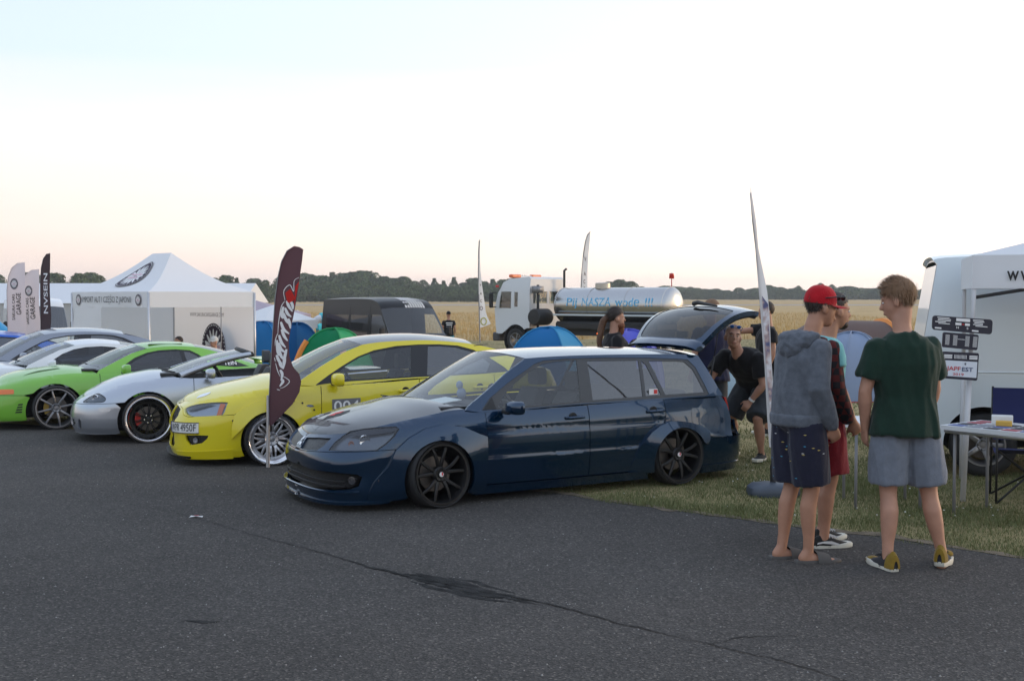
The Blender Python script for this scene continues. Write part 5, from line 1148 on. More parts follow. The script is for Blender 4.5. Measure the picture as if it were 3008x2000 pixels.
# ---- feather flags
def feather(name, label, out, Y, m, base='spike', pole_pts=None, yaw=0., wave=.05, rad=.012, group=None, basept=None):
    """flag cloth from an outline traced at distance Y (pixels of the photo), turned about its pole by yaw, with folds"""
    P = [at(a, b, Y) for a, b in out]; bp = at(*basept, Y); o0 = Vector((bp.x, Y, gz(Y)))
    t = thing(name, label, 'flag', o0, 0, group)
    xs0 = bp.x
    def fn(u, v, o=0.):
        d = u; return Vector((d*math.cos(yaw), d*math.sin(yaw)+wave*math.sin(v*4.2+d*6)*min(1, abs(d)*4)-o, v))
    dom = domain([(p.x-xs0, p.z-o0.z) for p in P], (), .08, .12); mb = MB(); sheet(mb, dom, lambda a, b, o: fn(a, b, -o), 0, .004); cl = mb.build('cloth', m, t, True)
    if pole_pts:
        pp = [at(a, b, Y) for a, b in pole_pts]; mb = MB(); mb.tube([fn(p.x-xs0, p.z-o0.z, -.012) for p in pp], [rad*1.2]+[rad]*(len(pp)-2)+[rad*.5], 7); mb.build('pole', STEEL, t)
    return t, cl, fn, (lambda a, b, lift=.004: fn(at(a, b, Y).x-xs0, at(a, b, Y).z-o0.z, lift))
# tall dark flag between the yellow sedan and the wagon
MAROON = fabric('flag_dark_brown', (.12, .062, .075), .35, .75)
zf = lambda x, y_: (780+x/2.243, 700+y_/2.24); zg2 = lambda x, y_: (780+x/4.125, 800+y_/4.126)
out = [zf(*p) for p in ((20,1222),(28,1010),(40,800),(52,600),(65,400),(85,250),(108,155),(145,85),(190,52),(225,58),(250,74),(243,150),(228,250),(208,380),(185,500),(165,590),(152,680),(158,780),(185,850),(222,890),(236,940),(225,1010),(180,1090),(110,1160),(40,1232))]
t, cl, fn, px_ = feather('feather_flag', 'dark brown feather flag with white brush lettering and red mark before the yellow car', out, 11.78, MAROON, pole_pts=[zf(16,1520),zf(20,1222),zf(28,1010),zf(40,800),zf(52,600),zf(65,400),zf(85,250),zf(108,155),zf(145,85),zf(190,55)], wave=.015, basept=zf(16,1522))
mb = MB(); mb.tube([(0,0,0),(0,0,.12),(.005,0,.75)],[.02,.018,.014],10); mb.build('pole_foot', ALU, t)
mb = MB(); mb.box((.05,0,.006),(.60,.30,.012),None,0,.004); mb.build('base_plate', mat('base_plate_steel',(.05,.05,.052),.5,.5), t)
def stroke(pts, w0, w1, lift, m, nm='brush_stroke'):
    P = catmull(pts, 5); mb = MB(); V = []
    for i, (a, b) in enumerate(P):
        q0, q1 = P[max(i-1,0)], P[min(i+1,len(P)-1)]; dx, dy = q1[0]-q0[0], q1[1]-q0[1]; l_ = math.hypot(dx,dy) or 1; f = i/(len(P)-1); w_ = (w0+(w1-w0)*f)*(.35+.65*math.sin(math.pi*min(.999,max(.001,f*.86+.1))))
        V += [px_(*zg2(a-dy/l_*w_, b+dx/l_*w_), lift), px_(*zg2(a+dy/l_*w_, b-dx/l_*w_), lift)]
    mb.add(V, [(2*i,2*i+1,2*i+3,2*i+2) for i in range(len(P)-1)], False); return mb.build(nm, m, cl)
for q in ([(255,345),(280,410),(325,475)],[(300,340),(325,400),(330,450)],[(235,430),(265,500),(310,540)],[(215,415),(195,520),(215,560)],[(215,490),(250,580),(300,640)],[(275,560),(290,620),(300,680)],[(185,600),(220,690),(285,745)],[(195,690),(225,770),(268,830)],[(165,760),(195,850),(245,910)],[(160,850),(190,930),(245,970)],[(140,820),(150,950),(165,1010)],[(165,930),(190,1010),(225,1060)],[(135,1000),(165,1070),(205,1110)],[(255,930),(235,1020),(215,1100)],[(165,1060),(190,1130),(225,1165)],[(240,1030),(228,1100),(215,1170)],[(180,1180),(205,1230),(195,1300)],[(190,1290),(215,1320),(175,1380)]): stroke(q, 20, 16, .006, WHITEPRINT)
for q in ([(235,340),(222,225),(295,152),(342,230),(350,105),(408,62)],[(230,350),(190,420),(160,600),(150,760)],[(145,745),(122,820),(118,890)],[(125,1100),(150,1190),(180,1260)],[(205,1255),(250,1275),(295,1320),(240,1380),(180,1405)],[(110,1030),(122,1080)],[(140,1415),(180,1425)]): stroke(q, 5, 5, .008, WHITEPRINT, 'outline_stroke')
for q in ([(238,250),(300,200),(362,310),(335,345),(280,372),(262,355)],[(362,170),(408,112),(385,230),(362,340),(345,430),(352,330)]):
    mb = MB(); mb.add([px_(*zg2(a,b), .007) for a,b in q],[tuple(range(len(q)))],False); mb.build('red_mark', fabric('flag_red',(.85,.06,.05),.45), cl)
# flags at the far left
def leftflag(label, xs, Y, m, lines, lean=0., em=None, nm='feather_flag', name_m=INK, sz=1.):
    (x0, x1, y0, y1) = xs; w_ = x1-x0; f = lambda a, b: ((x0+w_*a+lean*(b))*1.2757, (y0+(y1-y0)*b)*1.2757)
    out = [f(a, b) for a, b in ((.0,1.),(.0,.6),(.02,.35),(.12,.18),(.32,.07),(.6,.01),(.95,0),(.97,.2),(.95,.5),(.97,.8),(.9,1.))]
    t, cl, fn, px = feather(nm, label, out, Y, m, pole_pts=[f(-.0,1.35),f(0,1),f(0,.6),f(.02,.35),f(.12,.18),f(.32,.07),f(.6,.01)], basept=f(0,1.35), wave=.03)
    for body, b, a, size, wd in lines:      # text reads upwards along the flag
        def tf(u, v, a=a, b=b): q = f(a, b); return px(q[0]-v*size*w_*1.2757, q[1]-u*size*w_*1.2757, .008)
        lettering(body, 1., tf, name_m, cl, bold=True, width=wd)
    if em: emblem(lambda u, v, o: px(*[c_+d_ for c_, d_ in zip(f(*em[:2]), (u*em[2]*1.2757, -v*em[2]*1.35*1.2757))], .006+o*.6), 1., cl)
    return t
PALE = fabric('flag_pale_pink', (.76,.68,.70), .4)
leftflag('pale pink feather flag with round emblem, nearer the left picture edge', (13,58,604,788), 23.5, PALE, [('GARAGE',.52,.62,.36,4.0/1.3),('SAKURA CARS',.56,.34,.20,6.6)], 6, (.42,.27,9.5))
leftflag('pale pink feather flag with round emblem beside the dark lettered flag', (45,91,620,792), 24.2, PALE, [('GARAGE',.52,.62,.36,4.0/1.3),('SAKURA CARS',.56,.34,.20,6.6)], 5, (.45,.29,9.0))
leftflag('slim dark feather flag with white upright lettering at the left', (92,116,583,768), 22.6, fabric('flag_black_brown',(.075,.055,.06),.35), [('NVSEIN',.50,.55,.55,7.0)], 2, None, name_m=WHITEPRINT)
# white flags by the truck
WF = fabric('flag_white', (.86,.84,.84), .5)
BROWNP = mat('print_brown', (.10,.035,.03), .7)
z5 = lambda x, y_: (900+x/2.775, 650+y_/2.774); z6 = lambda x, y_: (1700+x/3.485, 650+y_/3.485)
t, cl, fn, px = feather('feather_flag', 'white feather flag on a tall pole left of the tank truck', [z5(*p) for p in ((1402,420),(1404,250),(1409,165),(1417,150),(1414,260),(1420,400),(1432,520),(1450,640),(1462,740),(1480,790),(1503,835),(1470,850),(1410,870))], 56, WF, pole_pts=[z5(1416,985),z5(1412,870),z5(1402,420),z5(1404,250),z5(1409,165),z5(1415,150)], basept=z5(1416,985), rad=.03, wave=.05)
for ch, (x_, y_), s_z in zip('VACO', ((1420,520),(1423,590),(1425,650),(1426,710)), (26,30,34,46)):
    lettering(ch, 1., lambda u, v, x_=x_, y_=y_, s_z=s_z: px(*z5(x_+u*s_z*.75, y_-v*s_z), .03), BROWNP, cl, bold=True)
mb = MB(); c = [px(*z5(1445+22*math.cos(a), 815+28*math.sin(a)), .03) for a in [2*math.pi*k/18 for k in range(18)]]; mb.tube(c+c[:1], .03, 5, False); mb.build('emblem_ring', mat('print_olive',(.45,.42,.12),.7), cl)
t, cl, fn, px = feather('feather_flag', 'white feather flag rising behind the tank, right of the cab', [z6(*p) for p in ((22,735),(30,560),(50,330),(68,210),(90,140),(120,105),(112,200),(100,330),(88,520),(90,735))], 60, WF, pole_pts=[z6(10,1000),z6(22,735),z6(30,560),z6(50,330),z6(68,210),z6(90,140),z6(120,105)], basept=z6(10,1000), rad=.03, wave=.05)
for ch, (x_, y_), s_z in zip('VACO', ((68,390),(62,540),(58,620),(58,690)), (60,60,56,50)):
    lettering(ch, 1., lambda u, v, x_=x_, y_=y_, s_z=s_z: px(*z6(x_+u*s_z*.5, y_-v*s_z), .03), BROWNP, cl, bold=True)
# nearest flag, seen nearly edge-on, with its water-filled foot
zq = lambda x, y_: (2180+x/1.65, 530+y_/1.65)
PRINT = bpy.data.materials.new('flag_print'); PRINT.use_nodes = True
def _pr():
    n = PRINT.node_tree.nodes; l = PRINT.node_tree.links; b = n['Principled BSDF']; b.inputs['Roughness'].default_value = .8; tc = n.new('ShaderNodeTexCoord')
    v = n.new('ShaderNodeTexNoise'); v.inputs['Scale'].default_value = 7; v.inputs['Detail'].default_value = 5; l.new(tc.outputs['Object'], v.inputs[0])
    r = n.new('ShaderNodeValToRGB'); e = r.color_ramp.elements; e[0].position = .42; e[0].color = (.10,.11,.22,1); e[1].position = .60; e[1].color = (.72,.71,.74,1); k = e.new(.50); k.color = (.46,.34,.32,1); l.new(v.outputs[0], r.inputs[0]); l.new(r.outputs[0], b.inputs[0])
_pr()
t, cl, fn, px = feather('feather_flag', 'white printed feather flag seen edge-on beside the man in the grey hoodie', [zq(*p) for p in ((38,25),(48,80),(68,200),(80,330),(98,420),(122,540),(132,640),(140,850),(150,1000),(166,1100),(183,1275),(150,1300),(132,1290),(122,1150),(108,900),(92,680),(80,500),(72,370),(58,230),(42,110))], 10.2, WF, pole_pts=[zq(150,1480),zq(146,1300),zq(132,1150),zq(115,900),zq(98,680),zq(84,480),zq(72,330),zq(56,200),zq(40,60)], basept=zq(150,1482), wave=.02, rad=.010)
d_ = domain([(a,b) for a,b in [zq(*p) for p in ((96,560),(126,600),(134,800),(146,1010),(150,1120),(136,1120),(120,960),(106,760))]],(),20,30)
mb = MB(); mb.add([px(a,b,.006) for a,b in d_[0]], d_[1]); mb.build('print', PRINT, cl, True)
mb = MB(); mb.lathe([(.0005,.0),(.026,.0),(.028,.16),(.020,.18),(.018,.30)],(0,0,.10),(0,0,1),14); mb.build('pole_socket', BLACK, t)
mb = MB(); mb.loft([[(x_*f,y_*f,z) for x_,y_ in [(.23*math.copysign(abs(math.cos(a))**.6,math.cos(a)),.17*math.copysign(abs(math.sin(a))**.6,math.sin(a))) for a in [2*math.pi*k/28 for k in range(28)]]] for z,f in ((0,.96),(.03,1),(.075,.96),(.10,.82),(.115,.45),(.118,.2))]); mb.build('base_tank', mat('base_plastic',(.06,.075,.10),.5), t)
# ---- marquee, vans and arch at the far left
t = thing('marquee', 'long white marquee behind the feather flags at the left edge', 'marquee', (-26, 62, -.6))
mb = MB(); mb.box((0,0,1.0),(24,6,2.0)); mb.build('wall', CANVAS_B, t)
mb = MB(); V=[(-12.3,-3.2,2.0),(12.3,-3.2,2.0),(12.3,0,3.05),(-12.3,0,3.05),(-12.3,3.2,2.0),(12.3,3.2,2.0)]; mb.add(V,[(0,1,2,3),(3,2,5,4),(0,3,4),(1,5,2)],False); mb.build('roof', CANVAS, t)
t = thing('inflatable_arch', 'bright blue inflatable arch leg cut by the left picture edge', 'arch', (-13.5, 29, gz(29)))
mb = MB(); mb.tube([(-3.2,0,2.3),(-1.6,0,2.15),(-.2,0,1.75),(.6,0,1.1),(.85,0,.4),(.9,0,0)],[.42,.42,.42,.43,.44,.45],16); mb.build('tube', mat('inflatable_blue',(.02,.27,.55),.45), t)
def van(label, loc, yaw, k, paint, gl, Lr=5.2, H_=2.32, name='van', stripes=False, wheelm=None, side_windows=True, win_front=None, ra=3.95, lamps=True, rt=0.):
    t = thing(name, label, 'van', (*loc, gz(loc[1])), yaw, None, k)
    prof = [(.02,.30),(-.02,.55),(.03,.82),(.16,1.02),(.55,1.17),(.86,1.25),(1.15,1.62),(1.44,1.98),(1.62,H_-.16),(1.85,H_-.06),(2.3,H_),(3.5,H_+.01),(Lr-.1-rt,H_-.02),(Lr-rt,H_-.10)]
    pc = catmull(prof, 5)
    def d_(x, z): 
        n_ = 1-.16*max(0,(.55-x)/.55)**2; return (.98-.085*max(0,(z-1.05)/1.25)**1.6-.012*abs(z-.8))*n_
    def S(x, z, o=0.): return (x, -(d_(x,z)+o), z)
    arcs = arc(.95,.34,.40,.30), arc(ra,.34,.40,.30)
    poly = [(.02,.30)]+arcs[0]+arcs[1]+[(Lr,.30),(Lr+.02,1.0)]+pc[::-1]
    ax0, ax1 = 1.02, 1.55
    wf_ = [(.98,1.30),(1.18,1.56),(1.42,1.84),(1.52,1.86),(2.02,1.86),(2.02,1.28)] if win_front is None else win_front
    dom = domain(poly, [wf_], .14, .14); mb = MB(); sheet(mb, dom, S, 0, .03); sheet(mb, dom, S, 0, .03, True); body = mb.build('body_side', paint, t, True)
    rows = [(x, d_(x,z)-.004, z, (.10 if x < 1.3 else .10*max(0,(2.2-x)/.9)), .03 if z < 1.3 else .05) for x, z in pc]
    iw = [i for i,(x,z) in enumerate(pc) if .86 <= x <= 1.49 and z > 1.2]
    def shell(nm, r, m, th=.0): 
        c_ = Car.__new__(Car); c_.root = t; c_.paint = paint; return Car.cross(c_, nm, r, m, t, 16, 3., th)
    shell('bonnet', rows[:iw[0]+1], paint); shell('roof', rows[iw[-1]:], paint); ws = shell('windscreen', rows[iw[0]:iw[-1]+1], gl)
    for sg in (1,-1):
        mb = MB(); sheet(mb, domain(wf_,(),.2,.2), S, -.012, 0, sg < 0); mb.build('window', gl, t, True)
        for x0_,x1_ in ((.84,.90),(2.10,2.108),(3.35,3.358)):
            mb = MB(); mb.tube([(x,y_*sg,z) for x,y_,z in [S(x0_ if x0_ > 2 else .88,z,.001) for z in np.linspace(.42,1.25 if x0_ < 1 else 2.1,8)]],.006,4); mb.build('panel_gap', BLACK, body)
        mb = MB(); mb.tube([(x,y_*sg,z) for x,y_,z in [S(x,1.12+.02*math.sin(x),.002) for x in np.linspace(2.2,Lr-.1,10)]],.010,4); mb.build('body_crease', paint, body)
        mb = MB(); mb.tube([(x,y_*sg,z) for x,y_,z in [S(x,.62,.004) for x in np.linspace(1.5,3.4,8)]],.03,5); mb.build('rub_strip', BLACK, body)
        mb = MB(); mb.box((1.0,-(1.16)*sg,1.38),(.12,.18,.30),None,0,.05); mb.build('mirror', BLACK, t)
        mb = MB(); mb.add([S(.02,.60,.004),S(.42,.70,.004),S(.46,.92,.004),S(.12,.86,.004)],[(0,1,2,3)],False); mb.v=[(a,b*sg,c_) for a,b,c_ in mb.v]; mb.build('headlight', LENS if False else LAMPI, t)
        mb = MB(); q = [(Lr+.0,.75),(Lr+.015,1.25)]; mb.box((Lr-.0,-.80*sg,1.0),(.04,.14,.5),None,0,.02); mb.build('tail_lamp', REDLAMP if lamps else VW, t)
    mb = MB(); mb.add([(Lr+.004-(rt if z > 1.3 else -.018 if z > .5 else 0),y_,z) for y_,z in ((-.97,.30),(.97,.30),(.965,1.0),(.89,H_-.1),(-.89,H_-.1),(-.965,1.0))],[(0,1,2,5),(5,2,3,4)],False); mb.build('rear_door', paint, t)
    mb = MB(); mb.box((.0,0,.42),(.10,1.7,.26),None,0,.04); mb.build('bumper', BLACK, t)
    mb = MB(); mb.box((Lr/2+.3,0,.55),(Lr-1.0,1.5,.5)); mb.build('interior_floor', DARK, t)
    mb = MB(); mb.box((2.6,0,1.4),(.05,1.6,1.3)); mb.build('bulkhead', DARK, t)
    for x in (.95,ra):
        for sd_ in (-1,1): wheel(t,(x,.84*sd_,0),sd_,0,0,R_=.335,W=.22,rim=.21,style='five',face=wheelm or SILW)
    for i in range(2):
        mb = MB(); mb.tube([(.88,-.55+i*.7,1.26),(.80,-.2+i*.7,1.285)],[.014,.008],5); mb.build('wiper', BLACK, t)
    return t, S, rows, pc, shell
BLKP = mat('black_van_paint', (.008,.009,.011), .35, .0, .0, spec=.3)
X0_ = gx(1305, 33.2)
t, S, rows, pc, shell = van('black high-roof panel van with white stripes above its windscreen', (gx(1275,31.0), 31.0), math.pi-(-R(63)) if False else R(126), .93, BLKP, GLASS_W)
for sg in (1,-1):
    for q in ([(2.2,1.22),(3.28,1.22),(3.28,1.84),(2.2,1.84)],[(3.42,1.22),(4.9,1.22),(4.9,1.84),(3.42,1.84)]):
        mb = MB(); sheet(mb, domain(q,(),.3,.3), S, .004, 0, sg < 0); mb.build('side_glass', mat('black_side_glass',(.006,.006,.007),.08,spec=.5), t, True)
# stripes over the windscreen
def stripe_pt(r, t_):
    i = min(int(r),len(rows)-2); f = r-i; a, b = rows[i], rows[i+1]; x,d,z,bow,cr = [p*(1-f)+q*f for p,q in zip(a,b)]; q = 1-abs(t_)**3; return (x-bow*(1-t_*t_)-.012, t_*d, z+cr*q+.012)
i0 = max(i for i,(x,z) in enumerate(pc) if x <= 1.46)+.6
for k in range(8):
    t0 = -.62+k*.10; segs = [(0,1)] if 1 < k < 6 else [(.0,.15),(.3,.42),(.55,1)] if k > 5 else [(0,.45),(.55,.65),(.75,.85)]
    for a,b in segs:
        mb = MB(); n_ = 7; V = []
        for i in range(n_):
            r_ = i0+(a+(b-a)*i/(n_-1))*13; V += [stripe_pt(r_,t0),stripe_pt(r_,t0+.05)]
        mb.add(V,[(2*i,2*i+1,2*i+3,2*i+2) for i in range(n_-1)],False); mb.build('stripe', WHITEPRINT, t)
van('white panel van behind the feather flags at the left', (gx(150*1.2757,42), 40), R(118), .95, WHITEP, GLASS_T)
# ---- white van at the right edge, its side towards the camera
VW = mat('white_van_paint', (.70,.76,.79), .38, 0, .5)
vt, S, rows, pc, shell = van('white panel van parked side-on behind the table at the right edge', (8.90, 10.90), math.pi-.30+.02, .93, VW, GLASS, ra=4.55, lamps=False, rt=.17, wheelm=mat('steel_wheel',(.30,.30,.31),.4,.8))
mb = MB(); mb.box((4.2,0,2.38),(.06,1.5,.05),None,0,.01); mb.build('roof_bar', BLACK, vt)
# ---- tank truck
t = thing('tank_truck', 'white cab truck with shiny steel tank lettered in blue', 'truck', (gx(1508,50.4), 50.4, -.6), -.72, None, 1.03)
TW = mat('truck_white', (.60,.62,.64), .45, 0, .3)
TK = bpy.data.materials.new('steel_tank'); TK.use_nodes = True; b_ = TK.node_tree.nodes['Principled BSDF']; b_.inputs['Base Color'].default_value = (.46,.46,.46,1); b_.inputs['Metallic'].default_value = 1; b_.inputs['Roughness'].default_value = .24
def cabf(x, z, o=0.): return (x, -(1.18-.10*max(0,(z-1.9)/1.1)**2+o), z)
cabp = [(.10,.75),(.06,1.1),(.0,1.75),(.18,2.45),(.30,2.62),(.42,2.86),(.75,3.0),(1.75,3.08),(1.86,3.0),(1.9,2.6),(1.9,1.0),(1.75,1.0)]+arc(1.15,.52,.62,.9)[::-1][1:-1]+[(.4,.75)]
cw = [[(.22,1.80),(.34,2.48),(.90,2.48),(.90,1.80)],[(1.06,1.86),(1.06,2.46),(1.26,2.46),(1.26,1.86)]]
mb = MB(); dom = domain(cabp, cw, .2, .2); sheet(mb, dom, cabf, 0, .05); sheet(mb, dom, cabf, 0, .05, True); cab = mb.build('cab', TW, t, True)
for sg in (False, True):
    for w_ in cw: mb = MB(); sheet(mb, domain(w_,(),.3,.3), cabf, -.02, 0, sg); mb.build('window', GLASS, cab, True)
def strip(nm, pts, m, dd=1.17):
    mb = MB(); V = []
    for x,z in pts:
        y_ = -cabf(x,z)[1]-.004; V += [(x,-y_,z),(x,y_,z)]
    mb.add(V,[(2*i,2*i+1,2*i+3,2*i+2) for i in range(len(pts)-1)],False); return mb.build(nm, m, cab)
strip('front_panel', [(.10,.75),(.06,1.1),(.0,1.72)], TW); strip('windscreen', [(.0,1.75),(.18,2.45)], GLASS_T); strip('roof', [(.18,2.45),(.30,2.62),(.42,2.86),(.75,3.0),(1.75,3.08),(1.86,3.0)], TW)
bw_ = [(-.95,2.0),(-.95,2.48),(-.05,2.48),(-.05,2.0)],[(.08,2.0),(.08,2.48),(.95,2.48),(.95,2.0)]
mb = MB(); sheet(mb, domain([(-1.17,1.0),(1.17,1.0),(1.17,2.6),(1.08,3.0),(-1.08,3.0),(-1.17,2.6)],bw_,.3,.3), lambda a,b,o:(1.9+o,a,b),0,.04); mb.build('cab_back', TW, cab, True)
for w_ in bw_: mb = MB(); mb.add([(1.885,a,b) for a,b in w_],[(0,1,2,3)],False); mb.build('window', GLASS, cab)
mb = MB(); mb.box((1.0,0,1.2),(1.4,2.0,.7)); mb.build('cab_floor', DARK, cab)
ORANGE = mat('beacon_orange', (.75,.14,.02), .3, coat=.5)
for y_ in (-.75,.55): mb = MB(); mb.box((.75,y_,3.12),(.22,.6,.14),None,0,.04); mb.build('beacon', ORANGE, cab)
mb = MB(); mb.box((.75,-.1,3.10),(.10,.8,.08)); mb.build('beacon_bar', TW, cab)
mb = MB(); mb.box((.2,-1.24,2.70),(.12,.12,.10),None,0,.02); mb.build('marker_lamp', REDLAMP, cab)
mb = MB(); mb.box((.02,-1.42,2.12),(.10,.22,.62),None,0,.04); mr = mb.build('mirror', BLACK, cab)
mb = MB(); mb.tube([(.1,-1.2,2.45),(.02,-1.40,2.42)],.02,6); mb.tube([(.1,-1.2,1.85),(.02,-1.40,1.84)],.02,6); mb.build('mirror_arm', BLACK, mr)
mb = MB(); mb.box((.05,0,.62),(.35,2.4,.36),None,0,.05); mb.build('bumper', mat('dark_grey_steel',(.05,.05,.055),.6), t)
mb = MB(); mb.box((4.6,-.42,.85),(7.6,.10,.24)); mb.box((4.6,.42,.85),(7.6,.10,.24)); mb.build('chassis', BLACK, t)
AX = (1,0,0); tz, tr_ = 1.93, .70
mb = MB(); mb.lathe([(.0005,-.20),(.35,-.16),(.58,-.08),(.68,.0),(tr_,.06),(tr_,1.6),(tr_,1.62),(tr_,3.4),(tr_,5.2),(.68,5.26),(.58,5.34),(.35,5.42),(.0005,5.45)],(2.75,0,tz),AX,40); tank = mb.build('tank', TK, t)
for x in (2.82,4.4,6.2,7.93): mb = MB(); mb.lathe([(tr_+.001,-.02),(tr_+.016,-.015),(tr_+.016,.015),(tr_+.001,.02)],(x,0,tz),AX,40); mb.build('tank_band', TK, tank)
mb = MB(); mb.lathe([(.30,-.05),(.30,.16),(.27,.19),(.0005,.20)],(4.7,0,tz+tr_),(0,0,1),24); mb.build('filler_dome', mat('dome_steel',(.5,.46,.4),.4,.8), tank)
mb = MB(); mb.box((5.3,-(tr_+.06),tz-.38),(5.0,.10,.07),None,0,.01); mb.box((5.3,(tr_+.06),tz-.38),(5.0,.10,.07),None,0,.01); mb.build('side_rail', mat('rail_pale',(.5,.55,.56),.5), tank)
mb = MB(); mb.box((5.3,0,1.12),(4.9,1.5,.35),None,0,.08); mb.build('tank_cradle', BLACK, t)
BLUEW = mat('print_sky_blue', (.10,.42,.68), .5)
def tkf(u, v): a = (v+.12)/tr_; return (5.45+u, -(tr_+.012)*math.cos(a), tz+(tr_+.012)*math.sin(a))
for wd_, x_, w_ in (('Pij', -1.78, .52), ('NASZĄ', -.58, 1.42), ('wodę', .92, 1.12), ('!!!', 1.92, .34)): lettering(wd_, .46, lambda u, v, x_=x_: tkf(u+x_, v), BLUEW, tank, 'painted_word', width=w_)
mb = MB(); mb.tube([(2.15,-.95,1.0),(2.15,-.95,2.75)],.055,8); mb.build('intake_pipe', BLACK, t); mb = MB(); mb.lathe([(.11,0),(.13,.1),(.13,.55),(.1,.62)],(2.15,.75,2.0),(0,0,1),14); mb.build('exhaust_stack', BLACK, t)
mb = MB(); mb.tube([(2.15,.75,2.5),(2.15,.75,3.35),(2.25,.78,3.42)],.05,8); mb.build('exhaust_pipe', BLACK, t)
mb = MB(); mb.loft([[(2.15+a*.14,-.95+b*.2,2.42+z) for a,b in ((-1,-1),(1,-1),(1,1),(-1,1))] for z in (0,.28)]); mb.build('air_intake', STEEL, t)
mb = MB(); mb.lathe([(.0005,0),(.30,.02),(.34,.1),(.34,.85),(.30,.93),(.0005,.95)],(2.15,-1.25,1.45),(0,1,0),20); mb.build('air_tank', BLACK, t)
for x in (1.15,6.2,7.3):
    for sd_ in (-1,1): wheel(t,(x,1.05*sd_,0),sd_,0,0,R_=.50,W=.28,rim=.29,style='five',face=STEEL)
    mb = MB(); mb.lathe([(.56,-.18),(.58,-.18),(.58,.18),(.56,.18)],(x,-1.05,.50),(0,1,0),28,closed=True) if x < 2 else mb.box((x,-1.05,1.06),(1.05,.34,.04)); mb.build('mudguard', BLACK, t)
for x in (2.3,5.4): mb = MB(); mb.ell((x,-1.22,.85),(.06,.04,.06)); mb.build('side_lamp', mat('side_lamp_lit',(1.,.16,.02),.4,emit=2.5), t)
mb = MB(); mb.tube([(7.6,.5,tz+tr_-.1),(7.6,.5,tz+tr_+.35)],.02,6); mb.lathe([(.09,0),(.10,.02),(.09,.2),(.0005,.22)],(7.6,.5,tz+tr_+.33),(0,0,1),12); mb.build('beacon', REDLAMP, t)
# ---- camping tents
def dome(label, loc, rx, ry, h, m, yaw=0., n=6, m2=None, door=None, seams=True, name='dome_tent', zoff=0.):
    t = thing(name, label, 'tent', (*loc, gz(loc[1])+zoff), yaw)
    K = 8; M_ = 10
    def P(a, f, o=0.):
        # a in panels (0..n), f 0 ground .. 1 top
        i = math.floor(a); q = a-i; th0, th1 = 2*math.pi*i/n, 2*math.pi*(i+1)/n
        c = Vector((math.cos(th0)*(1-q)+math.cos(th1)*q, math.sin(th0)*(1-q)+math.sin(th1)*q, 0)); e = math.cos(f*math.pi/2)**.85
        s_g = 1-.035*math.sin(math.pi*q)*math.sin(math.pi*f); return Vector((c.x*rx*e*s_g*(1+o), c.y*ry*e*s_g*(1+o), h*math.sin(f*math.pi/2)*(1-.02*math.sin(math.pi*q))*(1+o)))
    for i in range(n):
        mb = MB(); mb.add([P(i+k/K*.9999, j/M_) for j in range(M_+1) for k in range(K+1)], [(j*(K+1)+k,j*(K+1)+k+1,(j+1)*(K+1)+k+1,(j+1)*(K+1)+k) for j in range(M_) for k in range(K)]); mb.build('panel', m if not (m2 and i % 2) else m2, t, True)
        if seams: mb = MB(); mb.tube([P(i+.0001, j/12, .008) for j in range(13)], .014, 5, False); mb.build('seam', m2 or m, t)
    if door:
        i, dm = door; mb = MB(); mb.add([P(i+a, f, .02) for a, f in ((.2,.02),(.8,.02),(.72,.4),(.5,.55),(.28,.4))],[(0,1,2,3,4)],False); mb.build('door_flap', dm, t)
    return t, P
BT = fabric('tent_blue', (.025,.20,.48), .35, .7, .5); BT2 = fabric('tent_blue_pale', (.06,.33,.60), .35, .7, .5); GT = fabric('tent_green', (.01,.24,.10), .35, .7, .5); GT2 = fabric('tent_green_light', (.06,.42,.17), .35, .7, .5)
DB = fabric('tent_deep_blue', (.01,.10,.27), .35, .7, .5); OR = mat('tent_orange', (.75,.25,.04), .6); PALEB = fabric('tent_ice_blue', (.42,.55,.64), .35, .7, .5); VIO = mat('tent_violet_blue', (.07,.08,.48), .6)
dome('blue dome tent behind the wagon roof', (gx(1264*1.2757,20.5),20.5), .92,.9,1.42,BT,.35,4,BT2,zoff=-.02)
t, P = dome('green dome tent with orange straps behind the yellow sedan', (gx(770*1.2757,19),19), .74,.72,1.32,GT,.4,4,GT2)
for a in (1.02,1.98,3.0): mb = MB(); mb.tube([P(a,f,.03) for f in np.linspace(.38,.62,5)],.05,6); mb.build('strap', OR, t)
dome('deep blue dome tent between the tall dark flag and the green tent', (gx(684*1.2757,20),20), .62,.6,1.45,DB,.7,6,None)
dome('blue tent with grey wall at the right edge of the white event tent', (gx(606*1.2757,28.5),28.5), .75,.7,1.6,BT,.2,6,None)
dome('violet blue tent top between the long-haired man and the raised tailgate', (gx(1445*1.2757,27),27), .95,.9,1.45,VIO,.3,6,None)
dome('ice blue tent with yellow hem behind the leaning bald man', (gx(1690*1.2757,19),19), .55,.55,.85,PALEB,.2,6,None)
mb = MB(); mb.box((gx(1695*1.2757,17.9),17.9,gz(17.9)+.10),(.36,.16,.22),None,0,.06); tag(mb.build('yellow_bag', mat('bag_yellow',(.65,.42,.02),.6)), 'small yellow bag on the grass behind the leaning bald man', 'bag')
t, P = dome('grey blue tent with red hem between the hoodie man and the man in green', (gx(1962*1.2757,23.5),23.5), .85,.85,1.42,mat('tent_grey_blue',(.20,.26,.38),.6,bump=.4,bscale=3),.1,6,None)
mb = MB(); mb.tube([P(a,.02,.015) for a in np.linspace(0,6,37)],.03,5,False); mb.build('hem', mat('hem_red',(.35,.04,.06),.7), t)
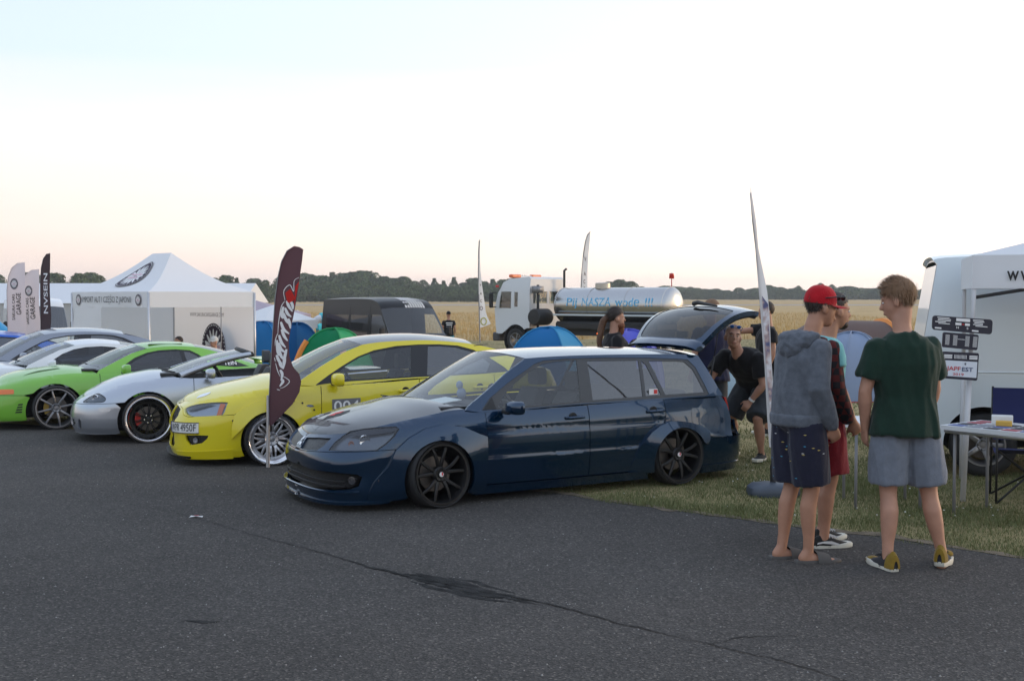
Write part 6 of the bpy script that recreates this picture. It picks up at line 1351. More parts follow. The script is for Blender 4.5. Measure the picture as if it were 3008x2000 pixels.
# tunnel tent
t = thing('tunnel_tent', 'brown tunnel tent with a white orange-edged mouth beyond the grey blue tent', 'tent', (gx(1950*1.2757,29),29,gz(29)), .25)
mb = MB(); mb.loft([[(x,math.cos(a)*r,math.sin(a)*r*1.25) for a in [math.pi*k/16 for k in range(17)]] for x,r in ((-1.6,1.0),(-1.0,1.25),(0,1.3),(1.0,1.28))],cap=False,closed=False); mb.build('shell', mat('tent_brown',(.10,.06,.05),.7), t)
mb = MB(); mb.tube([(1.02,math.cos(a)*1.28,math.sin(a)*1.6) for a in [math.pi*k/16 for k in range(17)]],.09,6,False); mb.build('mouth_edge', OR, t)
mb = MB(); mb.loft([[(x,math.cos(a)*r,math.sin(a)*r*1.25) for a in [math.pi*k/16 for k in range(17)]] for x,r in ((1.0,1.24),(1.5,1.0),(1.8,.55))],cap=False,closed=False); mb.build('porch', CANVAS, t)
# ---- parasols beyond the event tent
for (x, y_, Y, r, m, lb) in ((590,692,36,1.7,mat('parasol_lilac',(.36,.30,.36),.8),'lilac parasol right behind the white event tent'),(630,702,33,1.25,CANVAS,'white parasol between the event tent and the tall dark flag')):
    p = dp(x, y_, Y); t = thing('parasol', lb, 'parasol', (p.x, Y, gz(Y))); h = p.z-gz(Y)
    mb = MB(); n_ = 8; V = [(0,0,h)]+[(r*math.cos(2*math.pi*k/n_),r*math.sin(2*math.pi*k/n_),h-.42) for k in range(n_)]+[(r*math.cos(2*math.pi*k/n_),r*math.sin(2*math.pi*k/n_),h-.66) for k in range(n_)]; mb.add(V,[(0,1+k,1+(k+1)%n_) for k in range(n_)]+[(1+k,1+n_+k,1+n_+(k+1)%n_,1+(k+1)%n_) for k in range(n_)],False); mb.build('canopy', m, t)
    mb = MB(); mb.tube([(0,0,0),(0,0,h-.05)],.03,8); mb.build('pole', STEEL, t); mb = MB(); mb.lathe([(.0005,.06),(.28,.06),(.30,0)],(0,0,0),(0,0,1),16); mb.build('foot', BLACK, t)
# ---- right-hand stall: canopy, signs, tables, chair
A_ = Vector((3.93,9.9,0)); du = Vector((.955,-.297,0)); dv = Vector((.297,.955,0)); W_, D_ = 3.0, 1.30
t = thing('stall_canopy', 'white pop-up stall canopy with web address on its valance, right edge', 'canopy', A_)
def cl_(u, v, z): return du*u+dv*v+Vector((0,0,z))
zb2, zt2 = 1.825, 2.11; pk = cl_(W_/2,D_/2,2.62)
for a,b,sd in (((0,0),(W_,0),1),((W_,0),(W_,D_),2),((W_,D_),(0,D_),3),((0,D_),(0,0),4)):
    mb = MB(); quadsurf(mb, cl_(*a,zt2),cl_(*b,zt2),pk,pk,10,8,.05); mb.build('roof_panel', CANVAS, t, True)
    mb = MB(); quadsurf(mb, cl_(*a,zb2),cl_(*b,zb2),cl_(*b,zt2),cl_(*a,zt2),16,4,0,-dv,.015,sd*2.); v_ = mb.build('valance', CANVAS, t, True)
    if sd == 1:
        for q_,(ch,wd) in enumerate((('w',.095),('w',.095),('w',.095),('.',.022))): lettering(ch, .17, lambda u,v,q_=q_: cl_(.32+.105*q_-(.03 if q_ == 3 else 0)+u,-.022,1.945+v), INK, v_, 'letter', True, width=wd)
for a in ((0.03,0.03),(W_-.03,.03),(W_-.03,D_-.03),(.03,D_-.03)):
    lean = Vector((-.09,-.02,0)) if a[0] < 1 and a[1] < .1 else Vector((0,0,0))
    mb = MB(); M_ = Matrix.Identity(3); p0, p1 = cl_(*a,0)+lean, cl_(*a,zt2-.02); mb.loft([[p+du*x_*.022+dv*y_*.022 for x_,y_ in ((-1,-1),(1,-1),(1,1),(-1,1))] for p in (p0,(p0+p1)*.5)]); mb.loft([[p+du*x_*.017+dv*y_*.017 for x_,y_ in ((-1,-1),(1,-1),(1,1),(-1,1))] for p in ((p0+p1)*.5,p1)]); mb.build('leg', ALU if False else mat('white_leg',(.55,.55,.56),.5), t)
mb = MB(); mb.tube([cl_(.03,.03,1.75),cl_(W_/2,.05,2.0),cl_(W_-.03,.03,1.75)],.015,6); mb.build('truss', BLACK, t)
mb = MB(); mb.tube([dp(2262,880,10.4)-A_,dp(2252,965,10.1)-A_],.004,5); mb.tube([dp(2256,880,10.4)-A_,dp(2246,965,10.1)-A_],.004,5)
zs = lambda x, y_: (2700+x/6.532, 900+y_/6.533)
def plate(nm, label, cor, m, cat='sign'):
    """flat sign through four photo corners at the canopy leg: top-left, top-right, bottom-right, bottom-left"""
    Y = 9.80; P = [at(*zs(*c_), Y) for c_ in cor]; t = thing(nm, label, cat, P[3])
    def f(u, v, o=.0): p = (P[3]*(1-u)+P[2]*u)*(1-v)+(P[0]*(1-u)+P[1]*u)*v; return p-P[3]+Vector((0,-.006-o,0))
    r = .05; asp = (P[1]-P[0]).length/(P[0]-P[3]).length; ry = r*asp
    pl_ = [(q[0],q[1]) for c_ in ((r,ry,180),(1-r,ry,270),(1-r,1-ry,0),(r,1-ry,90)) for q in [(c_[0]+r*math.cos(R(c_[2]+k*22.5)),c_[1]+ry*math.sin(R(c_[2]+k*22.5))) for k in range(5)]]
    mb = MB(); mb.prism(pl_, .012, lambda u,v,o: f(u,v,o)+Vector((0,.012,0))); b = mb.build('board', m, t)
    return t, b, (lambda u,v,o=.003: f(u,v,o))
SB = mat('sign_black',(.012,.013,.03),.4)
t, b, f = plate('sign_board','wide black sign board with white markings, topmost on the canopy leg',((255,170),(1410,255),(1390,540),(245,445)),SB)
def rect(f, u0, v0, u1, v1, m, par, nm='marking', o=.004): mb = MB(); mb.add([f(u0,v0,o),f(u1,v0,o),f(u1,v1,o),f(u0,v1,o)],[(0,1,2,3)],False); return mb.build(nm, m, par)
rect(f,.39,.72,.62,.93,WHITEPRINT,b); rect(f,.38,.45,.48,.62,WHITEPRINT,b); rect(f,.54,.45,.62,.62,WHITEPRINT,b); rect(f,.49,.5,.53,.56,REDPRINT,b)
lettering('H', .22, lambda u,v: f(.42+u*.3,.28+v), WHITEPRINT, b, bold=True); lettering('S', .22, lambda u,v: f(.585+u*.3,.27+v), WHITEPRINT, b, bold=True)
random.seed(5)
for x0_ in (.04,.66):
    for k in range(6):
        v0 = .86-.10*k; u0 = x0_+random.uniform(0,.06); 
        if k < 5: rect(f,u0,v0,u0+random.uniform(.14,.22),v0+.055,WHITEPRINT,b)
    rect(f,x0_,.10,x0_+.11,.20,WHITEPRINT,b)
t, b, f = plate('sign_board','middle black sign board with columns of white bars on the canopy leg',((455,490),(1140,545),(1110,845),(435,780)),SB)
for u0 in (.07,.29,.63,.85):
    for k in range(11): rect(f,u0,.20+.062*k,u0+.12,.225+.062*k,WHITEPRINT,b)
rect(f,.42,.6,.62,.63,WHITEPRINT,b)
t, b, f = plate('sign_board','framed white plate reading JAPFEST 2019, lowest on the canopy leg',((440,862),(1145,895),(1110,1425),(410,1375)),SB)
rect(f,.045,.10,.965,.68,mat('plate_pale',(.62,.66,.72),.5),b,'plate',.004)
for u0,u1 in ((.05,.27),(.74,.96)):
    for k in range(3): rect(f,u0,.76+.05*k,u1,.795+.05*k,WHITEPRINT,b)
for k in range(10): rect(f,.33+.035*k,.76,.345+.035*k,.90,WHITEPRINT,b)
PAL = mat('print_slate',(.12,.15,.22),.6); PRD = mat('print_dull_red',(.5,.05,.06),.6); PBL = mat('print_navy',(.03,.05,.14),.6)
lettering('TOKYO●東京'.replace('東京','JR') if False else 'TOKYO', .13, lambda u,v: f(.36+u*1.0,.585+v), PAL, b, 'lettering', True, width=.28)
rect(f,.54,.545,.58,.62,PAL,b); rect(f,.62,.545,.66,.62,PAL,b)
lettering('JAPF', .21, lambda u,v: f(.335+u,.385+v,.008), PRD, b, bold=True, width=.38); lettering('EST', .21, lambda u,v: f(.70+u,.375+v,.008), PBL, b, bold=True, width=.30)
lettering('2019', .13, lambda u,v: f(.46+u,.185+v,.008), PRD, b, bold=True, width=.30)
# tables
TWH = mat('table_white',(.62,.64,.66),.5)
def table(label, P0, a, la, b, lb, h=.72):
    t = thing('folding_table', label, 'table', (P0.x,P0.y,0)); 
    def f(u,v,z): q = a*u+b*v; return Vector((q.x,q.y,z))
    mb = MB(); mb.loft([[f(0,0,z),f(la,0,z),f(la,lb,z),f(0,lb,z)] for z in (h-.035,h)],smooth=False); mb.build('table_top', TWH, t)
    mb = MB(); mb.tube([f(.03,.03,h-.045),f(la-.03,.03,h-.045)],.018,6); mb.tube([f(.03,lb-.03,h-.045),f(la-.03,lb-.03,h-.045)],.018,6); mb.build('apron_rail', ALU, t)
    for u in (.10,la-.10):
        for v in (.06,lb-.06): mb = MB(); mb.tube([f(u,v,0),f(u,v,h-.04)],.013,7); mb.build('leg', mat('dull_grey_leg',(.22,.22,.23),.6), t)
    return t, f
a1_, b1_ = Vector((.997,-.08,0)), Vector((.08,.997,0)); T1 = Vector((2.74,9.47,0)); t1, f1 = table('white folding table showing left and right of the man in green', T1, a1_, .72, b1_, .6)
a2_, b2_ = Vector((.62,-.785,0)), Vector((.785,.62,0)); T2 = Vector((3.46,9.33,0)); t2, f2 = table('white folding table covered with small prints beside the canopy leg', T2, a2_, 1.5, b2_, .62)
random.seed(9); PC = [mat('sticker_%s'%n,c,.6) for n,c in (('white',(.6,.6,.62)),('grey',(.25,.26,.3)),('red',(.4,.08,.1)),('blue',(.1,.14,.35)),('black',(.05,.05,.06)))]
for i in range(9):
    for j in range(4):
        u0, v0 = .05+.15*i, .04+.14*j; o = MB(); p = [f2(u0,v0,.7215),f2(u0+.12,v0,.7215),f2(u0+.12,v0+.09,.7215),f2(u0,v0+.09,.7215)]; p = [q+T2 for q in p]; c_ = sum(p,Vector())/4
        o.add([q-c_+Vector((0,0,z)) for z in (0,.003) for q in p],[(3,2,1,0),(4,5,6,7),(0,1,5,4),(1,2,6,5),(2,3,7,6),(3,0,4,7)],False); o = o.build('sticker_card', random.choice(PC)); o.location = c_
        tag(o, 'small printed card in the rows laid out on the table beside the canopy leg', 'card', 'cards laid out on the stall table')
p = T2+f2(.30,.42,.725); mb = MB(); mb.box((0,0,.035),(.16,.12,.07),Matrix.Rotation(-.4,3,'Z'),0,.004); o = mb.build('card_box', PLATE); o.location = p; tag(o,'white box behind the yellow box on the stall table','box')
p = T2+f2(.38,.30,.725); mb = MB(); mb.box((0,0,.02),(.12,.08,.04),Matrix.Rotation(-.4,3,'Z'),0,.004); o = mb.build('yellow_box', mat('box_yellow',(.6,.36,.06),.6)); o.location = p; tag(o,'small yellow box on the stall table','box')
p = T1+f1(.50,.40,.722); mb = MB(); mb.box((0,0,.03),(.30,.22,.06),None,0,.004); o = mb.build('paper_stack', PLATE); o.location = p; tag(o,'stack of white papers on the table end right of the man in green','papers')
# folding chair
t = thing('camping_chair', 'navy folding camping chair behind the stall table at the right edge', 'chair', (4.46,9.95,0), -.3)
NAVY = mat('chair_navy',(.012,.018,.09),.85,bump=.3,bscale=5)
mb = MB(); quadsurf(mb, Vector((-.27,.16,.50)),Vector((.27,.16,.50)),Vector((.27,.24,.95)),Vector((-.27,.24,.95)),6,6,.03,Vector((0,1,0))); mb.build('backrest', NAVY, t, True)
mb = MB(); quadsurf(mb, Vector((-.27,-.25,.46)),Vector((.27,-.25,.46)),Vector((.27,.18,.42)),Vector((-.27,.18,.42)),6,6,.04); mb.build('seat', NAVY, t, True)
for q in (((-.28,-.27,0),(.28,.22,.44)),((.28,-.27,0),(-.28,.22,.44)),((-.28,.25,0),(.28,-.25,.46)),((.28,.25,0),(-.28,-.25,.46)),((-.28,.25,0),(-.27,.25,.96)),((.28,.25,0),(.27,.25,.96)),((-.28,-.27,0),(-.28,-.27,.62)),((.28,-.27,0),(.28,-.27,.62))): mb = MB(); mb.tube(q,.010,6); mb.build('leg', BLACK, t)
for sg in (-1,1): mb = MB(); mb.box((.28*sg,-.02,.64),(.06,.54,.02),None,0,.008); mb.build('armrest', NAVY, t)
# ---------------------------------------------------------------- people
SKIN = mat('skin_tan', (.39, .195, .122), .55, var=.10, vscale=14., bump=.05, bscale=200); SKIN2 = mat('skin_fair', (.44, .23, .155), .55, var=.10, vscale=14., bump=.05, bscale=200)
HAIRB = mat('hair_brown', (.19, .105, .052), .6, var=.15, vscale=25.); HAIRD = mat('hair_dark', (.030, .018, .012), .6, var=.3, vscale=60.)
EYEW = mat('eye_white', (.7, .68, .66), .3); EYED = mat('eye_dark', (.02, .014, .01), .2); LIP = mat('lip', (.36, .15, .12), .5)
def cloth(name, col, fuzz=.14, var=.10): return mat(name, col, .9, var=var, vscale=26., bump=fuzz, bscale=90., sheen=.15, spec=.2)
def remesh(mb, name, m, parent, vox=.011, smooth=6, wr=0., wscale=(9, 9, 4), seed=0.):
    """weld overlapping closed shapes into one continuous skin; wr = depth of cloth folds"""
    me = bpy.data.meshes.new(name); me.from_pydata(mb.v, [], mb.f); bm = bmesh.new(); bm.from_mesh(me); bmesh.ops.recalc_face_normals(bm, faces=bm.faces); bm.to_mesh(me); bm.free()
    o = bpy.data.objects.new('tmp', me)
    r = o.modifiers.new('r', 'REMESH'); r.mode = 'VOXEL'; r.voxel_size = vox; s = o.modifiers.new('s', 'SMOOTH'); s.iterations = smooth; s.factor = .5
    out = evaluated(o)
    bpy.data.objects.remove(o); bpy.data.meshes.remove(me); out.name = name
    if wr:
        N = [v.normal.copy() for v in out.vertices]
        for v, n in zip(out.vertices, N):
            p = v.co; q = Vector((p.x*wscale[0]+seed, p.y*wscale[1], p.z*wscale[2]+.5*p.x*wscale[0])); a = noise.noise(q); b = noise.noise(q*2.1+Vector((5, 5, 5)))
            v.co = p+n*wr*((1-abs(a)*2.2)*.8+.5*b)
    out.polygons.foreach_set('use_smooth', [True]*len(out.polygons)); out.update()
    return link(name, out, m, parent)
def cap_tube(mb, pts, rs, n=12):
    """tapered limb with rounded ends"""
    P = [Vector(p) for p in pts]; d0 = (P[0]-P[1]).normalized(); d1 = (P[-1]-P[-2]).normalized()
    mb.tube([P[0]+d0*rs[0]*.8, P[0]+d0*rs[0]*.5]+P+[P[-1]+d1*rs[-1]*.5, P[-1]+d1*rs[-1]*.8], [rs[0]*.35, rs[0]*.85]+list(rs)+[rs[-1]*.85, rs[-1]*.35], n)
def body_loft(mb, rows, n=22, pw=.85):
    """rows = (centre, half width, half depth[, lateral axis]); rounded cross-sections along a spine"""
    rings = []
    for i, r in enumerate(rows):
        c = Vector(r[0]); a = Vector(rows[max(i-1, 0)][0]); b = Vector(rows[min(i+1, len(rows)-1)][0]); ax = (b-a).normalized()
        lat = Vector(r[3]) if len(r) > 3 else Vector((1, 0, 0)); lat = (lat-ax*lat.dot(ax)).normalized(); fw = ax.cross(lat)
        rings.append([c+lat*r[1]*math.copysign(abs(math.cos(t))**pw, math.cos(t))+fw*r[2]*math.copysign(abs(math.sin(t))**pw, math.sin(t)) for t in [2*math.pi*k/n for k in range(n)]])
    mb.loft(rings)
J0 = dict(pelvis=(0, 0, .95), waist=(0, .01, 1.08), chest=(0, .01, 1.29), neck=(0, -.015, 1.475), head=(0, .025, 1.665),
          hipL=(-.092, 0, .90), kneeL=(-.10, .02, .49), ankL=(-.105, -.02, .085), hipR=(.092, 0, .90), kneeR=(.10, .02, .49), ankR=(.105, -.02, .085),
          shL=(-.18, -.01, 1.395), elL=(-.245, -.03, 1.14), wrL=(-.25, .05, .90), shR=(.18, -.01, 1.395), elR=(.245, -.03, 1.14), wrR=(.25, .05, .90), lat=(1, 0, 0), toeL=(-.03, 1, 0), toeR=(.03, 1, 0), hy=0., hp=0., hr=0., hk=1.07)
def hand(mb, w, d, palm, k=1.):
    """five curled fingers on a palm; w wrist, d pointing direction, palm normal"""
    d = Vector(d).normalized(); p = Vector(palm); p = (p-d*p.dot(d)).normalized(); s = d.cross(p)
    c = Vector(w)+d*.05*k; mb.loft([[Vector(w)+d*t*k+s*a*hw*k+p*b*.014*k for a, b in ((-1, -.6), (-.5, -1), (.5, -1), (1, -.6), (1, .6), (.5, 1), (-.5, 1), (-1, .6))] for t, hw in ((-.01, .026), (.03, .036), (.07, .042), (.092, .04))])
    for i, (off, ln) in enumerate(((-.030, .066), (-.010, .076), (.011, .071), (.031, .055))):
        b = Vector(w)+d*.088*k+s*off*k; cap_tube(mb, [b, b+(d*.7+p*.35)*ln*.5*k, b+(d*.75+p*.95)*ln*.8*k], [.0095*k, .009*k, .0078*k], 7)
    b = Vector(w)+d*.03*k-s*.034*k; cap_tube(mb, [b, b+(d*.6-s*.55+p*.2)*.042*k, b+(d*1.1-s*.45+p*.5)*.06*k], [.013*k, .011*k, .009*k], 7)
def person(label, loc, rz, H, J, skin=SKIN, vox=.012, feet='bare', build=1., handsL=True, handsR=True, face=True):
    j = dict(J0); j.update(J); j = {k: (Vector(v) if isinstance(v, tuple) else v) for k, v in j.items()}
    t = thing('person', label, 'person', (*loc, gz(loc[1])), rz, None, H/1.8); t['pose'] = 0; del t['pose']
    mb = MB(); lat = j['lat']; b = build
    body_loft(mb, [(j['pelvis']-Vector((0, 0, .09)), .10*b, .09*b, lat), (j['pelvis']-Vector((0, 0, .03)), .155*b, .112*b, lat), (j['pelvis']+(j['waist']-j['pelvis'])*.4, .16*b, .112*b, lat), (j['waist'], .145*b, .103*b, lat), (j['waist'].lerp(j['chest'], .5), .158*b, .11*b, lat), (j['chest'], .172*b, .115*b, lat), (j['chest'].lerp(j['neck'], .5), .155*b, .095*b, lat), (j['chest'].lerp(j['neck'], .78), .10, .07, lat), (j['neck'], .062, .062, lat)])
    cap_tube(mb, [j['neck']-Vector((0, 0, .03)), j['neck'].lerp(j['head'], .5)], [.062*b**.5, .055*b**.5])
    for s in 'LR':
        h, k, a = j['hip'+s], j['knee'+s], j['ank'+s]; n_ = (h-a).normalized(); back = Vector((0, -1, 0)); back = Vector((-j['toe'+s].x, -j['toe'+s].y, 0)).normalized()
        cap_tube(mb, [h, h.lerp(k, .35), h.lerp(k, .75), k, k.lerp(a, .12)+back*.006, k.lerp(a, .3)+back*.016, k.lerp(a, .5)+back*.012, k.lerp(a, .78)+back*.002, a], [.088*b, .085*b, .064*b, .055, .052, .057*b, .052*b, .037, .034])
        toe = Vector(j['toe'+s]).normalized(); fl = a-Vector((0, 0, a.z-.035)) if a.z < .2 else a-n_*.05
        if feet: cap_tube(mb, [a, fl-toe*.035+Vector((0, 0, .005)), ], [.034, .034]); body_loft(mb, [(fl-toe*.06, .022, .02), (fl-toe*.03, .033, .033), (fl+toe*.04, .035, .034), (fl+toe*.10+Vector((0, 0, -.008)), .044, .024), (fl+toe*.15+Vector((0, 0, -.014)), .042, .016), (fl+toe*.18+Vector((0, 0, -.016)), .025, .012)])
        sh, e, w = j['sh'+s], j['el'+s], j['wr'+s]
        cap_tube(mb, [sh.lerp(e, .06), sh.lerp(e, .3), sh.lerp(e, .8), e, e.lerp(w, .25), e.lerp(w, .7), w], [.050*b, .050*b, .043*b, .041, .044*b, .034, .027])
        if (handsL if s == 'L' else handsR):
            d = j.get('hd'+s) or (w-e); pm = j.get('pm'+s) or Vector((1 if s == 'L' else -1, .2, 0)); hand(mb, w, d, pm)
    Mh = Matrix.Rotation(j['hy'], 3, 'Z') @ Matrix.Rotation(j['hp'], 3, 'X') @ Matrix.Rotation(j['hr'], 3, 'Y'); hc = j['head']
    hk = j['hk']; hc = hc+Vector((0, 0, .012))
    def HP(x, y, z): return hc+Mh @ Vector((x*hk, y*hk, z*hk))
    for c, r in (((0, -.014, .032), (.074, .092, .086)), ((0, .026, -.03), (.060, .062, .086)), ((0, .040, -.085), (.044, .043, .036)), ((0, .070, .018), (.050, .022, .016)), ((.078, -.006, -.02), (.010, .020, .032)), ((-.078, -.006, -.02), (.010, .020, .032)), ((0, .092, -.066), (.022, .010, .011))):
        mb.ell(HP(*c), [q*hk for q in r], 16, 12, Mh)
    cap_tube(mb, [HP(0, .085, .012), HP(0, .097, -.012), HP(0, .107, -.032)], [.009*hk, .011*hk, .014*hk], 8); cap_tube(mb, [HP(0, -.02, -.05), j['neck'].lerp(hc, .25)], [.056, .056])
    body = remesh(mb, 'body', skin, t, vox, 4)
    if face:
        for sg in (1, -1):
            e = MB(); e.ell(HP(.030*sg, .079, -.004), (.0105, .008, .0058), 10, 6, Mh); eo = e.build('eye', EYEW, t); e = MB(); e.ell(HP(.030*sg, .0845, -.004), (.005, .004, .005), 8, 6, Mh); e.build('iris', EYED, eo)
    return t, j, HP, Mh
def shirt(t, j, m, hem=.86, sl=.55, infl=.016, loose=1.0, vox=.012, wr=.007, seed=0., build=1., long=False, name='shirt', collar=.0, slr=.072):
    mb = MB(); lat = j['lat']; i = infl; b = build; P, W, Ch, N = j['pelvis'], j['waist'], j['chest'], j['neck']; up = (W-P).normalized()
    h0 = P-up*(P.z-hem)*.999 if abs(up.z) > .8 else P-up*.07
    rows = [(h0, .172*b+i+.012*loose, .118*b+i+.012*loose, lat), (h0.lerp(W, .35), .168*b+i+.008*loose, .115*b+i+.01*loose, lat), (W, .160*b+i, .112*b+i, lat), (W.lerp(Ch, .5), .170*b+i, .116*b+i, lat), (Ch, .182*b+i, .119*b+i, lat), (Ch.lerp(N, .36), .180*b+i*.8, .110*b+i*.7, lat), (Ch.lerp(N, .58), .155*b+i*.6, .098+i*.6, lat), (Ch.lerp(N, .76), .118*b+i*.5, .084+i*.5, lat), (Ch.lerp(N, .91), .084+i*.4, .072+i*.4, lat), (Ch.lerp(N, 1.0+collar), .066+i*.35, .064+i*.35, lat)]
    body_loft(mb, rows, 26)
    for s in 'LR':
        sh, e, w = j['sh'+s], j['el'+s], j['wr'+s]
        if long: cap_tube(mb, [sh-(sh-e).normalized()*.0, sh.lerp(e, .35), e, e.lerp(w, .4), e.lerp(w, .85), e.lerp(w, .98)], [.074*b, .068*b, .062, .057, .050, .040])
        else: mb.tube([sh+(sh-e).normalized()*.062*b, sh+(sh-e).normalized()*.048*b, sh+(sh-e).normalized()*.02*b, sh.lerp(e, .1), sh.lerp(e, sl*.5), sh.lerp(e, sl)], [.018, .045*b, .066*b, .071*b, slr*b, (slr+.003)*b], 16)
    return remesh(mb, name, m, t, vox, 3, wr*1.15, (11, 11, 2.6), seed)
def shorts(t, j, m, to=.86, hem=.10, infl=.018, vox=.012, wr=.006, seed=0., build=1., name='shorts'):
    mb = MB(); lat = j['lat']; P = j['pelvis']; up = (j['waist']-P).normalized(); b = build
    body_loft(mb, [(P-up*.10, .12*b, .09*b, lat), (P-up*.05, .168*b+infl*.6, .116*b+infl, lat), (P+up*.0, .156*b+infl*.3, .112*b+infl*.3, lat), (P+up*.05, .140*b, .102*b, lat)], 24)
    for s in 'LR':
        h, k, a = j['hip'+s], j['knee'+s], j['ank'+s]; L_ = h.lerp(k, to) if to <= 1 else k.lerp(a, to-1)
        pts = [h+Vector((0, 0, .02)), h.lerp(L_, .35), h.lerp(L_, .7), L_]; mb.tube(pts, [.098*b+infl*.4, .098*b+infl, .088*b+infl*1.4, .082*b+infl*1.6], 18)
    return remesh(mb, name, m, t, vox, 3, wr*1.1, (13, 13, 2.2), seed)
def shoe(t, j, s, up_m, sole_m, stripe=None, tall=.0, name='shoe', k=1.):
    a = j['ank'+s]; toe = Vector(j['toe'+s]).normalized(); side = Vector((toe.y, -toe.x, 0)); base = Vector((a.x, a.y, 0))
    if j.get('lift'+s): base = base+Vector((0, 0, j['lift'+s]))
    tp = j.get('tip'+s, 0.)
    def P(u, v, z): return base+toe*u*k+side*v*k+Vector((0, 0, z*k+tp*(u+.08)))
    out = [(-.085, .0), (-.08, .026), (-.05, .038), (.03, .040), (.10, .050), (.16, .046), (.20, .028), (.208, 0)]
    def ring(f, z, zz=None): 
        return [P(u*f+(1-f)*.05, v*f*sg, z+(.012 if u > .15 else 0)*f) for sg, seq in ((1, out), (-1, out[::-1][1:-1])) for u, v in seq]
    mb = MB(); mb.loft([ring(.97, .0), ring(1.02, .008), ring(1.02, .030), ring(.97, .036)]); so = mb.build(name, sole_m, t)
    mb = MB(); rows = []
    for u, w, h in ((-.086, .012, .06), (-.075, .030, .085+tall), (-.045, .038, .10+tall), (.0, .040, .098+tall*.6), (.05, .042, .085), (.10, .047, .066), (.155, .042, .05), (.19, .027, .042), (.203, .010, .036)):
        rows.append([P(u, w*math.cos(q)*1., .024+max(0, math.sin(q))*(h-.024)) for q in [math.pi*i/10 for i in range(11)]]+[P(u, 0, .022)])
    mb.loft(rows); uo = mb.build('upper', up_m, so)
    mb = MB(); mb.tube([P(.0, -.012, .10+tall*.6), P(.0, .012, .10+tall*.6)], .004, 5); 
    for q in range(4): u = .03+.022*q; mb.tube([P(u, -.026, .086-.13*(u-.03)), P(u+.004, 0, .096-.16*(u-.03)), P(u, .026, .086-.13*(u-.03))], .0035, 5)
    mb.build('laces', stripe or up_m, so)
    if stripe:
        for sg in (1, -1): mb = MB(); mb.add([P(u, sg*(w+.0035), z) for u, w, z in ((-.07, .033, .045), (-.03, .0405, .052), (.03, .043, .045), (.09, .049, .036), (.09, .049, .046), (.035, .0425, .066), (-.02, .040, .066), (-.065, .032, .056))], [(0, 1, 6, 7), (1, 2, 5, 6), (2, 3, 4, 5)], False); mb.build('stripe', stripe, so)
    return so
def hair_shell(t, HP, Mh, m, front=.055, side=.0, back=-.075, sc=1.06, name='hair', bump=.006, wig=0.):
    """short hair: skull cap with a hairline, roughened"""
    mb = MB(); n, q = 36, 22; V = {}; F = []
    for i in range(q+1):
        p = math.pi*i/q
        for k in range(n):
            th = 2*math.pi*k/n; x, y, z = math.sin(p)*math.cos(th), math.sin(p)*math.sin(th), math.cos(p)
            r = sc+bump/.08*noise.noise(Vector((x*7, y*7, z*7)))+wig*max(0, y)*max(0, z); V[i, k] = (Vector((.075*x*r, -.014+.093*y*r, .032+.088*z*r)), y, z)
    def keep(i, k):
        c, y, z = V[i, k]; f = max(0, min(1, (y+.2)/1.0)); lim = back+(side-back)*min(1, max(0, (y+.75)/.65)) if y < -.1 else side+(front-side)*min(1, (y+.1)/.55); return c.z > lim
    idx = {}; vs_ = []
    for i in range(q):
        for k in range(n):
            c4 = [(i, k), (i+1, k), (i+1, (k+1) % n), (i, (k+1) % n)]
            if sum(keep(*c) for c in c4) >= 3:
                fc = []
                for c in c4:
                    if c not in idx: idx[c] = len(vs_); vs_.append(HP(*V[c][0]))
                    fc.append(idx[c])
                F.append(fc)
    mb.add(vs_, F); return mb.build(name, m, t, True), [V[c][0] for c in idx]
def strands(t, HP, roots, m, L_=.04, w=.0022, n=1800, sweep=(0, .3, .6), seed=1, name='hair_strands', par=None, lift=.10):
    rs = random.Random(seed); mb = MB()
    for k in range(n):
        r = roots[rs.randrange(len(roots))]; r = r+Vector((rs.gauss(0, .006), rs.gauss(0, .006), rs.gauss(0, .005))); nr = Vector((r.x, r.y+.014, r.z-.032)).normalized(); s = Vector(sweep)
        d = (nr*lift+s+Vector((rs.gauss(0, .09), rs.gauss(0, .09), rs.gauss(0, .08)))).normalized(); tn = nr.cross(d).normalized()*w; l = L_*rs.uniform(.5, 1.2)
        p1 = r+d*l*.55+nr*l*.06; p2 = r+d*l; mb.add([HP(*(r-tn)), HP(*(r+tn)), HP(*(p1+tn*.8)), HP(*(p1-tn*.8)), HP(*p2)], [(0, 1, 2, 3), (3, 2, 4)], False)
    me = bpy.data.meshes.new(name); me.from_pydata(mb.v, [], mb.f); me.update(); return link(name, me, m, par or t)
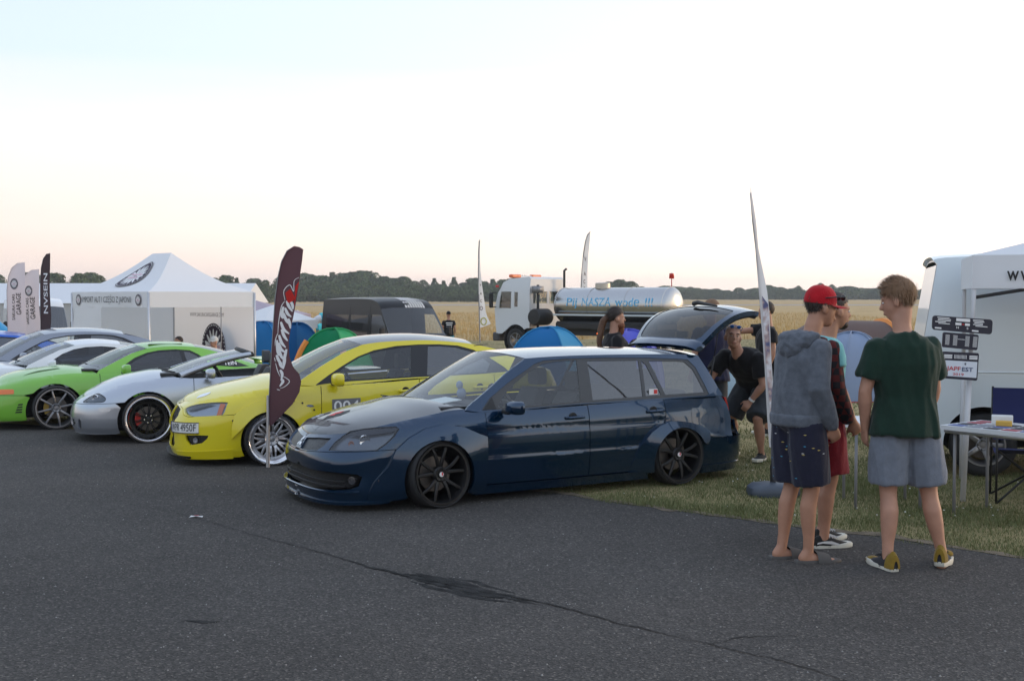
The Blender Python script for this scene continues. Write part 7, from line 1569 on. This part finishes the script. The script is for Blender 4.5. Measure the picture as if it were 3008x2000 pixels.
def cap(t, HP, m, brim=True, hole=False, tilt=0., name='cap'):
    mb = MB(); n, q = 32, 10; rings = []
    for i in range(q+1):
        p = math.pi/2*(i/q); rings.append([HP(.081*math.cos(p)**.8*math.cos(th), -.014+.101*math.cos(p)**.8*math.sin(th), .03+.005*math.cos(th*2)*0+.098*math.sin(p)) for th in [2*math.pi*k/n for k in range(n)]])
    mb.loft([[HP(.079*math.cos(th), -.014+.099*math.sin(th), .012) for th in [2*math.pi*k/n for k in range(n)]]]+rings); c = mb.build(name, m, t, True)
    if brim:
        mb = MB(); V = []
        for i in range(7):
            f = i/6
            for k in range(13):
                a = -1+2*k/12; V.append(HP(.078*a*(1-.12*f), .072*math.cos(a*1.05)+.098*f*math.cos(a*.9)-.005, .022-.012*a*a-.008*f))
        F = [(i*13+k, i*13+k+1, (i+1)*13+k+1, (i+1)*13+k) for i in range(6) for k in range(12)]; mb.add(V, F); mb.add([v-Vector((0, 0, .004)) for v in V], F); mb.build('brim', m, c)
    mb = MB(); mb.ell(HP(0, -.014, .13), (.008, .008, .005), 8, 5); mb.build('button', m, c)
    if hole:
        mb = MB(); mb.add([HP(.046*math.cos(a), -.014-.1065+.016*abs(math.cos(a))+.012*math.sin(a), .030+.046*math.sin(a)) for a in [math.pi*k/10 for k in range(11)]], [tuple(range(11))], False); mb.build('cap_opening', HAIRD, c)
    return c
def shades(t, HP, y=.115, z=.075, lens=None, name='sunglasses'):
    mb = MB(); fr = mat('shades_frame', (.012, .012, .012), .3)
    for sg in (1, -1):
        mb.ell(HP(.034*sg, y, z), (.026, .006, .018), 12, 6); mb.tube([HP(.060*sg, y-.004, z+.004), HP(.082*sg, y-.06, z-.002), HP(.082*sg, y-.13, z-.018)], .004, 5)
    mb.tube([HP(-.01, y+.004, z+.006), HP(.01, y+.004, z+.006)], .003, 5); return mb.build(name, lens or fr, t)
# ---- man in the green T-shirt, back to the camera
GREEN = cloth('tee_dark_green', (.010, .030, .020)); GREYS = cloth('shorts_grey_blue', (.17, .19, .23), .2)
J = dict(pelvis=(-.035, 0, .95), waist=(-.03, .01, 1.08), chest=(-.035, .0, 1.29), neck=(-.05, .0, 1.475), head=(-.075, .035, 1.668), hipL=(-.125, 0, .90), kneeL=(-.125, .02, .49), ankL=(-.14, -.03, .085), hipR=(.06, 0, .90), kneeR=(.13, .03, .49), ankR=(.215, .02, .09),
         shL=(-.215, -.01, 1.385), elL=(-.285, -.01, 1.11), wrL=(-.265, .05, .875), shR=(.125, .02, 1.385), elR=(.175, .08, 1.12), wrR=(.16, .18, .92), toeL=(-.25, 1, 0), toeR=(.55, 1, 0), hy=R(58), hp=R(-14), tipR=-.10, liftR=.03)
t, j, HP, Mh = person('tall young man in dark green T-shirt and grey shorts, back to camera', (2.555, 7.40), 0, 1.865, J, SKIN2, .010)
shirt(t, j, GREEN, .835, .70, .026, 1.6, .011, .011, 1., .96, slr=.082); shorts(t, j, GREYS, .88, infl=.022, vox=.011, wr=.008, seed=2.)
hs_, roots = hair_shell(t, HP, Mh, HAIRB, .035, .005, -.085, 1.07, bump=.002, wig=.14)
strands(t, HP, [r for r in roots], HAIRB, .022, .0016, 3600, (0, .1, -.8), 3); strands(t, HP, [r for r in roots if r.z > .075 and r.y > -.05], HAIRB, .026, .0018, 1300, (.1, .9, .25), 4, 'hair_quiff', None, .35)
OLIVE = cloth('shoe_olive', (.22, .14, .02)); WS_ = mat('sole_white', (.60, .58, .50), .6); CHAR = cloth('shoe_charcoal', (.03, .03, .035))
for s in 'LR': so = shoe(t, j, s, CHAR, WS_, None, .02, k=1.0)
for s in 'LR':
    a = j['ank'+s]; toe = Vector(j['toe'+s]).normalized(); side = Vector((toe.y, -toe.x, 0)); b0 = Vector((a.x, a.y, j.get('lift'+s, 0)+j.get('tip'+s, 0)*0)); mb = MB()
    mb.loft([[b0+toe*u+side*.0+side*w*math.cos(q)+Vector((0, 0, .03+max(0, math.sin(q))*h)) for q in [math.pi*i/10 for i in range(11)]] for u, w, h in ((-.094, .014, .05), (-.088, .033, .085), (-.06, .042, .105), (-.03, .043, .085))], cap=False, closed=False); mb.build('heel_counter', OLIVE, t)
    mb = MB(); mb.ell(b0+toe*.165+Vector((0, 0, .035)), (.046, .046, .024), 12, 8); mb.build('toe_cap', OLIVE, t)
# ---- man in the grey hoodie
HOOD = cloth('hoodie_grey_blue', (.105, .118, .142), .25, .2); NAVYS = cloth('shorts_navy', (.016, .017, .034))
J = dict(pelvis=(0, 0, .95), waist=(0, .0, 1.08), chest=(0, .03, 1.29), neck=(.0, .09, 1.46), head=(.0, .185, 1.635), lat=(1, .0, 0), hipL=(-.085, 0, .90), kneeL=(-.085, .03, .49), ankL=(-.085, -.05, .085), hipR=(.092, .0, .90), kneeR=(.085, .05, .49), ankR=(.085, .03, .085),
         shL=(-.165, .04, 1.38), elL=(-.205, .06, 1.14), wrL=(-.16, .18, .93), shR=(.165, .04, 1.38), elR=(.215, .0, 1.13), wrR=(.19, .12, .895), hy=R(-16), hp=R(-8), toeL=(.15, 1, 0), toeR=(.25, 1, 0))
t, j, HP, Mh = person('man in red cap, grey hoodie, navy patterned shorts and dark slides', (1.885, 7.62), R(-66), 1.85, J, SKIN, .010, build=.95)
h_ = shirt(t, j, HOOD, .93, infl=.020, loose=.2, build=.96, vox=.011, wr=.009, seed=4., long=True, name='hoodie')
mb = MB(); N = j['neck']; ch = []
for k in range(15):
    a = math.pi*(.0+1.0*k/14); ch.append((N+Vector((.125*math.cos(a), -.035-.105*math.sin(a), -.012-.030*math.sin(a))), .036+.026*math.sin(a)))
mb.tube([c for c, r in ch], [r for c, r in ch], 12); mb.ell(N+Vector((0, -.150, -.07)), (.115, .055, .085), 14, 10); mb.ell(N+Vector((0, -.10, -.02)), (.135, .10, .05), 14, 10); remesh(mb, 'hood', HOOD, t, .011, 3, .014, (16, 16, 22), 7.)
mb = MB(); body_loft(mb, [(Vector((0, 0, z)), .194+d, .144+d, j['lat']) for z, d in ((.885, -.006), (.90, .002), (.95, .004), (.965, -.004))], 30); remesh(mb, 'hem_band', HOOD, t, .01, 2, .003, (40, 40, 2), 1.)
so_ = shorts(t, j, NAVYS, .93, infl=.022, vox=.011, wr=.007, seed=5.)
random.seed(12); PD = [mat('speck_%s' % n_, c, .8) for n_, c in (('white', (.6, .6, .62)), ('yellow', (.55, .42, .1)), ('cyan', (.05, .3, .5)))]
from mathutils.bvhtree import BVHTree
bv = BVHTree.FromPolygons([v.co for v in so_.data.vertices], [p.vertices for p in so_.data.polygons])
for k in range(46):
    a = random.uniform(0, 6.28); z = random.uniform(.53, .88); o = Vector((.5*math.cos(a), .5*math.sin(a), z)); h = bv.ray_cast(o, (Vector((random.uniform(-.1, .1), 0, z))-o).normalized())
    if h[0]:
        n_ = h[1]; u = n_.cross(Vector((0, 0, 1))).normalized(); v = u.cross(n_); p = h[0]+n_*.003; mb = MB(); mb.add([p-u*.011, p+v*.0035, p+u*.011, p-v*.0035], [(0, 1, 2, 3)], False); mb.build('print_speck', random.choice(PD), so_)
hs_, roots = hair_shell(t, HP, Mh, HAIRD, .02, .0, -.10, 1.035, bump=.002); strands(t, HP, [r for r in roots if r.z < .03 and r.y < .03], HAIRD, .014, .0018, 700, (0, -.1, -1.2), 6)
RED = cloth('cap_red', (.42, .008, .016), .3); cap(t, HP, RED, True, True); shades(t, HP, .112, .066)
SL = mat('slide_rubber', (.075, .070, .066), .7)
for s in 'LR':
    a = j['ank'+s]; toe = Vector(j['toe'+s]).normalized(); side = Vector((toe.y, -toe.x, 0)); b0 = Vector((a.x, a.y, 0)); out = [(-.088, 0), (-.08, .028), (-.03, .040), (.05, .044), (.13, .050), (.175, .042), (.205, .02), (.212, 0)]
    mb = MB(); mb.loft([[b0+toe*u*f+side*v*sg*f+Vector((0, 0, z)) for sg, q in ((1, out), (-1, out[::-1][1:-1])) for u, v in q] for z, f in ((0, 1.0), (.008, 1.07), (.024, 1.06), (.030, 1.0))]); so = mb.build('slide', SL, t)
    mb = MB(); mb.loft([[b0+toe*(u+.0)+side*.058*math.cos(q)+Vector((0, 0, .014+.062*hh*max(0, math.sin(q)))) for q in [math.pi*i/12 for i in range(13)]] for u, hh in ((.045, 1.15), (.07, 1.08), (.10, .95), (.135, .78))], cap=False, closed=False); mb.build('strap', SL, so)
# ---- man in plaid shirt and red shorts behind him
PLAID = bpy.data.materials.new('plaid_red_black'); PLAID.use_nodes = True
def _pl():
    n = PLAID.node_tree.nodes; l = PLAID.node_tree.links; b = n['Principled BSDF']; b.inputs['Roughness'].default_value = .9; tc = n.new('ShaderNodeTexCoord'); c = n.new('ShaderNodeTexChecker'); c.inputs['Scale'].default_value = 22; c.inputs['Color1'].default_value = (.10, .012, .012, 1); c.inputs['Color2'].default_value = (.012, .010, .014, 1); l.new(tc.outputs['Object'], c.inputs[0]); l.new(c.outputs[0], b.inputs[0])
_pl()
AQUA = cloth('tee_aqua', (.20, .50, .52)); REDS = cloth('shorts_red', (.20, .012, .020), .2)
J = dict(pelvis=(0, 0, .95), neck=(0, .05, 1.47), head=(0, .12, 1.65), hipL=(-.092, .02, .90), kneeL=(-.10, .14, .52), ankL=(-.11, .10, .10), kneeR=(.095, .03, .49), ankR=(.10, -.02, .085), shL=(-.185, 0, 1.42), elL=(-.24, .03, 1.14), wrL=(-.18, .2, .95), elR=(.235, .0, 1.14), wrR=(.215, .12, .91), hy=R(-4), hp=R(-4), toeL=(-.1, 1, 0), toeR=(.1, 1, 0))
t, j, HP, Mh = person('man in plaid shirt and red shorts partly hidden behind the grey hoodie', (2.16, 8.10), R(-72), 1.80, J, SKIN, .011)
shirt(t, j, AQUA, .86, .5, .014, .8, .013, .006, 8.); shirt(t, j, PLAID, .80, infl=.026, loose=1., vox=.013, wr=.010, seed=9., long=True, name='plaid_shirt').location = (0, -.035, 0)
shorts(t, j, REDS, .90, infl=.028, vox=.011, wr=.008, seed=10.)
hair_shell(t, HP, Mh, HAIRD, .055, .0, -.08, 1.04, bump=.003)
mb = MB(); mb.ell(HP(0, .058, -.092), (.045, .040, .036), 12, 8, Mh); mb.build('beard', HAIRD, t)
BSH = cloth('sneaker_black', (.022, .022, .022)); WST = mat('sneaker_stripe', (.62, .62, .62), .6)
for s in 'LR': shoe(t, j, s, BSH, WS_, WST)
# ---- bald man leaning at the wagon's open boot
BLK = cloth('tee_black', (.010, .010, .012)); CHARS = cloth('shorts_charcoal', (.040, .045, .052), .2)
J = dict(pelvis=(0, -.12, .80), waist=(0, -.04, .92), chest=(0, .14, 1.07), neck=(.02, .27, 1.17), head=(.03, .36, 1.33), hipL=(-.10, -.10, .78), kneeL=(-.16, .16, .46), ankL=(-.14, .02, .085), hipR=(.10, -.10, .78), kneeR=(.22, .02, .46), ankR=(.34, -.26, .10),
         shL=(-.19, .20, 1.11), elL=(-.25, .22, .83), wrL=(-.12, .24, .66), shR=(.20, .20, 1.13), elR=(.30, .36, .88), wrR=(.24, .52, .72), hy=R(38), hp=R(6), hr=R(-6), toeL=(-.1, 1, 0), toeR=(.5, 1, 0), hdL=(.5, .3, -.7), pmL=(.6, -.3, -.6))
t, j, HP, Mh = person('bald man in black T-shirt leaning with a hand on his knee behind the wagon', (gx(1730*1.2757, 12.4), 12.4), R(142), 1.80, J, SKIN2, .011, build=1.06)
shirt(t, j, BLK, .70, .72, .020, 1., .013, .008, 12., 1.06, slr=.080); shorts(t, j, CHARS, .98, infl=.026, vox=.012, wr=.008, seed=13.)
shades(t, HP, .085, .085, mat('shades_blue', (.02, .12, .40), .12, coat=.6)); hair_shell(t, HP, Mh, mat('stubble', (.20, .13, .10), .7), .06, .02, -.06, 1.012, name='stubble', bump=.0)
for s in 'LR': shoe(t, j, s, BSH, WS_)
mb = MB(); mb.lathe([(.031, -.012), (.034, -.012), (.034, .012), (.031, .012)], j['wrL'].lerp(j['elL'], .08), j['wrL']-j['elL'], 16, closed=True); mb.build('wristband', WHITEPRINT, t)
mb = MB(); mb.tube([HP(-.02, .098, -.072), HP(0, .102, -.073), HP(.02, .098, -.072)], .004, 5); mb.build('mouth', LIP, t)
for sg in (1, -1): mb = MB(); mb.tube([HP(.016*sg, .09, .016), HP(.034*sg, .088, .021), HP(.05*sg, .076, .014)], .004, 5); mb.build('eyebrow', HAIRD, t)
# ---- man reaching out beyond the flag
J = dict(shR=(.185, .0, 1.43), elR=(.10, .34, 1.40), wrR=(.06, .60, 1.38), hy=R(10), hdR=(0, 1, 0), pmR=(0, 0, -1))
t, j, HP, Mh = person('man in black T-shirt stretching his arm out behind the edge-on flag', (gx(1768*1.2757, 14.6), 14.6), R(88), 1.69, J, SKIN, .014)
shirt(t, j, BLK, .82, .55, .024, 1.2, .015, .008, 14., 1.05); shorts(t, j, CHARS, .95, infl=.025, vox=.015, seed=15.); hair_shell(t, HP, Mh, HAIRD, .05, .01, -.08, 1.05)
for s in 'LR': shoe(t, j, s, BSH, WS_)
mb = MB(); mb.lathe([(.029, -.014), (.034, -.014), (.034, .014), (.029, .014)], j['wrR'].lerp(j['elR'], .1), j['wrR']-j['elR'], 14, closed=True); mb.build('watch', BLACK, t)
# ---- man in navy behind the raised tailgate
NVT = cloth('tee_navy', (.014, .016, .045))
t, j, HP, Mh = person('man in navy T-shirt half hidden behind the raised tailgate', (gx(1638*1.2757, 13.5), 13.5), R(20), 1.72, dict(hy=R(40)), SKIN2, .014)
shirt(t, j, NVT, .80, .6, .028, 1.3, .015, .009, 16., 1.08); shorts(t, j, CHARS, .95, infl=.025, vox=.015, seed=17.); hair_shell(t, HP, Mh, HAIRB, .05, .01, -.08, 1.04)
for s in 'LR': shoe(t, j, s, BSH, WS_)
# ---- long-haired man behind the wagon
t, j, HP, Mh = person('bearded man with long brown ponytail in black T-shirt behind the wagon roof', (gx(1415*1.2757, 13.1), 13.1), R(-78), 1.63, dict(hy=R(-6), hp=R(-4)), SKIN2, .012)
shirt(t, j, BLK, .80, .75, .034, 1.2, .014, .008, 18., 1.12, collar=.06); shorts(t, j, CHARS, 1.9, infl=.02, vox=.015, seed=19., name='trousers'); hs_, roots = hair_shell(t, HP, Mh, HAIRD, .055, -.01, -.11, 1.06, bump=.004)
strands(t, HP, [r for r in roots if r.y < .06], HAIRD, .05, .002, 700, (0, -.8, -.5), 8)
mb = MB(); cap_tube(mb, [HP(0, -.105, .0), HP(0, -.15, -.05), HP(0, -.175, -.16), HP(.01, -.185, -.30), HP(.01, -.17, -.42)], [.034, .042, .040, .034, .016], 10); remesh(mb, 'ponytail', mat('hair_auburn', (.10, .045, .02), .6, var=.3, vscale=60.), t, .012, 2, .008, (30, 30, 6), 2.)
mb = MB(); mb.ell(HP(0, .050, -.090), (.058, .060, .046), 14, 8, Mh); mb.ell(HP(0, .070, -.15), (.042, .036, .06), 14, 8, Mh); remesh(mb, 'beard', mat('hair_ginger', (.16, .05, .018), .7, var=.3, vscale=60.), t, .010, 2, .006, (40, 40, 12), 3.)
for s in 'LR': shoe(t, j, s, BSH, WS_)
# ---- small figures farther off
t, j, HP, Mh = person('man in black cap and printed black T-shirt right of the black van', (gx(1033*1.2757, 44), 44), R(12), 1.78, dict(), SKIN, .03)
sh_o = shirt(t, j, BLK, .84, .5, .02, 1., .03, .01, 20.); shorts(t, j, cloth('shorts_teal', (.03, .28, .36)), .95, infl=.03, vox=.03, seed=21.); cap(t, HP, BLK, True)
mb = MB()
for k in range(4): mb.box((0, -.155, 1.36-.07*k), (.26-.03*k, .01, .03))
mb.build('back_print', WHITEPRINT, sh_o)
for s in 'LR': shoe(t, j, s, BSH, WS_)
t, j, HP, Mh = person('person in grey with a wide white conical hat beside the tall dark flag', (gx(684*1.2757, 39), 39), R(-30), 1.74, dict(), SKIN, .03)
GG = cloth('grey_cloth', (.25, .25, .26)); shirt(t, j, GG, .84, .6, .03, 1., .03, .01, 22.); shorts(t, j, GG, 1.9, infl=.03, vox=.03, seed=23., name='trousers')
mb = MB(); mb.lathe([(.0005, .19), (.12, .11), (.33, .0), (.32, -.005), (.0005, .10)], HP(0, 0, .05), (0, 0, 1), 24); mb.build('conical_hat', CANVAS, t)
for s in 'LR': shoe(t, j, s, BSH, WS_)
t, j, HP, Mh = person('person in aqua cap left of the black van', (gx(741*1.2757, 37), 37), R(60), 1.76, dict(elR=(.26, .05, 1.16), wrR=(.3, .2, 1.02)), SKIN, .03)
AQ = cloth('aqua_cloth', (.08, .55, .62)); shirt(t, j, AQ, .84, .6, .03, 1., .03, .01, 24.); shorts(t, j, AQ, .95, infl=.03, vox=.03, seed=25.); cap(t, HP, AQ, True)
for s in 'LR': shoe(t, j, s, BSH, WS_)
p = dp(733, 762, 36.2); t = thing('swim_ring', 'white and aqua swim ring held upright left of the black van', 'swim ring', (p.x, 36.2, gz(36.2)))
mb = MB(); hc_ = p.z-gz(36.2)
for mi_, (a0_, a1_) in enumerate(((0, 12), (12, 24))):
    mb = MB(); mb.tube([(.30*math.cos(2*math.pi*k/24)*.75+.08*math.sin(2*math.pi*k/24), .1*math.cos(2*math.pi*k/24), hc_+.40*math.sin(2*math.pi*k/24)) for k in range(a0_+6, a1_+7)], .11, 10); mb.build('tube', (CANVAS, mat('ring_aqua', (.02, .45, .62), .4))[mi_], t)
mb = MB(); mb.tube([(0, 0, 0), (0, 0, hc_-.4)], .01, 5); mb.build('cord', WHITEPRINT, t)
chair0 = bpy.data.objects['camping_chair']
for (x, y, lb, hat, lbc) in ((412, 777, 'bare-headed seated man inside the white event tent', False, 'camping chair of the bare-headed seated man in the event tent'), (493, 778, 'seated man in pale cap and black T-shirt inside the white event tent', True, 'camping chair of the man in the pale cap in the event tent')):
    Y = 26.6; X = gx(x*1.2757, Y); zt = dp(x, y, Y).z-gz(Y)
    t, j, HP, Mh = person(lb, (X, Y), R(150 if hat else 120), 1.72, dict(pelvis=(0, 0, .50), waist=(0, -.02, .63), chest=(0, -.03, .84), neck=(0, -.02, 1.03), head=(0, .02, 1.22), hipL=(-.1, .05, .50), kneeL=(-.12, .45, .48), ankL=(-.12, .42, .085), hipR=(.1, .05, .50), kneeR=(.12, .45, .48), ankR=(.12, .42, .085), shL=(-.19, -.03, .98), elL=(-.25, .03, .72), wrL=(-.18, .25, .62), shR=(.19, -.03, .98), elR=(.25, .03, .72), wrR=(.18, .25, .62)), SKIN2, .022)
    shirt(t, j, BLK, .45, .6, .02, 1., .025, .01, 26.); shorts(t, j, CHARS, .95, infl=.02, vox=.025, seed=27.)
    if hat: cap(t, HP, cloth('cap_pale', (.55, .55, .53)), True)
    else: hair_shell(t, HP, Mh, HAIRD, .06, .02, -.06, 1.02)
    for s in 'LR': shoe(t, j, s, BSH, WS_)
    c = copy_tree(chair0); c.location = (X, Y, gz(Y)); c.rotation_euler = (0, 0, R(150 if hat else 120)+math.pi); c['label'] = lbc
bpy.data.scenes.remove(SCR)
